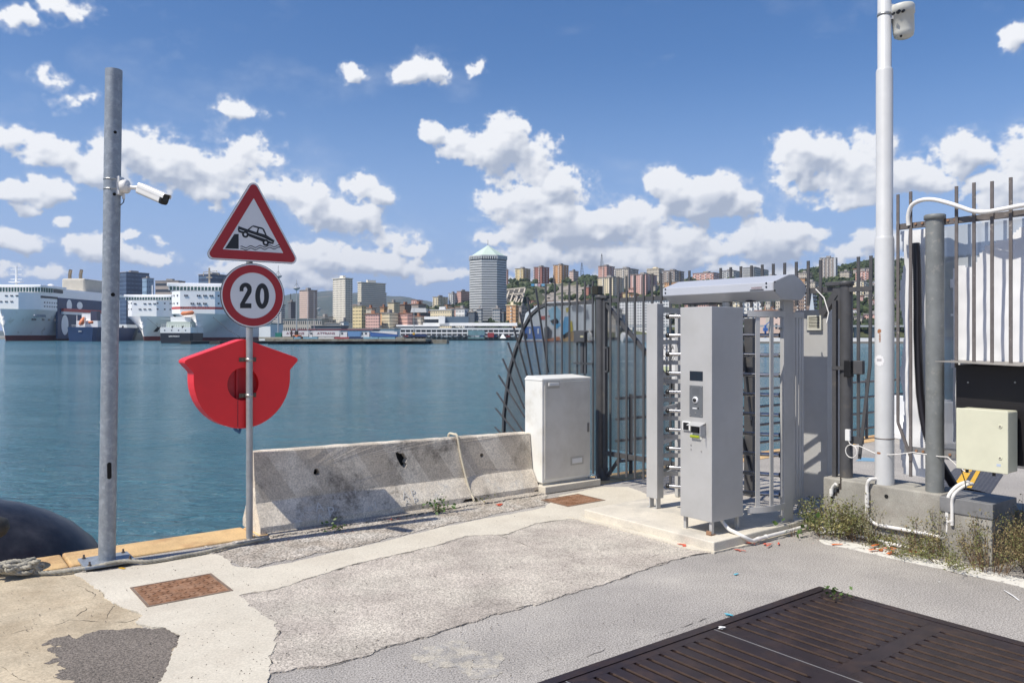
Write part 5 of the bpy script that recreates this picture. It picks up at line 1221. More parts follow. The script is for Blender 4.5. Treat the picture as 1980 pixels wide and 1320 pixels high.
# cable ramp
ramp = thing('cable_ramp', 'black rubber cable ramp with yellow arrows lying behind the low wall', 'cable ramp', GAB(1870, 935) and G(1870, 935))
rp_ = MB(I4); q4 = [G(x, y) for x, y in ((1845, 906), (1940, 918), (1915, 955), (1800, 948))]
def rmp(u, v): return q4[0] * (1 - u) * (1 - v) + q4[1] * u * (1 - v) + q4[2] * u * v + q4[3] * (1 - u) * v
vs_ = []; k = 30
for i in range(k + 1):
    for j in (0, 1): p = rmp(i / k, j); vs_.append(p + Vector((0, 0, .004 + .05 * math.sin(math.pi * i / k) + .004 * (i % 2))))
rp_.add(vs_, [(2 * i, 2 * i + 1, 2 * i + 3, 2 * i + 2) for i in range(k)]); rp_.build('mat', RAMPK, ramp, weld=False)
yb_ = MB(I4)
for (u0, u1) in ((.26, .42), (.50, .58)):
    vv_ = []
    for i in range(9):
        u = u0 + (u1 - u0) * i / 8
        for v in (0.0 + .02, .98): p = rmp(u + (.10 if v > .5 else 0), v); vv_.append(p + Vector((0, 0, .012 + .05 * math.sin(math.pi * min(1, u + (.10 if v > .5 else 0))))))
    yb_.add(vv_, [(2 * i, 2 * i + 1, 2 * i + 3, 2 * i + 2) for i in range(8)])
yb_.build('yellow_stripe', YELLOW, ramp, weld=False)
sheet('blue_paint_patch', [(1662, 885), (1700, 886), (1692, 892), (1655, 891)], mat('blue_line', (.16, .30, .42), .8), .006, .02)

# dark eave over the camera's right shoulder
ev = thing('eave_beam', 'dark metal beam end just showing at the top right corner', 'beam', at(1960, 3, 6.0))
MB(I4).bar(at(1948, -12, 6.0), at(2100, 2, 6.6), .07, .05).build('beam', GATE, ev)

# ================================================================ plants and litter
def bush(name, label, cat_, px, py, spread, height, nst, nleaf, lm, size=.016, seed=1, lean=(0, 0, 0), z0=.0, pos=None, wide=None, droop=.4):
    r = random.Random(seed); base = pos or G(px, py, z0)
    t_ = thing(name, label, cat_, base, 0); st = MB(I4); lf = MB(I4); vs_, fs_ = [], []
    ex, ey = (wide or (1, 1))
    for s in range(nst):
        th = r.uniform(0, 2 * math.pi); rad = spread * math.sqrt(r.random()); b0 = base + Vector((math.cos(th) * rad * .45 * ex, math.sin(th) * rad * .45 * ey, 0))
        H = height * r.uniform(.5, 1.05) * (1 - .35 * (rad / spread)); tip = base + Vector((math.cos(th) * rad * ex, math.sin(th) * rad * ey, H)) + Vector(lean) * H
        mid = (b0 + tip) / 2 + Vector((r.uniform(-.05, .05), r.uniform(-.05, .05), H * droop * .35)); pts_ = []
        for i in range(6):
            u = i / 5; pts_.append(b0 * (1 - u) ** 2 + mid * 2 * u * (1 - u) + tip * u * u)
        st.tube(pts_, [.0022, .0020, .0017, .0014, .0010, .0006], 4, False)
        for k in range(int(nleaf * .85 / nst)):
            u = .18 + .82 * r.random() ** .8; i = min(4, int(u * 5)); p = pts_[i].lerp(pts_[i + 1], u * 5 - i)
            off = Vector((r.gauss(0, 1), r.gauss(0, 1), r.gauss(0, .7))) * size * 1.9; p = p + off
            d = Vector((r.gauss(0, 1), r.gauss(0, 1), r.gauss(0.2, .8))).normalized(); w = d.cross(Vector((r.gauss(0, 1), r.gauss(0, 1), r.gauss(0, 1)))).normalized(); L = size * 1.25 * r.uniform(.6, 1.5)
            q = len(vs_); vs_ += [p, p + d * L * .5 + w * L * .28, p + d * L, p + d * L * .5 - w * L * .28]; fs_.append((q, q + 1, q + 2, q + 3))
    st.build('stems', STEM, t_, weld=False); lf.add(vs_, fs_); lf.build('leaves', lm, t_, weld=False); return t_
def wallfoot(t_, a_=7.0): # a point of the wall foot at b
    return P(a_, t_, 0)
bush('weed_bush', 'dense olive green weed clump against the left end of the low wall', 'weed', 0, 0, .34, .42, 60, 3400, LEAF, .017, 11, pos=P(7.0, 4.18, .0), wide=(1, 1.1))
bush('weed_bush', 'upright feathery weed growing before the white conduit on the low wall', 'weed', 0, 0, .20, .55, 26, 1500, LEAF, .013, 12, pos=P(7.02, 3.92, .0))
bush('weed_bush', 'low green weeds along the foot of the wall under the pipes', 'weed', 0, 0, .42, .13, 46, 1900, LEAF, .014, 13, pos=P(6.98, 3.62, .0), wide=(.6, 1.2))
bush('weed_bush', 'thin pale weed with seed heads below the white pole', 'weed', 0, 0, .15, .50, 12, 500, mat('leaf_pale', (.22, .21, .12), .7, 0, .2, 20), .012, 14, pos=P(7.03, 3.78, .0))
bush('weed_bush', 'brown arching creeper spreading over the middle of the low wall', 'weed', 0, 0, .36, .33, 24, 800, LEAFD, .014, 15, pos=P(7.02, 3.38, .0), wide=(.4, 1.1), droop=1.4)
bush('weed_bush', 'creeper climbing the wall edge below the fence post', 'weed', 0, 0, .10, .52, 8, 420, LEAF, .012, 16, pos=P(7.06, 3.24, .0))
bush('weed_bush', 'mixed green and brown weeds at the foot of the clad pier', 'weed', 0, 0, .40, .15, 44, 1700, LEAF, .013, 17, pos=P(6.93, 3.10, .0), wide=(.6, 1.2))
bush('dry_bush', 'dry brown and green thicket in front of the clad pier', 'bush', 0, 0, .42, .50, 70, 2600, LEAFD, .013, 18, pos=P(6.98, 2.78, .0), wide=(.6, 1.0), droop=1)
bush('dry_bush', 'large tangled dry brown bush at the right edge of the photo', 'bush', 0, 0, .50, .62, 110, 4600, LEAFD, .012, 19, pos=P(7.12, 2.40, .0), wide=(.6, 1.0), droop=.8)
bush('weed_bush', 'fresh green weeds growing through the dry bush', 'weed', 0, 0, .36, .62, 30, 1300, LEAF, .013, 20, pos=P(7.30, 2.60, .0))
bush('small_weed', 'single leafy green weed growing beside the turnstile slab', 'weed', 0, 0, .07, .20, 6, 46, LEAFG, .042, 21, pos=P(6.68, 4.36, .0))
bush('small_weed', 'green weed at the foot of the concrete barrier, near its middle', 'weed', 848, 990, .10, .15, 12, 120, LEAFG, .032, 22)
bush('small_weed', 'flat little weed at the barrier foot below the left stencil', 'weed', 648, 1025, .11, .05, 12, 70, LEAFG, .028, 23)
bush('small_weed', 'tiny weed sprouting from the drain grating', 'weed', 1618, 1156, .09, .035, 9, 44, LEAFG, .026, 24)
bush('wild_shrub', 'thin wild shrub showing above the barrier by the water', 'shrub', 0, 0, .14, 1.0, 14, 420, mat('leaf_grey_green', (.16, .19, .11), .6), .016, 25, pos=P(5.85, 8.02, -.1))
MB().box(5.75, 7.86, -.5, 5.95, 8.12, -.1).build('ledge', QWALL, None, kind='structure')
bush('dry_grass', 'small tuft of dry grass lying at the barrier foot', 'grass tuft', 930, 970, .16, .05, 14, 60, LEAFD, .03, 26)
def scrap(name, label, cat_, px, py, m, n_, spread, size, seed, z0=.006, asp=4):
    r = random.Random(seed); base = G(px, py, 0); t_ = thing(name, label, cat_, base, 0); b = MB(I4)
    for k in range(n_):
        c_ = base + Vector((r.gauss(0, spread), r.gauss(0, spread * .6), z0 + .012 * r.random())); th = r.uniform(0, math.pi); d = Vector((math.cos(th), math.sin(th), r.uniform(-.05, .05))) * size * r.uniform(.6, 1.4); w = Vector((-d.y, d.x, 0)).normalized() * size / asp
        bnd = Vector((0, 0, size * r.uniform(.01, .10))); vs_ = [c_ - d - w, c_ - d + w, c_ - d * .3 + w + bnd, c_ - d * .3 - w + bnd, c_ + d * .4 + w * .8 + bnd * .3, c_ + d * .4 - w * 1.1 + bnd * .6, c_ + d + w * .4, c_ + d - w * .5]
        b.add(vs_, [(0, 1, 2, 3), (3, 2, 4, 5), (5, 4, 6, 7)])
    o_ = b.build('scraps' if n_ > 3 else 'scrap', m, t_, weld=False); 
    if n_ > 3: tag(o_, kind='stuff')
    return t_
scrap('torn_tape', 'torn orange and white warning tape lying in the weeds by the road line', 'tape', 1712, 1062, ORANGE, 9, .13, .055, 31, .012)
scrap('torn_tape', 'orange tape end on the asphalt below the clad pier', 'tape', 1780, 1062, ORANGE, 4, .06, .04, 32, .015)
scrap('paper_scrap', 'crumpled white paper by the corner of the turnstile slab and wall', 'litter', 1612, 1030, PAPER, 10, .09, .045, 33, .01, 1.6)
scrap('paper_scrap', 'white wrapping scraps beside the orange tape', 'litter', 1745, 1056, PAPER, 6, .10, .05, 34, .01, 3)
scrap('plastic_scrap', 'red and green plastic scraps at the foot of the turnstile slab', 'litter', 1480, 1052, REDBIT, 7, .10, .04, 35, .01, 5)
scrap('plastic_scrap', 'small red scrap at the front corner of the turnstile slab', 'litter', 1325, 1058, REDBIT, 2, .02, .03, 36, .012, 2)
scrap('plastic_scrap', 'long red scrap on the asphalt before the slab corner', 'litter', 1432, 1065, REDBIT, 2, .03, .05, 37, .005, 6)
scrap('plastic_scrap', 'faint red scraps on the gravel before the barrier', 'litter', 765, 1006, REDBIT, 3, .07, .04, 38, .012, 6)
scrap('plastic_scrap', 'red scrap on the gravel near the right end of the barrier', 'litter', 966, 978, REDBIT, 2, .03, .05, 39, .012, 3)
scrap('plastic_scrap', 'red scrap beside the rope near the sign post', 'litter', 473, 1053, REDBIT, 2, .02, .03, 40, .012, 2)
scrap('plastic_scrap', 'small blue scrap on the asphalt left of the grating', 'litter', 1412, 1191, mat('blue_scrap', (.10, .42, .52), .5), 2, .01, .022, 41, .006, 2)
scrap('plastic_scrap', 'tiny blue scrap on the grey asphalt below the turnstile slab', 'litter', 1424, 1111, mat('blue_scrap', (.10, .42, .52), .5), 1, .01, .022, 42, .006, 2)
scrap('straw_piece', 'thin white straw lying on the asphalt at the right edge', 'litter', 1952, 1152, PAPER, 1, .01, .09, 43, .006, 14)
scrap('straw_piece', 'short white straw on the asphalt above the grating', 'litter', 1820, 1128, PAPER, 1, .01, .03, 44, .006, 10)
scrap('paper_scrap', 'little white wrapper on the seam of the grating', 'litter', 1395, 1217, PAPER, 2, .01, .03, 45, .008, 2)
scrap('torn_tape', 'yellow tape end at the base plate of the grey pole', 'tape', 234, 1101, YELLOW, 1, .01, .035, 46, .008, 3)
# pebbles scattered on the screed and the margin
r = random.Random(77); pb_ = MB(I4)
for k in range(1800):
    px, py = r.uniform(-50, 1300), r.uniform(960, 1320); v = G(px, py); a_, b_ = ab(v)
    if b_ > 7.25 or (a_ > 5.5 and b_ > 4.4 and b_ < 6.2) or (b_ < 3.5 and a_ > 1.5): continue
    s = r.uniform(.0015, .0045) * (1.6 if r.random() < .1 else 1); c_ = v + Vector((0, 0, .011 + s * .2))
    q = [c_ + Vector((math.cos(t_) * s * r.uniform(.7, 1.3), math.sin(t_) * s * r.uniform(.7, 1.3), 0)) for t_ in (0, 1.3, 2.6, 3.9, 5.2)]
    pb_.add(q + [c_ + Vector((0, 0, s * .9))], [(0, 1, 5), (1, 2, 5), (2, 3, 5), (3, 4, 5), (4, 0, 5)])
tag(pb_.build('pebbles', mat('pebble', (.14, .12, .10), .9, 0, .4, 300), weld=False), 'scattered dark grit and pebbles on the pale screed', 'pebbles', kind='stuff')
r = random.Random(78); pc_ = MB(I4)
for k in range(60):
    px, py = r.choice(((r.uniform(470, 1010), None), (r.uniform(1440, 1960), None))); px = px[0] if isinstance(px, tuple) else px
    py = (1062 - (px - 470) * .165 + r.uniform(-8, 10)) if px < 1100 else (1045 + (px - 1583) * .19 + r.uniform(-22, 0) if px > 1583 else 1052 + r.uniform(-8, 4))
    c_ = G(px, max(py, 950)) + Vector((0, 0, .012)); s = r.uniform(.003, .006); th = r.uniform(0, 6); d = Vector((math.cos(th), math.sin(th), 0)) * s; w = Vector((-d.y, d.x, 0)) * .5
    pc_.add([c_ - d - w, c_ + d - w, c_ + d + w, c_ - d + w], [(0, 1, 2, 3)])
tag(pc_.build('confetti', REDBIT, weld=False), 'tiny red plastic bits scattered along the barrier and the wall foot', 'litter', kind='stuff')

# ================================================================ far shore
def fm_(name, c, rough=.8, var=.06, vs=.08, **k): return mat(name, c, rough, 0, var, vs, **k)
WIN = mat('window_dark', (.045, .055, .07), .25, 0, 0)
WINB = mat('window_bluish', (.10, .14, .18), .15, 0, 0)
WINL = mat('window_mid', (.17, .18, .19), .4, 0, 0)
ROOFG = fm_('roof_grey', (.30, .28, .26)); ROOFR = fm_('roof_tile_red', (.30, .15, .09))
wallc = {
 'cream': (.72, .62, .43), 'yellow': (.72, .58, .32), 'pink': (.62, .37, .30), 'rose': (.66, .41, .35), 'red': (.36, .16, .12), 'orange': (.62, .36, .18), 'white': (.74, .74, .72), 'grey': (.44, .44, .43),
 'beige': (.54, .48, .39), 'brown': (.30, .22, .17), 'stone': (.50, .45, .38), 'palepink': (.62, .47, .40), 'darkgrey': (.13, .14, .16), 'taupe': (.38, .33, .29), 'lgrey': (.60, .60, .59)}
WALL = {k: fm_('wall_' + k, v, .85, .07, .12) for k, v in wallc.items()}
GLASSB = mat('glass_tower', (.035, .06, .11), .12, 0, .35, .06); GLASSL = mat('glass_pale', (.22, .33, .44), .15, 0, .3, .08)

def bld(label, x0, x1, yt, yb, D, wall, floors, cols, split=.55, name='apartment_building', cat='building', win=WIN, roof=None, balc=0, al=35, ww=.40, wh=.42, group=None, cap=True, box_=True, bands=False, depth=None):
    if split >= 1 or split <= 0: al = 6
    a = R(al); xc = x0 + (x1 - x0) * min(1, max(0, split)); C_ = at(xc, HOR, D); zt = at(0, yt, D).z; zb = at(0, yb, D).z
    d1 = Vector((-math.cos(a), math.sin(a), 0)); d2 = Vector((math.sin(a), math.cos(a), 0))
    L1 = max(.5, (xc - x0) / FPX * D / math.cos(a)); L2 = max(.5, (x1 - xc) / FPX * D / math.sin(a)) if split < 1 else (depth or 14)
    L2 = min(L2, 60)
    root = thing(name, label, cat, (C_.x, D, zb), 0, group)
    def bx(m, u0, u1, v0, v1, z0, z1):
        o_ = Vector((C_.x, D, 0)); q = lambda u, v, z: o_ + d1 * u + d2 * v + Vector((0, 0, z))
        return m.hexa([q(u0, v0, z0), q(u0, v1, z0), q(u1, v1, z0), q(u1, v0, z0)], [q(u0, v0, z1), q(u0, v1, z1), q(u1, v1, z1), q(u1, v0, z1)])
    m = MB(I4); bx(m, 0, L1, 0, L2, min(zb, zb) - 9, zt); m.build('wall', WALL[wall] if isinstance(wall, str) else wall, root)
    if cap:
        m = MB(I4); bx(m, -.5, L1 + .5, -.5, L2 + .5, zt, zt + .5)
        if box_: bx(m, L1 * .35, L1 * .62, L2 * .3, L2 * .65, zt + .5, zt + 2.6)
        m.build('roof', roof or ROOFG, root)
    if floors:
        wm_ = MB(I4); H = (zt - zb) / floors
        faces = [(d1, L1, Vector((-math.sin(a), -math.cos(a), 0)), cols)] if L1 > 3 else []
        if split < 1: faces.append((d2, L2, Vector((math.cos(a), -math.sin(a), 0)), max(2, int(cols * L2 / max(L1, 1)) if L1 > 3 else cols)))
        o_ = Vector((C_.x, D, 0)); bal = MB(I4)
        for d_, L_, n_, nc in faces:
            nc = min(nc, 26)
            for f in range(floors):
                z = zt - (f + .78) * H
                if bands:
                    p = o_ + d_ * .3 + Vector((0, 0, z)); q = o_ + d_ * (L_ - .3) + Vector((0, 0, z)); w = n_ * .07; up_ = Vector((0, 0, H * wh))
                    wm_.add([p + w, q + w, q + w + up_, p + w + up_], [(0, 1, 2, 3)]); continue
                for c_ in range(nc):
                    u = L_ * (c_ + .5) / nc; hw = L_ / nc * ww / 2
                    p = o_ + d_ * (u - hw) + Vector((0, 0, z)); q = o_ + d_ * (u + hw) + Vector((0, 0, z)); w = n_ * .07; up_ = Vector((0, 0, H * wh))
                    A = [p, q, q + up_, p + up_]; wm_.add([v + w for v in A] + [v - w for v in A], [(0, 1, 2, 3), (0, 4, 5, 1), (1, 5, 6, 2), (2, 6, 7, 3), (3, 7, 4, 0)])
                    if balc and (c_ % balc == balc // 2):
                        b0 = o_ + d_ * (u - hw * 1.6) + Vector((0, 0, z - .3)); b1 = o_ + d_ * (u + hw * 1.6) + Vector((0, 0, z - .3)); e = n_ * 1.2; t_ = Vector((0, 0, H * .36))
                        bal.hexa([b0, b1, b1 + e, b0 + e], [b0 + t_, b1 + t_, b1 + e + t_, b0 + e + t_])
        tag(wm_.build('windows', win, root, weld=False), kind='stuff')
        if balc and bal.v: tag(bal.build('balconies', WALL['white'] if wall != 'white' else WALL['grey'], root, weld=False), kind='stuff')
    return root

# ---------------------------------------------------------------- hills
RIDGE = [(500, 646), (700, 640), (790, 612), (830, 597), (862, 597), (900, 588), (940, 575), (985, 545), (1005, 543), (1040, 546), (1075, 545), (1105, 541), (1130, 537), (1160, 541), (1200, 548), (1260, 548), (1330, 540), (1345, 536), (1400, 540), (1470, 538), (1530, 536), (1565, 524), (1600, 522), (1640, 517), (1700, 505), (1745, 500), (1800, 508), (1900, 495), (2050, 470), (2300, 480)]
def interp(T_, x):
    if x <= T_[0][0]: return T_[0][1]
    for i in range(len(T_) - 1):
        if x <= T_[i + 1][0]: u = (x - T_[i][0]) / (T_[i + 1][0] - T_[i][0]); return T_[i][1] + (T_[i + 1][1] - T_[i][1]) * u
    return T_[-1][1]
D0, D1 = 560.0, 1050.0
BASEZ = .6
def prof(t): return max(0, min(1, t)) ** .75
def hz(px, D):          # ground height at an azimuth (photo column) and depth
    zr = at(px, interp(RIDGE, px), D1).z; t = (D - D0) / (D1 - D0)
    if t > 1: return BASEZ + (zr - BASEZ) * max(0, 1 - (t - 1) * .5)
    return BASEZ + (zr - BASEZ) * prof(t)
def hill_D(px, py):      # depth at which the hill shows at this photo row
    lo, hi = D0, D1
    for _ in range(30):
        m_ = (lo + hi) / 2; y = HOR - (hz(px, m_) - CAM_H) / m_ * FPX
        if y > py: lo = m_
        else: hi = m_
    return (lo + hi) / 2
hm = mat('hill_scrub', (.075, .085, .035), .95, 0, .4, .05, .5, .3, (.24, .20, .14), .018, .60, .05)
HB = MB(I4); xs = list(range(480, 2320, 12)); Ds = [D0 + (D1 - D0) * k / 16 for k in range(17)] + [1150, 1400, 1900, 2600]
vs_ = []
for D in Ds:
    for x in xs:
        z = hz(x, D); k = mnoise.noise(Vector((x * .02, D * .01, 3))) * 5 + mnoise.noise(Vector((x * .08, D * .04, 5))) * 1.5
        v = at(x, HOR, D); vs_.append((v.x, D, z + k * min(1, max(0, (z - 6) / 15))))
nx_ = len(xs); HB.add(vs_, [(j * nx_ + i, j * nx_ + i + 1, (j + 1) * nx_ + i + 1, (j + 1) * nx_ + i) for j in range(len(Ds) - 1) for i in range(nx_ - 1)], True)
HB.build('hill', hm, kind='structure', weld=False)
# shore strip: the quays of the far side
SH = MB(I4); SH.hexa([(-900, 700, -3), (2200, 555, -3), (2200, 900, -3), (-900, 1600, -3)], [(-900, 700, .55), (2200, 555, .55), (2200, 900, .55), (-900, 1600, .55)]); 
SHM = mat('far_quay', (.34, .32, .29), .9, 0, .2, .05)
SH.build('far_quay', SHM, kind='structure')
# mountains
MR = [(-200, 640), (300, 640), (450, 600), (520, 582), (560, 569), (600, 566), (645, 562), (680, 566), (700, 564), (745, 571), (790, 576), (830, 583), (880, 592), (940, 600), (1100, 604), (1400, 610), (1800, 620), (2400, 640)]
MM = mat('mountain_forest', (.055, .075, .05), .95, 0, .3, .004, 4, .02, (.16, .14, .10), .006, .6, .06)
mb_ = MB(I4); xs2 = list(range(-200, 2400, 16)); DM = [3300, 3900, 4500, 5100, 5800, 6500]; KM = [.0, .35, .62, .85, 1.0, .8]; vs_ = []
for D, kf in zip(DM, KM):
    for x in xs2:
        zt_ = at(x, interp(MR, x), 5800).z; v = at(x, HOR, D); z = zt_ * kf * (1 + .14 * mnoise.noise(Vector((x * .012, D * .001, 1))) * (1 if kf < 1 else .25)) + mnoise.noise(Vector((x * .05, D * .004, 8))) * 9
        vs_.append((v.x, D, max(-1.0, z)))
nx_ = len(xs2); mb_.add(vs_, [(j * nx_ + i, j * nx_ + i + 1, (j + 1) * nx_ + i + 1, (j + 1) * nx_ + i) for j in range(len(DM) - 1) for i in range(nx_ - 1)], True)
mb_.build('mountains', MM, kind='structure', weld=False)

# wood on the hillside: thousands of small leafy crowns as one mass
r = random.Random(21); ico = []
bm = bmesh.new(); bmesh.ops.create_icosphere(bm, subdivisions=1, radius=1); iv = [v.co.copy() for v in bm.verts]; iff = [tuple(v.index for v in f.verts) for f in bm.faces]; bm.free()
TREE = [mat('crown_dark', (.030, .048, .018), .9, 0, .45, .25), mat('crown_mid', (.055, .075, .025), .9, 0, .4, .3)]
wood = [MB(I4), MB(I4)]
def crown(m, c, s):
    a_ = r.uniform(0, 6); ca_, sa_ = math.cos(a_), math.sin(a_); vv = []
    for v in iv:
        k = 1 + r.uniform(-.28, .28); x, y = v.x * ca_ - v.y * sa_, v.x * sa_ + v.y * ca_; vv.append(Vector((c.x + x * s * k, c.y + y * s * k, c.z + (v.z * .85 + .45) * s * k)))
    m.add(vv, iff)
def tree_patch(x0, x1, y0, y1, n_, s0=2.2, s1=5.0, test=None):
    for _ in range(n_):
        x, y = r.uniform(x0, x1), r.uniform(y0, y1); yr = interp(RIDGE, x)
        y = max(y, yr + .2); D = hill_D(x, y); c = at(x, HOR, D); c.z = hz(x, D)
        if test and not test(x, y): continue
        for q in range(3): crown(wood[r.random() < .4], c + Vector((r.gauss(0, 2.5), r.gauss(0, 2.5), r.uniform(-1, 2.5))), r.uniform(s0, s1) * .62)
rock = lambda x, y: not (1030 < x < 1135 and 545 < y < 592 and mnoise.noise(Vector((x * .05, y * .07, 2))) > -.25)
tree_patch(985, 1160, 541, 600, 330, test=rock); tree_patch(1125, 1160, 534, 556, 50); tree_patch(1040, 1085, 540, 546, 30)
tree_patch(1160, 1330, 545, 625, 360); tree_patch(1330, 1560, 538, 640, 500); tree_patch(1545, 1760, 505, 640, 900, 2, 4.6); tree_patch(1760, 2050, 490, 640, 350); tree_patch(790, 990, 585, 640, 160)
tree_patch(850, 905, 580, 600, 50); tree_patch(1640, 1700, 498, 520, 160, 2, 4)
for k in range(2):
    tag(wood[k].build('hillside_wood', TREE[k], weld=False), ['dark evergreen wood covering the hillside behind the harbour', 'lighter scrub mixed into the hillside wood behind the harbour'][k], 'wood', kind='stuff')
# bare rock face
rk = MB(I4); vs_ = []; nx_ = 40; ny_ = 16
for j in range(ny_ + 1):
    for i in range(nx_ + 1):
        x = 1028 + 108 * i / nx_; y = 592 - (592 - 548) * j / ny_; D = hill_D(x, max(y, interp(RIDGE, x) + .5)) - 4; v = at(x, y, D); k = mnoise.noise(Vector((x * .09, y * .16, 3))) * 6 + mnoise.noise(Vector((x * .3, y * .3, 8))) * 3
        vs_.append((v.x, v.y + k, v.z))
rk.add(vs_, [(j * (nx_ + 1) + i, j * (nx_ + 1) + i + 1, (j + 1) * (nx_ + 1) + i + 1, (j + 1) * (nx_ + 1) + i) for j in range(ny_) for i in range(nx_) if mnoise.noise(Vector((i * .18, j * .3, 7))) > -.38])
rk.build('rock_face', mat('bare_rock', (.31, .27, .23), .95, 0, .35, .12, 1.0, .4, (.12, .12, .07), .07, .56, .08), kind='structure', weld=False)
# concrete buttress grid
bgx = thing('retaining_wall', 'slanting concrete grid holding the slope right of the octagonal tower', 'retaining wall', at(995, 587, 690), 0)
for (p, q_) in (((978, 560), (1016, 556)), ((976, 570), (1013, 567)), ((975, 586), (1008, 586)), ((1016, 556), (1008, 587)), ((1006, 557), (996, 588)), ((996, 558), (985, 588)), ((986, 559), (976, 588)), ((1012, 567), (1000, 588)), ((1001, 568), (991, 588))):
    MB(I4).bar(at(*p, 690), at(*q_, 680), 1.1, 1.1).build('beam', WALL['stone'], bgx)
MB(I4).hexa([at(974, 588, 684), at(1008, 588, 684), at(1008, 588, 700), at(974, 588, 700)], [at(978, 558, 700), at(1017, 555, 700), at(1017, 555, 712), at(978, 558, 712)]).build('slope', mat('slope_dark', (.09, .085, .075), .9), bgx)

# ---------------------------------------------------------------- buildings, left to right
bld('dark blue glass office tower behind the ferries, left of the pale one', 222, 271, 526, 640, 900, GLASSB, 14, 10, .45, 'office_tower', win=GLASSL, ww=.2, wh=.3)
bld('pale blue glass office block beside the dark glass tower', 271, 292, 538, 640, 880, GLASSL, 10, 5, .6, 'office_tower', win=GLASSB, ww=.3, wh=.3)
bld('grey brown office slab with dark window bands behind the second ferry', 298, 345, 543, 640, 860, 'taupe', 8, 8, 1, 'office_block', bands=True, wh=.45)
bld('dark round topped office block behind the wheelhouse of the third ferry', 376, 433, 530, 640, 820, GLASSB, 12, 12, .5, 'office_tower', win=GLASSL, ww=.3, wh=.3)
bld('white striped office tower half hidden by the round speed sign', 522, 549, 590, 645, 620, 'lgrey', 15, 6, .8, 'office_tower', bands=True, wh=.4)
bk = bld('slim black tower with an antenna between the round sign and the pink tower', 556, 569, 584, 640, 760, 'darkgrey', 14, 3, .5, 'office_tower', win=WINL, ww=.5, wh=.3)
MB(I4).tube([at(562, 585, 765), at(562, 568, 765)], .4, 6).build('antenna', GATE, bk)
bld('tall pinkish beige apartment tower with pale window grid left of the twin white towers', 575, 609, 561, 640, 740, 'palepink', 20, 9, .62, 'apartment_tower', win=WINL, ww=.45, wh=.45)
bld('long low grey station hall in front of the pink tower', 545, 622, 617, 642, 560, 'stone', 2, 18, 1, 'station_hall', win=WIN, wh=.5, box_=False)
bld('low grey warehouse right of the station hall', 611, 640, 613, 640, 640, 'grey', 2, 6, .6, 'warehouse', win=WIN)
# twin round-cornered white towers
def white_tower(label, x0, x1, yt, yb, D, split, fl, cf, cs_):
    t_ = bld(label, x0, x1, yt + 3, yb, D, 'cream' if 0 else fm_('tower_render', (.78, .73, .62)), fl, cf, split, 'apartment_tower', win=WIN, ww=.46, wh=.48, al=40, cap=True, roof=fm_('tower_render', (.78, .73, .62)))
    return t_
white_tower('taller white grid fronted apartment tower left of its twin', 638, 679, 535, 624, 640, .72, 20, 9, 5)
white_tower('shorter white grid fronted apartment tower right of its twin', 690, 738, 543, 612, 660, .18, 17, 5, 5)
bld('small white block peeping out right of the white towers', 736, 746, 567, 592, 760, 'white', 6, 3, .4, win=WINB)
bld('yellowish palace with shuttered windows below the white towers', 679, 706, 591, 636, 560, 'yellow', 7, 6, .75, 'town_house')
bld('old beige house behind the yellowish palace', 704, 726, 596, 615, 600, 'beige', 3, 5, .7, 'town_house', roof=ROOFR)
bld('pink town house at the waterfront, first of the two pink ones', 703, 735, 607, 636, 545, 'rose', 5, 8, .93, 'town_house', roof=ROOFR)
bld('pale orange town house between the two pink waterfront houses', 736, 767, 605, 636, 548, 'cream', 5, 7, .55, 'town_house', roof=ROOFG)
bld('pink town house at the waterfront, second of the two pink ones', 768, 796, 606, 634, 552, 'pink', 4, 7, .7, 'town_house', roof=ROOFR)
bld('brown stone house at the waterfront, right of the pink ones', 797, 820, 612, 634, 556, 'stone', 3, 6, .7, 'town_house', roof=ROOFR)
bld('orange roofed house behind the pale orange town house', 734, 748, 594, 607, 640, 'orange', 2, 4, .6, 'town_house', roof=ROOFR)
bld('tall cream block above the waterfront houses', 748, 771, 585, 606, 660, 'cream', 5, 5, .6)
bld('brown block right of the tall cream block', 771, 794, 589, 606, 680, 'brown', 4, 6, .5, roof=ROOFR)
bld('brown flat roofed block before the blue mountain', 796, 822, 588, 604, 720, 'taupe', 4, 6, .5, roof=ROOFR)
wr = bld('low building with a big white barrel roof', 793, 824, 604, 622, 600, 'darkgrey', 1, 8, 1, 'market_hall', win=WINB, cap=False)
MB(I4).prism([(-11 + 0, 0), (1, 0), (.5, 3.2), (-10.2, 3.5)], at(822, 604, 598), (1, 0, 0), (0, 0, 1), (0, 1, 0), 12).build('barrel_roof', WALL['white'], wr)
def hbld(label, x0, x1, yt, yb, wall, fl, co, split=.55, dD=0, **k):
    xm = (x0 + x1) / 2; D = hill_D(xm, max(yb, interp(RIDGE, xm) + .5)) + dD; return bld(label, x0, x1, yt, yb, D, wall, fl, co, split, **k)
hbld('cream hillside apartment block, lowest on the left slope', 836, 864, 574, 598, 'cream', 7, 5, .4, balc=3)
hbld('white terraced hillside block between the cream and pink ones', 867, 884, 567, 594, 'lgrey', 6, 4, .5, balc=2)
hbld('pink hillside block next to the octagonal tower', 883, 907, 563, 583, 'rose', 6, 4, .35)
bld('white office block left of the octagonal tower base', 880, 906, 597, 622, 590, 'white', 3, 6, .7, 'office_block', win=WINB)
bld('cream sloping roofed hall left of the white office block', 829, 878, 599, 622, 580, 'cream', 3, 12, .9, 'office_block', win=WINL, roof=WALL['lgrey'])
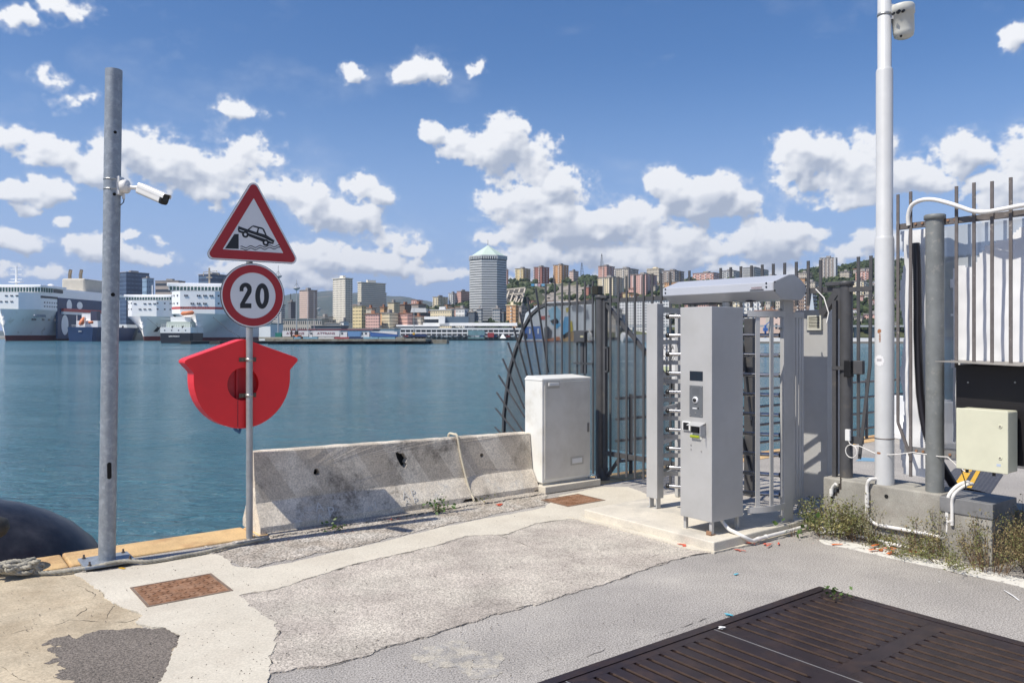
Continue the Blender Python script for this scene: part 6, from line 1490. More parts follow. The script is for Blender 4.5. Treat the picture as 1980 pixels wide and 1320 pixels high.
# long white ferry terminal
tm = thing('ferry_terminal', 'long white ferry terminal with stacked glazed decks on the far waterfront', 'terminal', at(900, 655, 540), 0)
def deck(x0, x1, y0, y1, D, dep, m, nm): return MB(I4).hexa([at(x0, y1, D), at(x1, y1, D), at(x1, y1, D) + Vector((0, dep, 0)), at(x0, y1, D) + Vector((0, dep, 0))], [at(x0, y0, D), at(x1, y0, D), at(x1, y0, D) + Vector((0, dep, 0)), at(x0, y0, D) + Vector((0, dep, 0))]).build(nm, m, tm)
WH = WALL['white']; LG = WALL['lgrey']
deck(757, 1018, 634, 637.5, 538, 18, WH, 'deck_fascia'); deck(762, 1016, 637.5, 642, 541, 14, WIN, 'glazing'); deck(757, 1018, 642, 645, 538, 18, WH, 'deck_fascia'); deck(762, 1016, 645, 649, 541, 14, WIN, 'glazing')
deck(752, 1018, 649, 651, 537, 18, WH, 'deck_fascia'); deck(760, 1016, 651, 656, 542, 12, WALL['grey'], 'ground_floor')
deck(766, 850, 628, 631, 545, 14, WH, 'deck_fascia'); deck(770, 848, 631, 634, 548, 10, WINB, 'glazing'); deck(818, 1000, 624, 630, 552, 14, WH, 'upper_wall'); deck(858, 906, 612, 625, 556, 12, WINB, 'upper_glazing'); deck(820, 858, 612, 617, 556, 12, WH, 'upper_fascia'); deck(822, 858, 617, 624, 558, 10, WIN, 'upper_glazing')
deck(848, 860, 611, 626, 550, 8, WH, 'stair_tower')
for k in range(26): x = 764 + k * 10; MB(I4).bar(at(x, 656, 538.4), at(x, 634, 538.4), .5, .5).build('column', WH, tm)
gb = MB(I4)
for k in range(60): x = 762 + k * 4.2; gb.bar(at(x, 630, 551.5), at(x, 633, 551.5), .35, .1)
tag(gb.build('small_windows', WIN, tm), kind='stuff')
deck(905, 937, 639, 655, 537, 4, mat('glass_green', (.16, .28, .30), .15, 0, .2, .5), 'glass_entrance')
# octagonal tower with a green pyramid roof
OD = 620; oc = at(943.5, HOR, OD); orad = 37.5 / FPX * OD / math.cos(R(10)) * 1.0
ot = thing('octagonal_tower', 'grey banded octagonal office tower with a pale green pyramid roof', 'tower', (oc.x, OD, 0), 0)
def octo(rad, z, ph=22.5 + 6): return [(oc.x + rad * math.cos(R(ph + 45 * k)), OD + rad * math.sin(R(ph + 45 * k)), z) for k in range(8)]
zt_ = at(0, 506, OD).z; zb_ = -1; OG = fm_('tower_bands', (.52, .53, .52), .5); OGD = mat('tower_glass', (.06, .075, .085), .2, 0, .1)
core = MB(I4); core.hexa(octo(orad * .975, zb_), octo(orad * .975, zt_ + 1)); core.build('glass_core', OGD, ot)
nfl = 25; Hf = (zt_ - at(0, 622, OD).z) / nfl
for f in range(nfl):
    z = zt_ - f * Hf; m = MB(I4); m.hexa(octo(orad, z - Hf * .66), octo(orad, z)); m.build('floor_band', OG, ot)
m = MB(I4); ze = at(0, 498.5, OD).z
for k in range(8):
    A_, B_ = Vector(octo(orad, 0)[k]), Vector(octo(orad, 0)[(k + 1) % 8])
    for j in range(7): p = A_.lerp(B_, j / 7); m.bar((p.x, p.y, zt_ + 1), (p.x, p.y, ze), .9, .9)
m.build('loggia_pillars', OG, ot)
MB(I4).hexa(octo(orad * .90, zt_ + 1), octo(orad * .90, ze)).build('loggia_core', OGD, ot)
MB(I4).hexa(octo(orad * 1.03, ze), octo(orad * 1.03, ze + .9)).build('eave', OG, ot)
m = MB(I4); p8 = octo(orad * .93, ze + .9); ap = (oc.x, OD, at(0, 474, OD).z); m.add(p8 + [ap], [(k, (k + 1) % 8, 8) for k in range(8)] + [tuple(range(8))]); m.build('pyramid_roof', fm_('verdigris', (.50, .60, .52), .6, .05), ot)
MB(I4).tube([ap, (ap[0], ap[1], ap[2] + 4)], .15, 6).build('antenna', GATE, ot)
for x0, x1, y0, y1, m_, lb_ in ((903, 921, 604, 627, 'darkgrey', 'low dark glazed podium block at the left foot of the octagonal tower'), (921, 933, 597, 627, 'grey', 'taller grey podium block left of centre under the octagonal tower'), (952, 970, 597, 627, 'grey', 'taller grey podium block right of centre under the octagonal tower'), (958, 978, 605, 627, 'darkgrey', 'low dark glazed podium block at the right foot of the octagonal tower')):
    pd = bld(lb_, x0, x1, y0, y1, OD - 32, m_, 5, 4, .8, 'podium_block', win=WINB, ww=.7, wh=.6, group='podium blocks under the octagonal tower')
bld('ornate orange palace with round loggias right of the octagonal tower', 979, 1002, 590, 628, 580, 'orange', 6, 6, .78, 'town_house', roof=WALL['cream'], balc=5)
bld('brown shaded house behind the orange palace', 1003, 1020, 592, 628, 600, 'taupe', 5, 4, .3, 'town_house')
# hilltop towers
hbld('yellow apartment tower on the hilltop, first of three', 996, 1026, 519, 545, 'yellow', 9, 5, .52, balc=3, name='apartment_tower')
hbld('red brown apartment tower on the hilltop, second of three', 1032, 1063, 516, 549, 'red', 10, 5, .5, balc=3, name='apartment_tower')
hbld('orange cream apartment tower on the hilltop, third of three', 1070, 1101, 512, 546, 'orange', 10, 5, .5, balc=3, name='apartment_tower')
hbld('pale pink block right of the three hilltop towers', 1101, 1120, 524, 545, 'palepink', 5, 3, .4)
hbld('small dark red house among the trees left of the amber lamp', 1133, 1143, 555, 578, 'red', 3, 3, .5, name='small_house')
hbld('brown tower edge right behind the octagonal tower', 978, 983, 522, 547, 'pink', 8, 2, .5, name='apartment_tower')
for k, (x, c_) in enumerate(((1027, 'blue'), (1034, 'white'), (1039, 'pink'), (1047, 'light blue'))):
    D = 790; cc2 = {'blue': (.10, .35, .6), 'white': (.7, .7, .7), 'pink': (.6, .35, .42), 'light blue': (.2, .45, .65)}[c_]; t_ = thing('hill_cabin', f'{c_} painted cabin in the row below the hilltop towers', 'cabin', at(x, 553, D), 0)
    MB(I4).hexa([at(x, 553, D), at(x + 6, 553, D), at(x + 6, 553, D + 5), at(x, 553, D + 5)], [at(x, 548.5, D), at(x + 6, 548.5, D), at(x + 6, 548.5, D + 5), at(x, 548.5, D + 5)]).build('body', mat('cabin_' + c_.replace(' ', '_'), cc2, .7), t_)
def lattice(label, x, y0, y1, D):
    t_ = thing('radio_mast', label, 'mast', at(x, y1, D), 0); b = MB(I4); z0, z1 = at(x, y1, D).z, at(x, y0, D).z; X = at(x, 0, D).x; w0 = 2.0
    for s in ((-1, -1), (1, -1), (0, 1)): b.bar((X + s[0] * w0, D + s[1] * w0, z0), (X + s[0] * .3, D + s[1] * .3, z1), .25, .25)
    for k in range(8): z = z0 + (z1 - z0) * k / 8; w = w0 * (1 - k / 9); b.bar((X - w - .8, D, z), (X + w + .8, D, z), .3, .3)
    b.build('lattice', GATE, t_)
lattice('lattice radio mast rising behind the amber lamp', 1163.5, 491, 520, 980); lattice('thin distant antenna mast on the wooded ridge', 1125, 508, 532, 960)
# right hand hillside
hbld('pink tower block at the left end of the right hillside row', 1158, 1192, 514, 548, 'pink', 9, 6, .45, dD=40, name='apartment_tower', balc=4)
hbld('cream block in front with grey shaded side, above the gate post', 1158, 1212, 536, 577, 'cream', 11, 7, .5, dD=-20, balc=3)
hbld('pale stone block behind the pickets, second in the hillside row', 1190, 1240, 519, 566, 'stone', 10, 7, .5, dD=20, balc=4)
hbld('big salmon pink block behind the gate pickets', 1222, 1278, 530, 570, 'rose', 10, 8, .48, dD=0, balc=4)
hbld('villa with a pale hipped roof on top of the hillside row', 1253, 1288, 519, 535, 'beige', 3, 8, .6, dD=60, roof=WALL['cream'])
hbld('grey block with a peach lower part at the left end of the canopy beam', 1283, 1331, 523, 556, 'taupe', 7, 8, .45, dD=10, balc=3)
hbld('peach coloured low block behind the canopy beam', 1288, 1325, 545, 572, 'orange', 4, 7, .6, dD=-30)
hbld('long pinkish block with roof terraces above the canopy beam', 1345, 1402, 527, 548, 'rose', 4, 12, .6, dD=0, balc=3)
hbld('grey block left of the long ridge slab', 1395, 1442, 523, 545, 'grey', 5, 10, .5, dD=10, balc=3)
hbld('very long grey balcony slab on the ridge above the canopy', 1440, 1538, 517, 545, 'grey', 6, 22, .18, dD=60, balc=2)
hbld('reddish low house below the long ridge slab', 1478, 1530, 533, 552, 'pink', 3, 10, .5, dD=-10)
hbld('pale villa left of the dark tower', 1546, 1580, 527, 545, 'stone', 3, 6, .5, dD=0)
hbld('cream house below the pale villa', 1560, 1592, 545, 566, 'beige', 4, 6, .5, dD=-20)
tI = hbld('dark tall apartment tower with one white vertical stripe on the right ridge', 1591, 1627, 498, 545, 'taupe', 17, 8, .62, dD=20, name='apartment_tower', balc=2)
D = hill_D(1609, 545) + 20; MB(I4).hexa([at(1612, 545, D - 3), at(1616, 545, D - 3), at(1616, 545, D + 3), at(1612, 545, D + 3)], [at(1612, 497, D - 3), at(1616, 497, D - 3), at(1616, 497, D + 3), at(1612, 497, D + 3)]).build('white_stripe', WH, tI)
hbld('beige house right of the dark tower', 1628, 1656, 525, 543, 'beige', 4, 6, .5)
hbld('reddish terraced house behind the narrow fence piece', 1660, 1698, 524, 552, 'pink', 6, 7, .5, balc=2)
hbld('pale balcony block behind the right gate post', 1650, 1690, 543, 575, 'cream', 7, 8, .5, balc=3)
hbld('pink house low on the wooded slope by the white pole', 1678, 1730, 607, 628, 'rose', 4, 7, .5)
hbld('stone house beside the pink house low on the slope', 1655, 1679, 612, 630, 'stone', 3, 4, .5)
# lower row right, seen between the turnstile parts
bld('large grey white apartment front with rows of windows behind the gate leaf', 1206, 1300, 580, 640, 560, 'lgrey', 11, 20, .97, win=WINL, ww=.6, wh=.5)
bld('older grey house behind the mesh of the gate leaf', 1166, 1206, 598, 645, 570, 'stone', 7, 8, .6)
bld('cream block with blue tinted balconies seen below the canopy', 1395, 1440, 576, 625, 575, 'cream', 7, 9, .8, balc=3, win=WINB)
bld('white balcony block seen through the turnstile cage', 1440, 1476, 580, 628, 570, 'white', 6, 8, .9, balc=2)
bld('pinkish church front with an arched window seen through the cage', 1468, 1512, 600, 640, 548, 'palepink', 2, 3, .95, 'church', 'church', ww=.25, wh=.5, roof=ROOFR)
bld('slender stone bell tower seen below the canopy', 1482, 1494, 580, 612, 552, 'stone', 3, 2, .6, 'bell_tower', 'church')
bld('brown block between the right post and the vent column', 1540, 1592, 566, 628, 580, 'brown', 9, 9, .5, balc=4)
bld('grey block left of the brown block, behind the turnstile post', 1505, 1542, 575, 630, 585, 'beige', 8, 7, .6)
bld('reddish old house behind the reader column', 1330, 1396, 585, 640, 580, 'pink', 6, 10, .6, roof=ROOFR)
# small houses packed between the blocks
r = random.Random(55); fill = []
zones = [(1160, 1330, 556, 632, 26), (1330, 1470, 545, 640, 22), (1470, 1600, 545, 640, 22), (1630, 1745, 535, 640, 22), (640, 830, 598, 622, 16), (800, 905, 600, 618, 7), (1005, 1160, 590, 640, 8)]
for (x0_, x1_, y0_, y1_, n_) in zones:
    for k in range(n_):
        w_ = r.uniform(10, 24); x = r.uniform(x0_, x1_ - w_); yb = r.uniform(y0_, y1_); h_ = r.uniform(8, 20); fill.append((x, w_, yb, h_, r.choice(['cream', 'beige', 'rose', 'stone', 'white', 'palepink', 'orange', 'yellow', 'pink', 'lgrey'])))
fill.sort(); cnt = {}; left_n = {'palepink': 'pale pink', 'lgrey': 'light grey', 'stone': 'stone coloured'}
NUM = 'first second third fourth fifth sixth seventh eighth ninth tenth eleventh twelfth thirteenth fourteenth fifteenth sixteenth seventeenth eighteenth nineteenth twentieth'.split()
for (x, w_, yb, h_, c_) in fill:
    cnt[c_] = cnt.get(c_, 0) + 1; xm = x + w_ / 2; D = max(560, hill_D(xm, max(yb, interp(RIDGE, xm) + 1)))
    bld(f"{NUM[min(19, cnt[c_] - 1)]} small {left_n.get(c_, c_)} house from the left among the packed hillside houses", x, x + w_, yb - h_, yb, D, c_, max(2, int(h_ / 3.6)), max(2, int(w_ / 4)), r.uniform(.35, .7), 'hillside_house', 'house', roof=r.choice([ROOFR, ROOFG, ROOFR]), group='small houses packed on the hillside', box_=False, balc=r.choice([0, 0, 2]))
vd = thing('viaduct', 'long grey elevated road running along the far waterfront at the right', 'viaduct', at(1550, 636, 536), 0)
MB(I4).hexa([at(1150, 632, 540), at(1800, 632, 528), at(1800, 632, 540), at(1150, 632, 552)], [at(1150, 628.5, 540), at(1800, 628.5, 528), at(1800, 628.5, 540), at(1150, 628.5, 552)]).build('road_deck', WALL['grey'], vd)
for k in range(20): x = 1160 + k * 33; MB(I4).bar(at(x, 652, 541), at(x, 632, 541), 2, 2).build('pier', WALL['grey'], vd)
sl_ = thing('white_sail', 'sharp white triangular sail above the grey control column', 'sail', at(1571, 640, 300), 0)
MB(I4).hexa([at(1559, 640, 300), at(1579, 640, 300), at(1579, 640, 300.4), at(1559, 640, 300.4)], [at(1569.8, 566, 300), at(1570.6, 566, 300), at(1570.6, 566, 300.4), at(1569.8, 566, 300.4)]).build('canvas', mat('sail_white', (.78, .78, .78), .7), sl_)
MB(I4).hexa([at(1550, 662, 298), at(1590, 662, 298), at(1590, 662, 303), at(1550, 662, 303)], [at(1545, 655, 298), at(1594, 655, 298), at(1594, 655, 303), at(1545, 655, 303)]).build('hull', WH, sl_); MB(I4).tube([at(1570, 655, 300.2), at(1570, 566, 300.2)], .08, 6).build('mast', GATE, sl_)
# white quay wall and moored boats, right
qf = thing('harbour_mole', 'low white walled mole on the far water at the right', 'mole', at(1560, 662, 330), 0)
MB(I4).hexa([at(1436, 667, 330), at(1800, 667, 320), at(1800, 667, 326), at(1436, 667, 336)], [at(1436, 660, 330), at(1800, 660, 320), at(1800, 660, 326), at(1436, 660, 336)]).build('stone_base', mat('mole_base', (.22, .20, .17), .9), qf)
MB(I4).hexa([at(1440, 660, 331), at(1800, 660, 321), at(1800, 660, 322), at(1440, 660, 332)], [at(1440, 653, 331), at(1800, 653, 321), at(1800, 653, 322), at(1440, 653, 332)]).build('parapet', WH, qf)
cr = thing('blue_crane', 'slim blue quay crane seen through the turnstile cage', 'crane', at(1480, 655, 335), 0)
MB(I4).tube([at(1480, 660, 335), at(1480, 628, 335)], .45, 10).build('column', mat('crane_blue', (.05, .14, .40), .5), cr); MB(I4).box(-.8, -.8, 0, .8, .8, 1.4, Matrix.Translation(at(1480, 640, 335))).build('cab', mat('crane_blue', (.05, .14, .40), .5), cr); MB(I4).bar(at(1480, 629, 335), at(1488, 622, 335), .3, .3).build('boom', mat('crane_blue', (.05, .14, .40), .5), cr)

# ================================================================ ships
HW = mat('hull_white', (.80, .80, .78), .45, 0, .05, .12, 0, 1, (.60, .57, .50), .25, .64, .06); BOOT = mat('boot_red', (.18, .035, .03), .6, 0, .2, .5); SUPW = mat('ship_white', (.88, .88, .87), .5, 0, .03, .2)
HWS = mat('hull_rust', (.40, .25, .13), .8); SHIPB = mat('hull_blue', (.016, .045, .12), .45, 0, .15, .3); ANCH = mat('anchor_dark', (.03, .025, .022), .7); STR = mat('stripe_red', (.55, .10, .09), .5); SGL = mat('bridge_glass', (.05, .11, .10), .15)
LIFEO = mat('lifeboat_orange', (.65, .20, .08), .5)
def ferry(label, xc, y0, L_, B_, zdeck, zsup, zroof, name='ferry', bulb=True, stripe=False, zboot=.9):
    t_ = thing(name, label, 'ferry', (xc, y0, WATER_Z), 0); hb_ = B_ / 2
    def half(t, f):  # half breadth at distance t behind the stem head; f = 0 waterline .. 1 deck
        top_ = hb_ * (1 - max(0, 1 - t / (B_ * .62)) ** 2.3); wl = hb_ * (1 - max(0, 1 - max(0, t - 5) / 75.) ** 1.7)
        return max(.05, wl * (1 - f) ** 1.0 + top_ * f if f < 1 else top_) if t > (1 - f) * 5 else .05
    fs_l = [0, .12, .3, .5, .7, .86, 1.0]; zs = [WATER_Z - 1.2 + (zdeck - WATER_Z + 1.2) * f for f in fs_l]
    ts_ = [0, .6, 1.5, 3, 5, 7.5, 11, 15, 20, 28, 40, 55, 75, 100, L_]
    def strip(z_lo, z_hi, nm, m, push=0):
        vs_ = []; rows_ = [k / 8 for k in range(9)]
        for t in ts_:
            for side in (-1, 1):
                for k in rows_:
                    z = z_lo + (z_hi - z_lo) * k; f = max(0, min(1, (z - WATER_Z) / (zdeck - WATER_Z))); fe = f ** 1.5
                    tt = max(t, (1 - f) * 5.0 if t < 5 else t); vs_.append((xc + side * (half(tt, fe) + push), y0 + max(t, (1 - f) * 5 if t < 5 else t), z))
        n_ = 9; ff = []
        for i in range(len(ts_) - 1):
            for s in (0, 1):
                for k in range(8):
                    a_ = (i * 2 + s) * n_ + k; b_ = ((i + 1) * 2 + s) * n_ + k; ff.append((a_, b_, b_ + 1, a_ + 1))
        for k in range(8): a_ = k; b_ = n_ + k; ff.append((a_, a_ + 1, b_ + 1, b_))
        return MB(I4).add(vs_, ff, True).build(nm, m, t_)
    hl = strip(zboot, zdeck, 'hull', HW); strip(WATER_Z - .8, zboot, 'boot_top', BOOT, .02)
    def ring_(z, back, inset=0.0):
        pts_ = [(xc + s * (half(t, 1) - inset), y0 + t) for s, tl_ in ((-1, ts_[::-1]), (1, ts_)) for t in tl_ if t >= back]
        return pts_
    def block(z0, z1, back, inset, nm, m, Lb=None):
        rr_ = [(x, min(y, y0 + (Lb or L_))) for x, y in ring_(0, back, inset)]; return MB(I4).prism(rr_, (0, 0, z0), (1, 0, 0), (0, 1, 0), (0, 0, 1), z1 - z0).build(nm, m, t_)
    MB(I4).prism(ring_(0, 0, .05), (0, 0, zdeck - .05), (1, 0, 0), (0, 1, 0), (0, 0, 1), .05).build('foredeck', mat('deck_green', (.10, .16, .13), .8), t_)
    block(zdeck, zsup, 5, .1, 'superstructure', SUPW)
    if stripe: block(zdeck + (zsup - zdeck) * .20, zdeck + (zsup - zdeck) * .31, 4.9, .05, 'red_stripe', STR)
    # wheelhouse across the full beam, with wings
    zb0, zb1 = zsup + .8, zroof - 1.6
    MB(I4).box(xc - hb_ - .2, y0 + 14, zsup, xc + hb_ + .2, y0 + 38, zb0).build('bridge_deck', SUPW, t_)
    MB(I4).box(xc - hb_ - .6, y0 + 13, zb0, xc + hb_ + .6, y0 + 26, zb1).build('wheelhouse', SGL, t_)
    m = MB(I4); nP = 18
    for k in range(nP + 1): x = xc - hb_ - .6 + (B_ + 1.2) * k / nP; m.box(x - .18, y0 + 12.9, zb0, x + .18, y0 + 13.05, zb1)
    for k in range(6): y = y0 + 13 + 2.6 * k; m.box(xc + hb_ + .55, y - .15, zb0, xc + hb_ + .7, y + .15, zb1)
    m.build('window_posts', SUPW, t_)
    MB(I4).box(xc - hb_ - 1.4, y0 + 12, zb1, xc + hb_ + 1.4, y0 + 40, zroof).build('bridge_roof', SUPW, t_, bevel=.3)
    MB(I4).box(xc - hb_ + 1, y0 + 30, zsup, xc + hb_ - .4, y0 + L_ * .9, zsup + 2.4).build('upper_deck', SUPW, t_)
    wv_ = MB(I4); 
    for row, zf in ((0, .80), (1, .45)):
        for k in range(9):
            x = xc - hb_ * .82 + B_ * .82 * k / 8
            if (k + row) % 4 == 3: continue
            t = 5 + (abs(x - xc) / hb_) ** 2.3 * B_ * .62 * .55
            if abs(x - xc) > hb_ * .52: continue
            for dx in (0, .9): wv_.box(x + dx - .28, y0 + 4.7, zsup * zf + zdeck * (1 - zf) - .35, x + dx + .28, y0 + 5.2, zsup * zf + zdeck * (1 - zf) + .35)
    tag(wv_.build('front_portholes', WIN, t_, weld=False), kind='stuff')
    return t_, half, hb_, ts_
def portholes(t_, half, xc, y0, rows_, side=1, step=3, t0=6, t1=120, sz=.5, h=.5, m=None, skip=0, nm='portholes'):
    b = MB(I4)
    for z in rows_:
        t = t0; k = 0
        while t < t1:
            k += 1
            if not (skip and k % skip == 0):
                p0_ = Vector((xc + side * (half(t, 1) - .1), y0 + t, z)); p1_ = Vector((xc + side * (half(t + sz, 1) - .1), y0 + t + sz, z)); nn = Vector((side * (p1_ - p0_).y, -side * (p1_ - p0_).x, 0)).normalized() * .12
                u_p = Vector((0, 0, h)); A = [p0_, p1_, p1_ + u_p, p0_ + u_p]; b.add([v + nn for v in A] + [v - nn for v in A], [(0, 1, 2, 3), (0, 4, 5, 1), (1, 5, 6, 2), (2, 6, 7, 3), (3, 7, 4, 0)])
            t += step
    return tag(b.build(nm, m or WIN, t_, weld=False), kind='stuff')
# third ferry, white with a red band, bow on
F3 = ferry('white ferry with a red band, seen bow on left of the speed limit sign', -139.5, 351, 165, 26, 11.5, 21.6, 25.6, stripe=True)
t3, half3 = F3[0], F3[1]
for s in (-1, 1): portholes(t3, half3, -139.5, 351, (15.8, 19.3), s, 2.3, 6, 24, .55, .7, skip=4); portholes(t3, half3, -140, 351, (15.8, 19.3), s, 3.2, 30, 150, .7, .8)
MB(I4).lathe([(.05, -5.5), (1.1, -5), (1.9, -3.4), (2.2, -1), (2.2, 3), (1.8, 9)], (-140.4, 354.5, -1.2), 18, True, (0, 1, 0)).build('bulbous_bow', mat('bulb_red', (.42, .10, .08), .6, 0, .2, .6), t3)
mm = MB(I4); mx_ = -136.5; mm.bar((mx_, 368, 25.6), (mx_, 368, 33), .7, .7); mm.bar((mx_ - 2.6, 368, 31), (mx_ + 3.4, 368, 31.6), .25, .25); mm.bar((mx_ - 1.2, 368, 28.6), (mx_ + 1.2, 368, 28.6), 1.2, .4); mm.bar((mx_ + 3.2, 368, 31.6), (mx_ + 4, 368, 29.6), .2, .2); mm.bar((mx_ - 2.4, 368, 30.8), (mx_ - 2.6, 368, 29.3), .3, .3); mm.build('signal_mast', mat('mast_tan', (.45, .38, .28), .6), t3)
for s in (-1, 1):
    # anchor pockets and rust streaks either side of the stem
    b = MB(I4); w_ = lambda t, z, p=.15: Vector((-140 + s * (half3(max(t, 5 * (1 - (z - WATER_Z) / 13)), ((z - WATER_Z) / 13) ** 1.5) + p), 351 + max(t, 5 * (1 - (z - WATER_Z) / 13)), z))
    b.add([w_(9, 1.2), w_(12, 1.2), w_(12, 5.8), w_(10, 5.8)] , [(0, 1, 2, 3)]); b.add([w_(8, 10.0), w_(10, 10.0), w_(10, 10.9), w_(8, 10.9)], [(0, 1, 2, 3)]); b.build('anchor_pocket', ANCH, t3, weld=False)
    b = MB(I4); b.add([w_(12.1, .9), w_(13.4, .9), w_(12.6, 3), w_(12.1, 4.6)], [(0, 1, 2, 3)]); b.build('rust_streak', HWS, t3, weld=False)
t3.rotation_euler.z = R(11.5)
# second ferry
F2 = ferry('plain white ferry in the middle of the three, between the grey pole and its neighbour', -224, 480, 150, 29, 13.4, 23.0, 27.0, zboot=1.2)
t2, half2 = F2[0], F2[1]
for s in (-1, 1): portholes(t2, half2, -224, 480, (17.4, 21), s, 3.1, 5, 26, .7, .8); portholes(t2, half2, -224, 480, (17.4, 21), s, 3.6, 30, 140, .8, .9)
for s in (-1, 1):
    b = MB(I4); w_ = lambda t, z, p=.15: Vector((-224 + s * (half2(max(t, 5 * (1 - (z - WATER_Z) / 15)), ((z - WATER_Z) / 15) ** 1.5) + p), 480 + max(t, 5 * (1 - (z - WATER_Z) / 15)), z))
    b.add([w_(9, 4), w_(12, 4), w_(12, 7), w_(9.5, 7)], [(0, 1, 2, 3)]); b.build('anchor_pocket', ANCH, t2, weld=False)
MB(I4).tube([(-212, 500, 27), (-212, 500, 29)], 1.0, 12).build('radar_dome', SUPW, t2); MB(I4).tube([(-224, 496, 27), (-224, 496, 33)], .3, 6).build('signal_mast', SUPW, t2)
# first ferry: large, with a blue painted stern half
F1 = ferry('large white ferry with blue painted stern half at the far left edge', -302, 470, 112, 31, 17.5, 27.5, 32.5, zboot=1.8)
t1, half1 = F1[0], F1[1]; X1 = -302 + 15.5
portholes(t1, half1, -302, 470, (19.2, 21.6), 1, 2.6, 18, 46, 1.0, .8); portholes(t1, half1, -302, 470, (24.6,), 1, 1.25, 15, 32, 1.0, 1.4)
MB(I4).box(X1 - .3, 470 + 20, 28.0, X1 + .14, 470 + 38, 30.5).build('lounge_window', WIN, t1); portholes(t1, half1, -302, 470, (10.8,), 1, 6, 10, 30, 2.2, 1.2)
MB(I4).box(X1 - 1, 502, -.3, X1 + .20, 578, 25.6).build('blue_side', SHIPB, t1)
bp_ = MB(I4)
for (ya, yb, za, zb) in ((506, 514, 2, 15), (512, 518, 17, 25), (524, 531, 19, 24), (537, 548, 8, 14), (560, 575, 16, 26)):
    bp_.prism([((ya + yb) / 2 + (yb - ya) / 2 * math.cos(k * math.pi / 8), (za + zb) / 2 + (zb - za) / 2 * math.sin(k * math.pi / 8)) for k in range(16)], (X1 + .2, 0, 0), (0, 1, 0), (0, 0, 1), (1, 0, 0), .08)
bp_.build('painted_ovals', SUPW, t1)
MB(I4).box(X1 - 2, 506, 17.0, X1 + 1.8, 552, 19.0).build('red_lifeboats', mat('lifeboat_red', (.45, .07, .06), .5), t1); MB(I4).box(X1 - 2, 506, 15.3, X1 + 1.5, 552, 17.0).build('lifeboat_hulls', SUPW, t1)
text('LA SUPERBA', 2.0, mat('hull_letter', (.30, .33, .38), .6), t1, (X1 - .35, 484, 13.6), (0.06, 1, 0), (0, 0, 1), .35, name='ship_name')
MB(I4).box(-310, 548, 30, -294, 574, 41).build('funnel', mat('funnel_cream', (.52, .48, .40), .8, 0, .1, .3), t1, bevel=1.2)
for k in (-306.5, -299): MB(I4).tube([(k, 552, 41), (k, 552, 44), (k + 1.2, 551, 47)], 1.1, 12).build('exhaust_pipe', mat('exhaust_steel', (.35, .28, .20), .4, .7), t1)
MB(I4).box(-316, 500, 30, -288, 600, 31.5).build('top_deck', SUPW, t1); MB(I4).lathe([(2.2, 0), (2.6, 1.4), (1.6, 3), (.1, 3.4)], (-301, 520, 32), 16).build('radar_dome', SUPW, t1)
m = MB(I4); m.bar((-302.5, 486, 32.5), (-302.5, 486, 44), 1, 1); [m.bar((-306, 486, z), (-299, 486, z), .5, .5) for z in (36, 39, 42)]; m.box(-306, 484, 34, -299, 488, 34.6); m.build('signal_mast', SUPW, t1)
# blue bunker tanker
tk = thing('bunker_tanker', 'small blue tanker with an orange lifeboat moored beside the large ferry', 'ship', (-238, 440, WATER_Z), 0)
bpts = [(-8, 0), (-7, -3), (7, -3), (8, 0), (8, 45), (3, 60), (-3, 60), (-8, 45)]
def hullp(pts_, x, y, z0, z1, nm, m, t_, sc=.9): 
    o_ = Vector((x, y, 0)); return MB(I4).hexa([o_ + Vector((p[0] * sc, p[1] * sc, z0)) for p in pts_], [o_ + Vector((p[0], p[1], z1)) for p in pts_]).build(nm, m, t_)
hullp(bpts, -238, 442, WATER_Z - .5, 6.4, 'hull', SHIPB, tk)
text('SPES', .9, SUPW, tk, (-238, 438.8, 4.0), (1, 0, 0), (0, 0, 1), .15, name='ship_name')
MB(I4).box(-244, 446, 6.4, -232, 458, 10).build('deckhouse', SUPW, tk); MB(I4).box(-242, 448, 10, -235, 456, 14).build('deckhouse', SUPW, tk); MB(I4).box(-236, 446, 10, -232.5, 450, 15.5).build('funnel', mat('funnel_dark', (.06, .06, .10), .5), tk)
MB(I4).lathe([(.1, -3), (1.1, -2.2), (1.4, 0), (1.1, 2.2), (.1, 3)], (-239.5, 444, 9.6), 12, True, (.2, .5, .8)).build('free_fall_lifeboat', LIFEO, tk)
m = MB(I4); [m.bar((x, 443, 6.4), (x, 443, 13), .25, .25) for x in (-242, -237.5)]; [m.bar((-243.5 + k, 441, 6.4), (-243.5 + k, 441, 7.6), .1, .1) for k in range(12)]; m.bar((-244, 441, 7.6), (-232, 441, 7.6), .1, .1); m.build('rails', SUPW, tk)
MB(I4).lathe([(.1, -1.5), (.8, -1), (.8, 1), (.1, 1.5)], (-233.5, 441.5, 9.0), 10, True, (1, 0, 0)).build('rescue_boat', LIFEO, tk)
# black hulled harbour vessel between the two white ferries
sv = thing('harbour_vessel', 'small black hulled white vessel between the two white ferries', 'ship', (-147, 345, WATER_Z), 0)
c0 = at(340, 660, 344); wv2 = 7.2
bp2 = [(-wv2, 0), (-wv2 * .9, -1.5), (wv2 * .9, -1.5), (wv2, 0), (wv2, 11), (-wv2, 11)]
hullp(bp2, c0.x, 345, WATER_Z - .5, 2.9, 'hull', mat('hull_black', (.02, .022, .03), .4), sv, .96); hullp([(p[0], p[1]) for p in bp2], c0.x, 345.02, 2.9, 5.4, 'bulwark', HW, sv, 1)
text('SAN PAOLO', .85, SUPW, sv, (c0.x - .5, 343.4, 1.4), (1, 0, 0), (0, 0, 1), .12, name='ship_name')
for k in range(4): MB(I4).lathe([(.3, 0), (.3, .05)], (c0.x - 4.6 + k * 3, 343.5, 4.0), 10, False, (0, -1, 0)).build('porthole', WIN, sv)
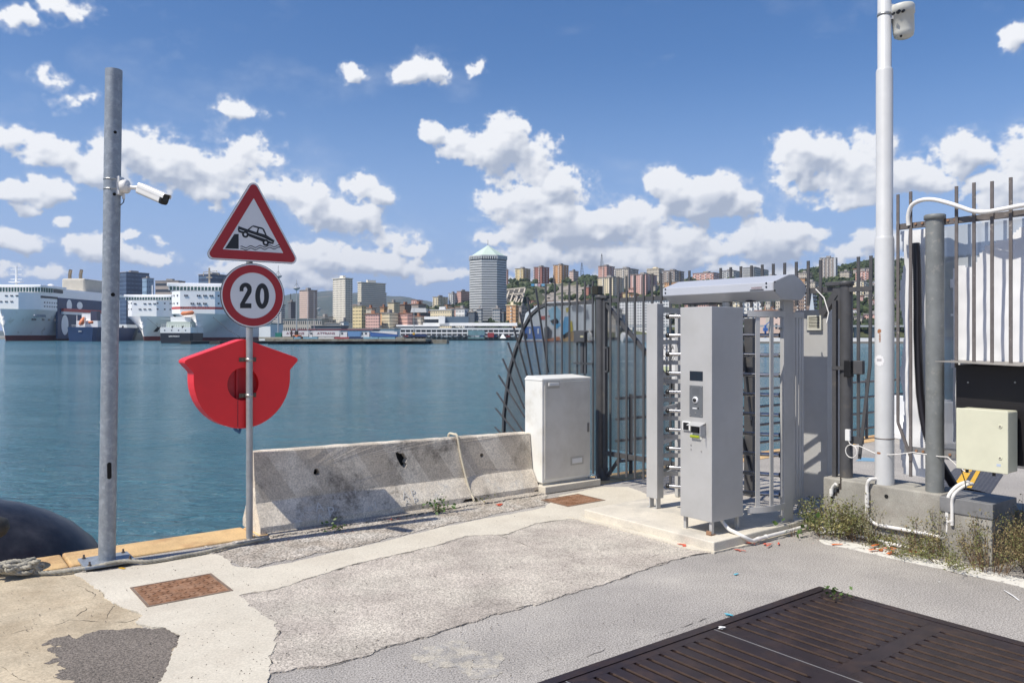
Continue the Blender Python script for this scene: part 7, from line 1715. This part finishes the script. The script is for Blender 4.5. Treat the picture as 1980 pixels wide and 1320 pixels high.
MB(I4).box(c0.x - 5.8, 348, 5.4, c0.x + 4.6, 355, 7.8).build('deckhouse', mat('deckhouse_green', (.42, .48, .42), .6), sv); MB(I4).box(c0.x - 4.8, 350, 7.8, c0.x + 3.4, 354, 10).build('deckhouse', SUPW, sv)
MB(I4).lathe([(.1, -3), (.9, -2.2), (.9, 2.2), (.1, 3)], (c0.x + 3, 349, 11.6), 12, True, (1, 0, .1)).build('rescue_boat', LIFEO, sv)
m = MB(I4); [m.bar((c0.x - 6.4 + k, 344.5, 5.4), (c0.x - 6.4 + k, 344.5, 6.6), .08, .08) for k in range(14)]; m.bar((c0.x - 6.5, 344.5, 6.6), (c0.x + 6.5, 344.5, 6.6), .1, .1); m.bar((c0.x - 6.5, 344.5, 9.0), (c0.x + 4, 344.5, 9.0), .12, .12); m.build('rails', SUPW, sv)
for k in (-1.4, 3): MB(I4).tube([(c0.x + k, 343.9, 5.0), (c0.x + k, 343.9, 5.9)], .45, 10).build('tyre_fender', BLACK, sv)
# grey patrol boat edge behind the pole
gv = thing('grey_workboat', 'grey workboat with dark gear just right of the tall pole', 'ship', at(224, 655, 520), 0)
hullp([(-9, 0), (9, 0), (9, 30), (-9, 30)], at(222, 655, 520).x, 522, WATER_Z - .5, 3.5, 'hull', mat('hull_grey', (.16, .18, .20), .5), gv); MB(I4).box(at(214, 0, 520).x, 525, 3.5, at(238, 0, 520).x, 540, 9).build('deckhouse', SUPW, gv); MB(I4).bar(at(232, 650, 521), at(238, 630, 521), .8, .8).build('davit', ANCH, gv)
# painted ship hull seen through the mesh
ms = thing('painted_ship', 'ship side painted in bright abstract colours behind the mesh of the fence wing', 'ship', at(1075, 660, 420), 0)
def sq(pts_, D, m, nm, dep=6): 
    A = [at(x, y, D) for x, y in pts_]; B__ = [v + Vector((0, dep, 0)) for v in A]; n_ = len(A)
    return MB(I4).add(A + B__, [tuple(range(n_)), tuple(range(n_, 2 * n_))[::-1]] + [(i, (i + 1) % n_, n_ + (i + 1) % n_, n_ + i) for i in range(n_)]).build(nm, m, ms, weld=False)
sq([(1008, 662), (1012, 630), (1018, 604), (1040, 590), (1150, 590), (1150, 662)], 420, HW, 'hull', 24); sq([(1008, 662), (1008, 658.5), (1150, 658.5), (1150, 662)], 419.9, BOOT, 'boot_top', .05)
sq([(1048, 590), (1060, 584), (1150, 582), (1150, 590)], 422, SUPW, 'superstructure', 20)
cols_ = {'b': (.05, .16, .48), 'c': (.12, .42, .68), 'y': (.72, .55, .05), 'o': (.60, .20, .06), 'r': (.58, .09, .06), 'k': (.05, .05, .06), 's': (.50, .30, .10), 'l': (.35, .62, .75), 'g': (.35, .35, .36)}
for pts_, c_, nm in (([(1013, 655), (1014, 632), (1048, 630), (1049, 655)], 'b', 'blue'), ([(1052, 634), (1060, 630), (1068, 640), (1066, 655), (1053, 656)], 'k', 'dark'), ([(1060, 600), (1075, 590), (1086, 604), (1080, 625), (1066, 628)], 'l', 'pale_blue'), ([(1063, 620), (1076, 615), (1085, 628), (1076, 636)], 'c', 'sky_blue'),
                    ([(1042, 612), (1055, 610), (1056, 618), (1044, 618)], 'r', 'red'), ([(1058, 611), (1064, 610), (1064, 613)], 'r', 'red'), ([(1084, 640), (1092, 612), (1099, 612), (1100, 650), (1090, 655)], 'c', 'sky_blue'), ([(1101, 622), (1106, 620), (1108, 638), (1101, 644)], 'y', 'yellow'), ([(1088, 648), (1100, 640), (1126, 642), (1138, 660), (1086, 660)], 's', 'sand'),
                    ([(1012, 646), (1020, 644), (1020, 656), (1012, 656)], 'c', 'sky_blue'), ([(1104, 592), (1118, 588), (1130, 596), (1124, 604), (1108, 602)], 'g', 'grey'), ([(1052, 656), (1082, 650), (1084, 658), (1054, 659)], 'o', 'orange'), ([(1128, 600), (1136, 598), (1140, 616), (1130, 618)], 'g', 'grey'), ([(1094, 596), (1100, 594), (1101, 602), (1095, 604)], 'y', 'yellow')):
    sq(pts_, 419.85 if c_ not in 'kyo' else 419.75, mat('mural_' + nm, cols_[c_], .6, 0, .1, .4), 'painted_patch', .05)
for (x, y) in ((1023, 640), (1031, 650), (1039, 640)): sq([(x, y - 5), (x + 3, y - 5), (x + 3, y + 5), (x, y + 5)], 419.7, SUPW, 'painted_patch', .05)
wb = thing('white_tug', 'white bow of a small vessel low behind the gate brace', 'ship', at(1225, 655, 380), 0)
MB(I4).hexa([at(1214, 662, 380), at(1300, 662, 380), at(1300, 662, 392), at(1218, 662, 392)], [at(1216, 647, 380), at(1300, 645, 380), at(1300, 645, 392), at(1216, 647, 392)]).build('hull', mat('tug_grey', (.26, .27, .28), .6), wb)
MB(I4).lathe([(2.4, 0), (2.4, 5)], at(1222, 652, 381), 16, True, (-1, -.2, 0)).build('white_bow', SUPW, wb)

# ================================================================ pier with lorries
pr_ = thing('concrete_pier', 'long low concrete pier carrying lorries, behind the lifebuoy case', 'pier', at(650, 660, 300), 0)
yp0, yp1 = 300, 330
xa, xb = at(512, 0, 300).x, at(823, 0, 300).x
MB(I4).box(xa, yp0, -.35, xb, yp1, .55).build('deck_slab', mat('pier_concrete', (.27, .25, .20), .9, 0, .25, .35, 0, 1, (.16, .12, .08), .5, .55, .1), pr_)
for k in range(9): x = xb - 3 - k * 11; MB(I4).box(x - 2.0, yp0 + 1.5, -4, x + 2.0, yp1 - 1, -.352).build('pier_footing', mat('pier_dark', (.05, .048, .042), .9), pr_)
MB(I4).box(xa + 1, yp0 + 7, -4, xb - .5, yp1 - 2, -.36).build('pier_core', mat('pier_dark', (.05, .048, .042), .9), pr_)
MB(I4).box(xb, 318, -2.5, at(864, 0, 318).x, 330, .1).build('low_extension', mat('pier_concrete', (.27, .25, .20), .9), pr_)
# painted kerb blocks along the pier edge
kbc = {'sand': (.38, .34, .26), 'blue': (.20, .38, .48), 'white': (.62, .61, .58), 'red': (.34, .07, .08), 'navy': (.03, .05, .12), 'stone': (.28, .26, .21)}
for k, (x0, x1, c_, lab) in enumerate(((500, 567, 'sand', 'sand coloured'), (568, 581, 'blue', 'short pale blue'), (586, 614, 'blue', 'first long pale blue'), (616, 646, 'white', 'white'), (647, 675, 'red', 'dark red'), (676, 702, 'navy', 'navy'), (703, 732, 'blue', 'second long pale blue, right of the navy one,'), (733, 764, 'blue', 'last pale blue'), (766, 782, 'stone', 'short stone coloured'))):
    t_ = thing('kerb_block', f'{lab} painted kerb block on the pier edge', 'kerb block', at(x0, 654, 301), 0, 'painted kerb blocks along the pier edge')
    MB(I4).box(at(x0, 0, 301).x, 301, .55, at(x1, 0, 301).x - .1, 302.2, 1.22).build('block', mat('kerb_' + c_, kbc[c_], .8, 0, .15, 1), t_)
def lorry(label, x0, x1, y0, y1, D, tc, cab=None, txt=None, cabc='lorry_white', nm='lorry'):
    t_ = thing(nm, label, 'lorry' if cab else 'trailer', at(x0, y1, D), 0); xa_, xb_ = at(x0, 0, D).x, at(x1, 0, D).x; zt2, zb2 = at(0, y0, D).z, at(0, y1, D).z; zb2 = max(zb2, 1.35)
    MB(I4).box(xa_, D, zb2, xb_, D + 2.5, zt2).build('cargo_box', tc, t_)
    MB(I4).box(xa_ + .5, D + .3, .95, xb_ - .3, D + 2.2, zb2).build('chassis', ANCH, t_)
    for k in range(3):
        x = xb_ - 1.6 - k * 1.25
        for yy in (D + .1, D + 2.1): MB(I4).lathe([(.48, 0), (.48, .3)], (x, yy, 1.03), 12, False, (0, 1, 0)).build('wheel', BLACK, t_)
    if txt: text(txt, (zt2 - zb2) * .52, mat('lorry_letter', (.22, .05, .07), .6), t_, ((xa_ + xb_) / 2, D - .06, (zt2 + zb2) / 2 + .15), (1, 0, 0), (0, 0, 1), .05, sx=1.35)
    if cab:
        xc0, xc1 = at(cab[0], 0, D).x, at(cab[1], 0, D).x; s = 1 if xc0 < xa_ else -1
        MB(I4).prism([(xc0, 1.0), (xc1, 1.0), (xc1, zt2 - .1), (xc0 + (.5 if s > 0 else 0), zt2 - .2), (xc0, 2.2)], (0, D + .05, 0), (1, 0, 0), (0, 0, 1), (0, 1, 0), 2.4).build('cab', mat(cabc, (.7, .7, .7), .4), t_)
        MB(I4).box(xc0 + .35, D - .02, 2.25, xc0 + 1.1, D + .04, 2.95).build('cab_window', WIN, t_); MB(I4).lathe([(.48, 0), (.48, .3)], (xc0 + 1.2, D + .1, 1.03), 12, False, (0, 1, 0)).build('wheel', BLACK, t_)
    return t_
TW = mat('trailer_white', (.68, .68, .68), .5, 0, .04, .5); TB = mat('trailer_blue', (.05, .13, .36), .5, 0, .1, .5); TN = mat('trailer_navy', (.02, .04, .12), .5); TBL = mat('trailer_light_blue', (.13, .26, .48), .5)
lorry('white trailer with dark red lettering, nearest the sign post', 546, 596, 639.5, 651, 318, TW, None, 'ATTRANS', nm='trailer')
lorry('long white lorry with dark red lettering in the middle of the pier', 605, 656, 639.5, 651, 318, TW, (598, 604), 'ATTRANS')
lorry('lorry with a light blue box right of the lettered white lorry', 673, 697, 641, 651.5, 318, TBL, (658, 671))
lorry('lorry with a blue and white curtain side left of the navy one', 716, 768, 641, 651.5, 318, TB, (704, 714))
lorry('navy blue trailer with a yellow mark at the right end of the pier', 791, 824, 646, 652.5, 316, TN, None, nm='trailer')
MB(I4).box(at(798, 0, 315.9).x, 315.8, 2.1, at(802, 0, 315.9).x, 315.95, 2.9).build('yellow_mark', YELLOW, bpy.data.objects['trailer.001'])
MB(I4).prism([(at(717, 0, 318).x, 3.2), (at(768, 0, 318).x, 2.2), (at(768, 0, 318).x, 3.35), (at(717, 0, 318).x, 3.35)], (0, 317.9, 0), (1, 0, 0), (0, 0, 1), (0, 1, 0), .06).build('white_flash', TW, bpy.data.objects['lorry.002'])
fk = thing('orange_forklift', 'orange port handler in front of the first white trailer', 'forklift', at(574, 652, 312), 0)
MB(I4).box(at(566, 0, 312).x, 312, 1.1, at(580, 0, 312).x, 314.5, 2.0).build('body', LIFEO, fk); MB(I4).box(at(570, 0, 312).x, 312.2, 2.0, at(574.5, 0, 312).x, 314, 3.6).build('cab', ANCH, fk); MB(I4).bar((at(563, 0, 312).x, 312.5, .8), (at(563, 0, 312).x, 312.5, 3.7), .5, .5).build('lift_mast', ANCH, fk)
for x in (568, 578): MB(I4).lathe([(.6, 0), (.6, .4)], (at(x, 0, 312).x, 311.8, 1.15), 12, False, (0, 1, 0)).build('wheel', BLACK, fk)
gc = thing('green_container', 'dark green container at the left end of the pier', 'container', at(538, 651, 318), 0); MB(I4).box(at(532, 0, 318).x, 318, .7, at(544, 0, 318).x, 321, 2.9).build('body', mat('container_green', (.02, .18, .14), .6), gc)
# sheds and long truck row behind the pier
bld('long dark red roofed shed line behind the lorries', 560, 720, 638, 650, 420, 'lgrey', 1, 20, 1, 'shed', 'shed', ww=.3, roof=mat('shed_roof_red', (.24, .05, .06), .7), box_=False)
bld('low dark loading bay behind the lettered lorries', 600, 660, 630, 643, 470, 'darkgrey', 0, 1, 1, 'loading_bay', 'shed', box_=False)
bld('flat grey warehouse box below the taller white tower', 624, 657, 625.5, 642, 500, 'grey', 0, 1, .97, 'warehouse', 'warehouse', box_=False)
bld('white jagged quay office left of the yellowish palace', 657, 672, 622, 640, 500, 'white', 3, 4, .5, 'quay_office', win=WINL)
bld('long white trailer park row below the pink houses', 672, 762, 636, 648, 470, 'white', 1, 22, 1, 'trailer_row', 'shed', box_=False, ww=.25, wh=.4)
bld('white port shed right of the third ferry, under the round sign', 500, 523, 626, 655, 345, 'white', 0, 1, 1, 'port_shed', 'shed', box_=False)
# lighting masts
for k, (x, y0, y1, D, lab) in enumerate(((538, 513, 652, 330, 'tall harbour light mast left of the slim black tower, nearest the round sign'), (573.5, 541, 648, 340, 'harbour light mast with a crown of lamps in front of the pink tower, left edge'), (595, 560, 648, 420, 'plain harbour mast before the pink tower'), (617, 588, 646, 520, 'small distant harbour mast right of the pink tower'), (607.5, 565, 646, 430, 'thin harbour mast at the right edge of the pink tower'), (800.5, 596, 652, 330, 'thin lamp mast before the white barrel roof'))):
    t_ = thing('light_mast', lab, 'light mast', at(x, y1, D), 0); X = at(x, 0, D).x; z0, z1 = .5, at(0, y0, D).z
    MB(I4).tube([(X, D, z0), (X, D, z1)], [.32 if k < 2 else .22, .10], 8).build('mast', mat('mast_galv', (.45, .46, .46), .5, .2), t_)
    if k in (0, 1, 3):
        zc = z0 + (z1 - z0) * .82; MB(I4).lathe([(.4, 0), (1.5, .8), (1.5, 1.2), (.3, 1.3)], (X, D, zc), 12).build('lamp_crown', mat('mast_galv', (.45, .46, .46), .5, .2), t_)
        m = MB(I4); [m.bar((X + s * .3, D, zc + 1.2), (X, D, zc + 3.2), .08, .08) for s in (-4, 4)]; m.build('stays', GATE, t_)
# parked cars and small boats along the far terminal quay
r = random.Random(9); cc = [(.7, .7, .7), (.10, .11, .13), (.35, .05, .05), (.45, .47, .5), (.06, .12, .3)]
cm = [mat('car_paint_' + n_, c_, .3) for n_, c_ in zip(('white', 'black', 'red', 'silver', 'blue'), cc)]; cn = ('white', 'black', 'dark red', 'silver', 'blue')
ORD = 'first second third fourth fifth sixth seventh eighth ninth tenth eleventh twelfth thirteenth fourteenth fifteenth sixteenth seventeenth eighteenth nineteenth twentieth twenty-first twenty-second twenty-third twenty-fourth twenty-fifth twenty-sixth twenty-seventh last'.split()
xs3 = [768 + k * 8.6 + r.uniform(-1.5, 1.5) for k in range(28)]
for k, x in enumerate(xs3):
    c_ = r.randrange(5); D = 534; X = at(x, 0, D).x
    t_ = thing('parked_car', f'{cn[c_]} car, {ORD[k]} in the row before the far ferry terminal', 'car', (X, D, .55), 0, 'cars parked before the ferry terminal')
    MB(I4).prism([(-2.1, 0), (2.1, 0), (2.1, .5), (1.3, .6), (.8, 1.1), (-.9, 1.1), (-1.5, .6), (-2.1, .55)], (X, D, .85), (1, 0, 0), (0, 0, 1), (0, 1, 0), 1.7).build('body', cm[c_], t_)
    MB(I4).box(X - 1.1, D - .03, 1.45, X + .9, D, 1.85).build('side_window', WIN, t_)
tn = thing('white_marquee', 'little white pointed marquee on the far quay by the octagonal tower', 'tent', at(972, 655, 533), 0)
MB(I4).add([at(966, 654, 532), at(979, 654, 532), at(979, 654, 537), at(966, 654, 537), at(971.5, 645, 534)], [(0, 1, 4), (1, 2, 4), (2, 3, 4), (3, 0, 4)]).build('canvas', WH, tn)
rb = thing('red_van_stall', 'dark red kiosk among the cars on the far quay', 'kiosk', at(948, 655, 533), 0); MB(I4).box(at(943, 0, 533).x, 532, .55, at(955, 0, 533).x, 535, 3.6).build('body', cm[2], rb)
# mooring lines of the white ferries
for k, (p, q_, lab) in enumerate((((412, 613, 352), (470, 655, 330), 'mooring line from the bow of the red banded ferry'), ((285, 616, 470), (345, 655, 420), 'mooring line from the bow of the plain white ferry'))):
    t_ = thing('mooring_line', lab, 'rope', at(*p), 0); MB(I4).tube([at(*p), at((p[0] + q_[0]) / 2, (p[1] + q_[1]) / 2 + 4, (p[2] + q_[2]) / 2), at(*q_)], .10, 5).build('line', ANCH, t_)

# ================================================================ air
hz_ = bpy.data.materials.new('air'); hz_.use_nodes = True; t = hz_.node_tree; t.nodes.clear()
pv = t.nodes.new('ShaderNodeVolumePrincipled'); pv.inputs['Color'].default_value = (.62, .74, .95, 1); pv.inputs['Density'].default_value = 0.00009; pv.inputs['Anisotropy'].default_value = .2
ov = t.nodes.new('ShaderNodeOutputMaterial'); t.links.new(pv.outputs[0], ov.inputs['Volume'])
a_ = MB(I4); a_.box(-7000, -400, -4.0, 7000, 7400, 470); a_.build('haze', hz_, kind='stuff')
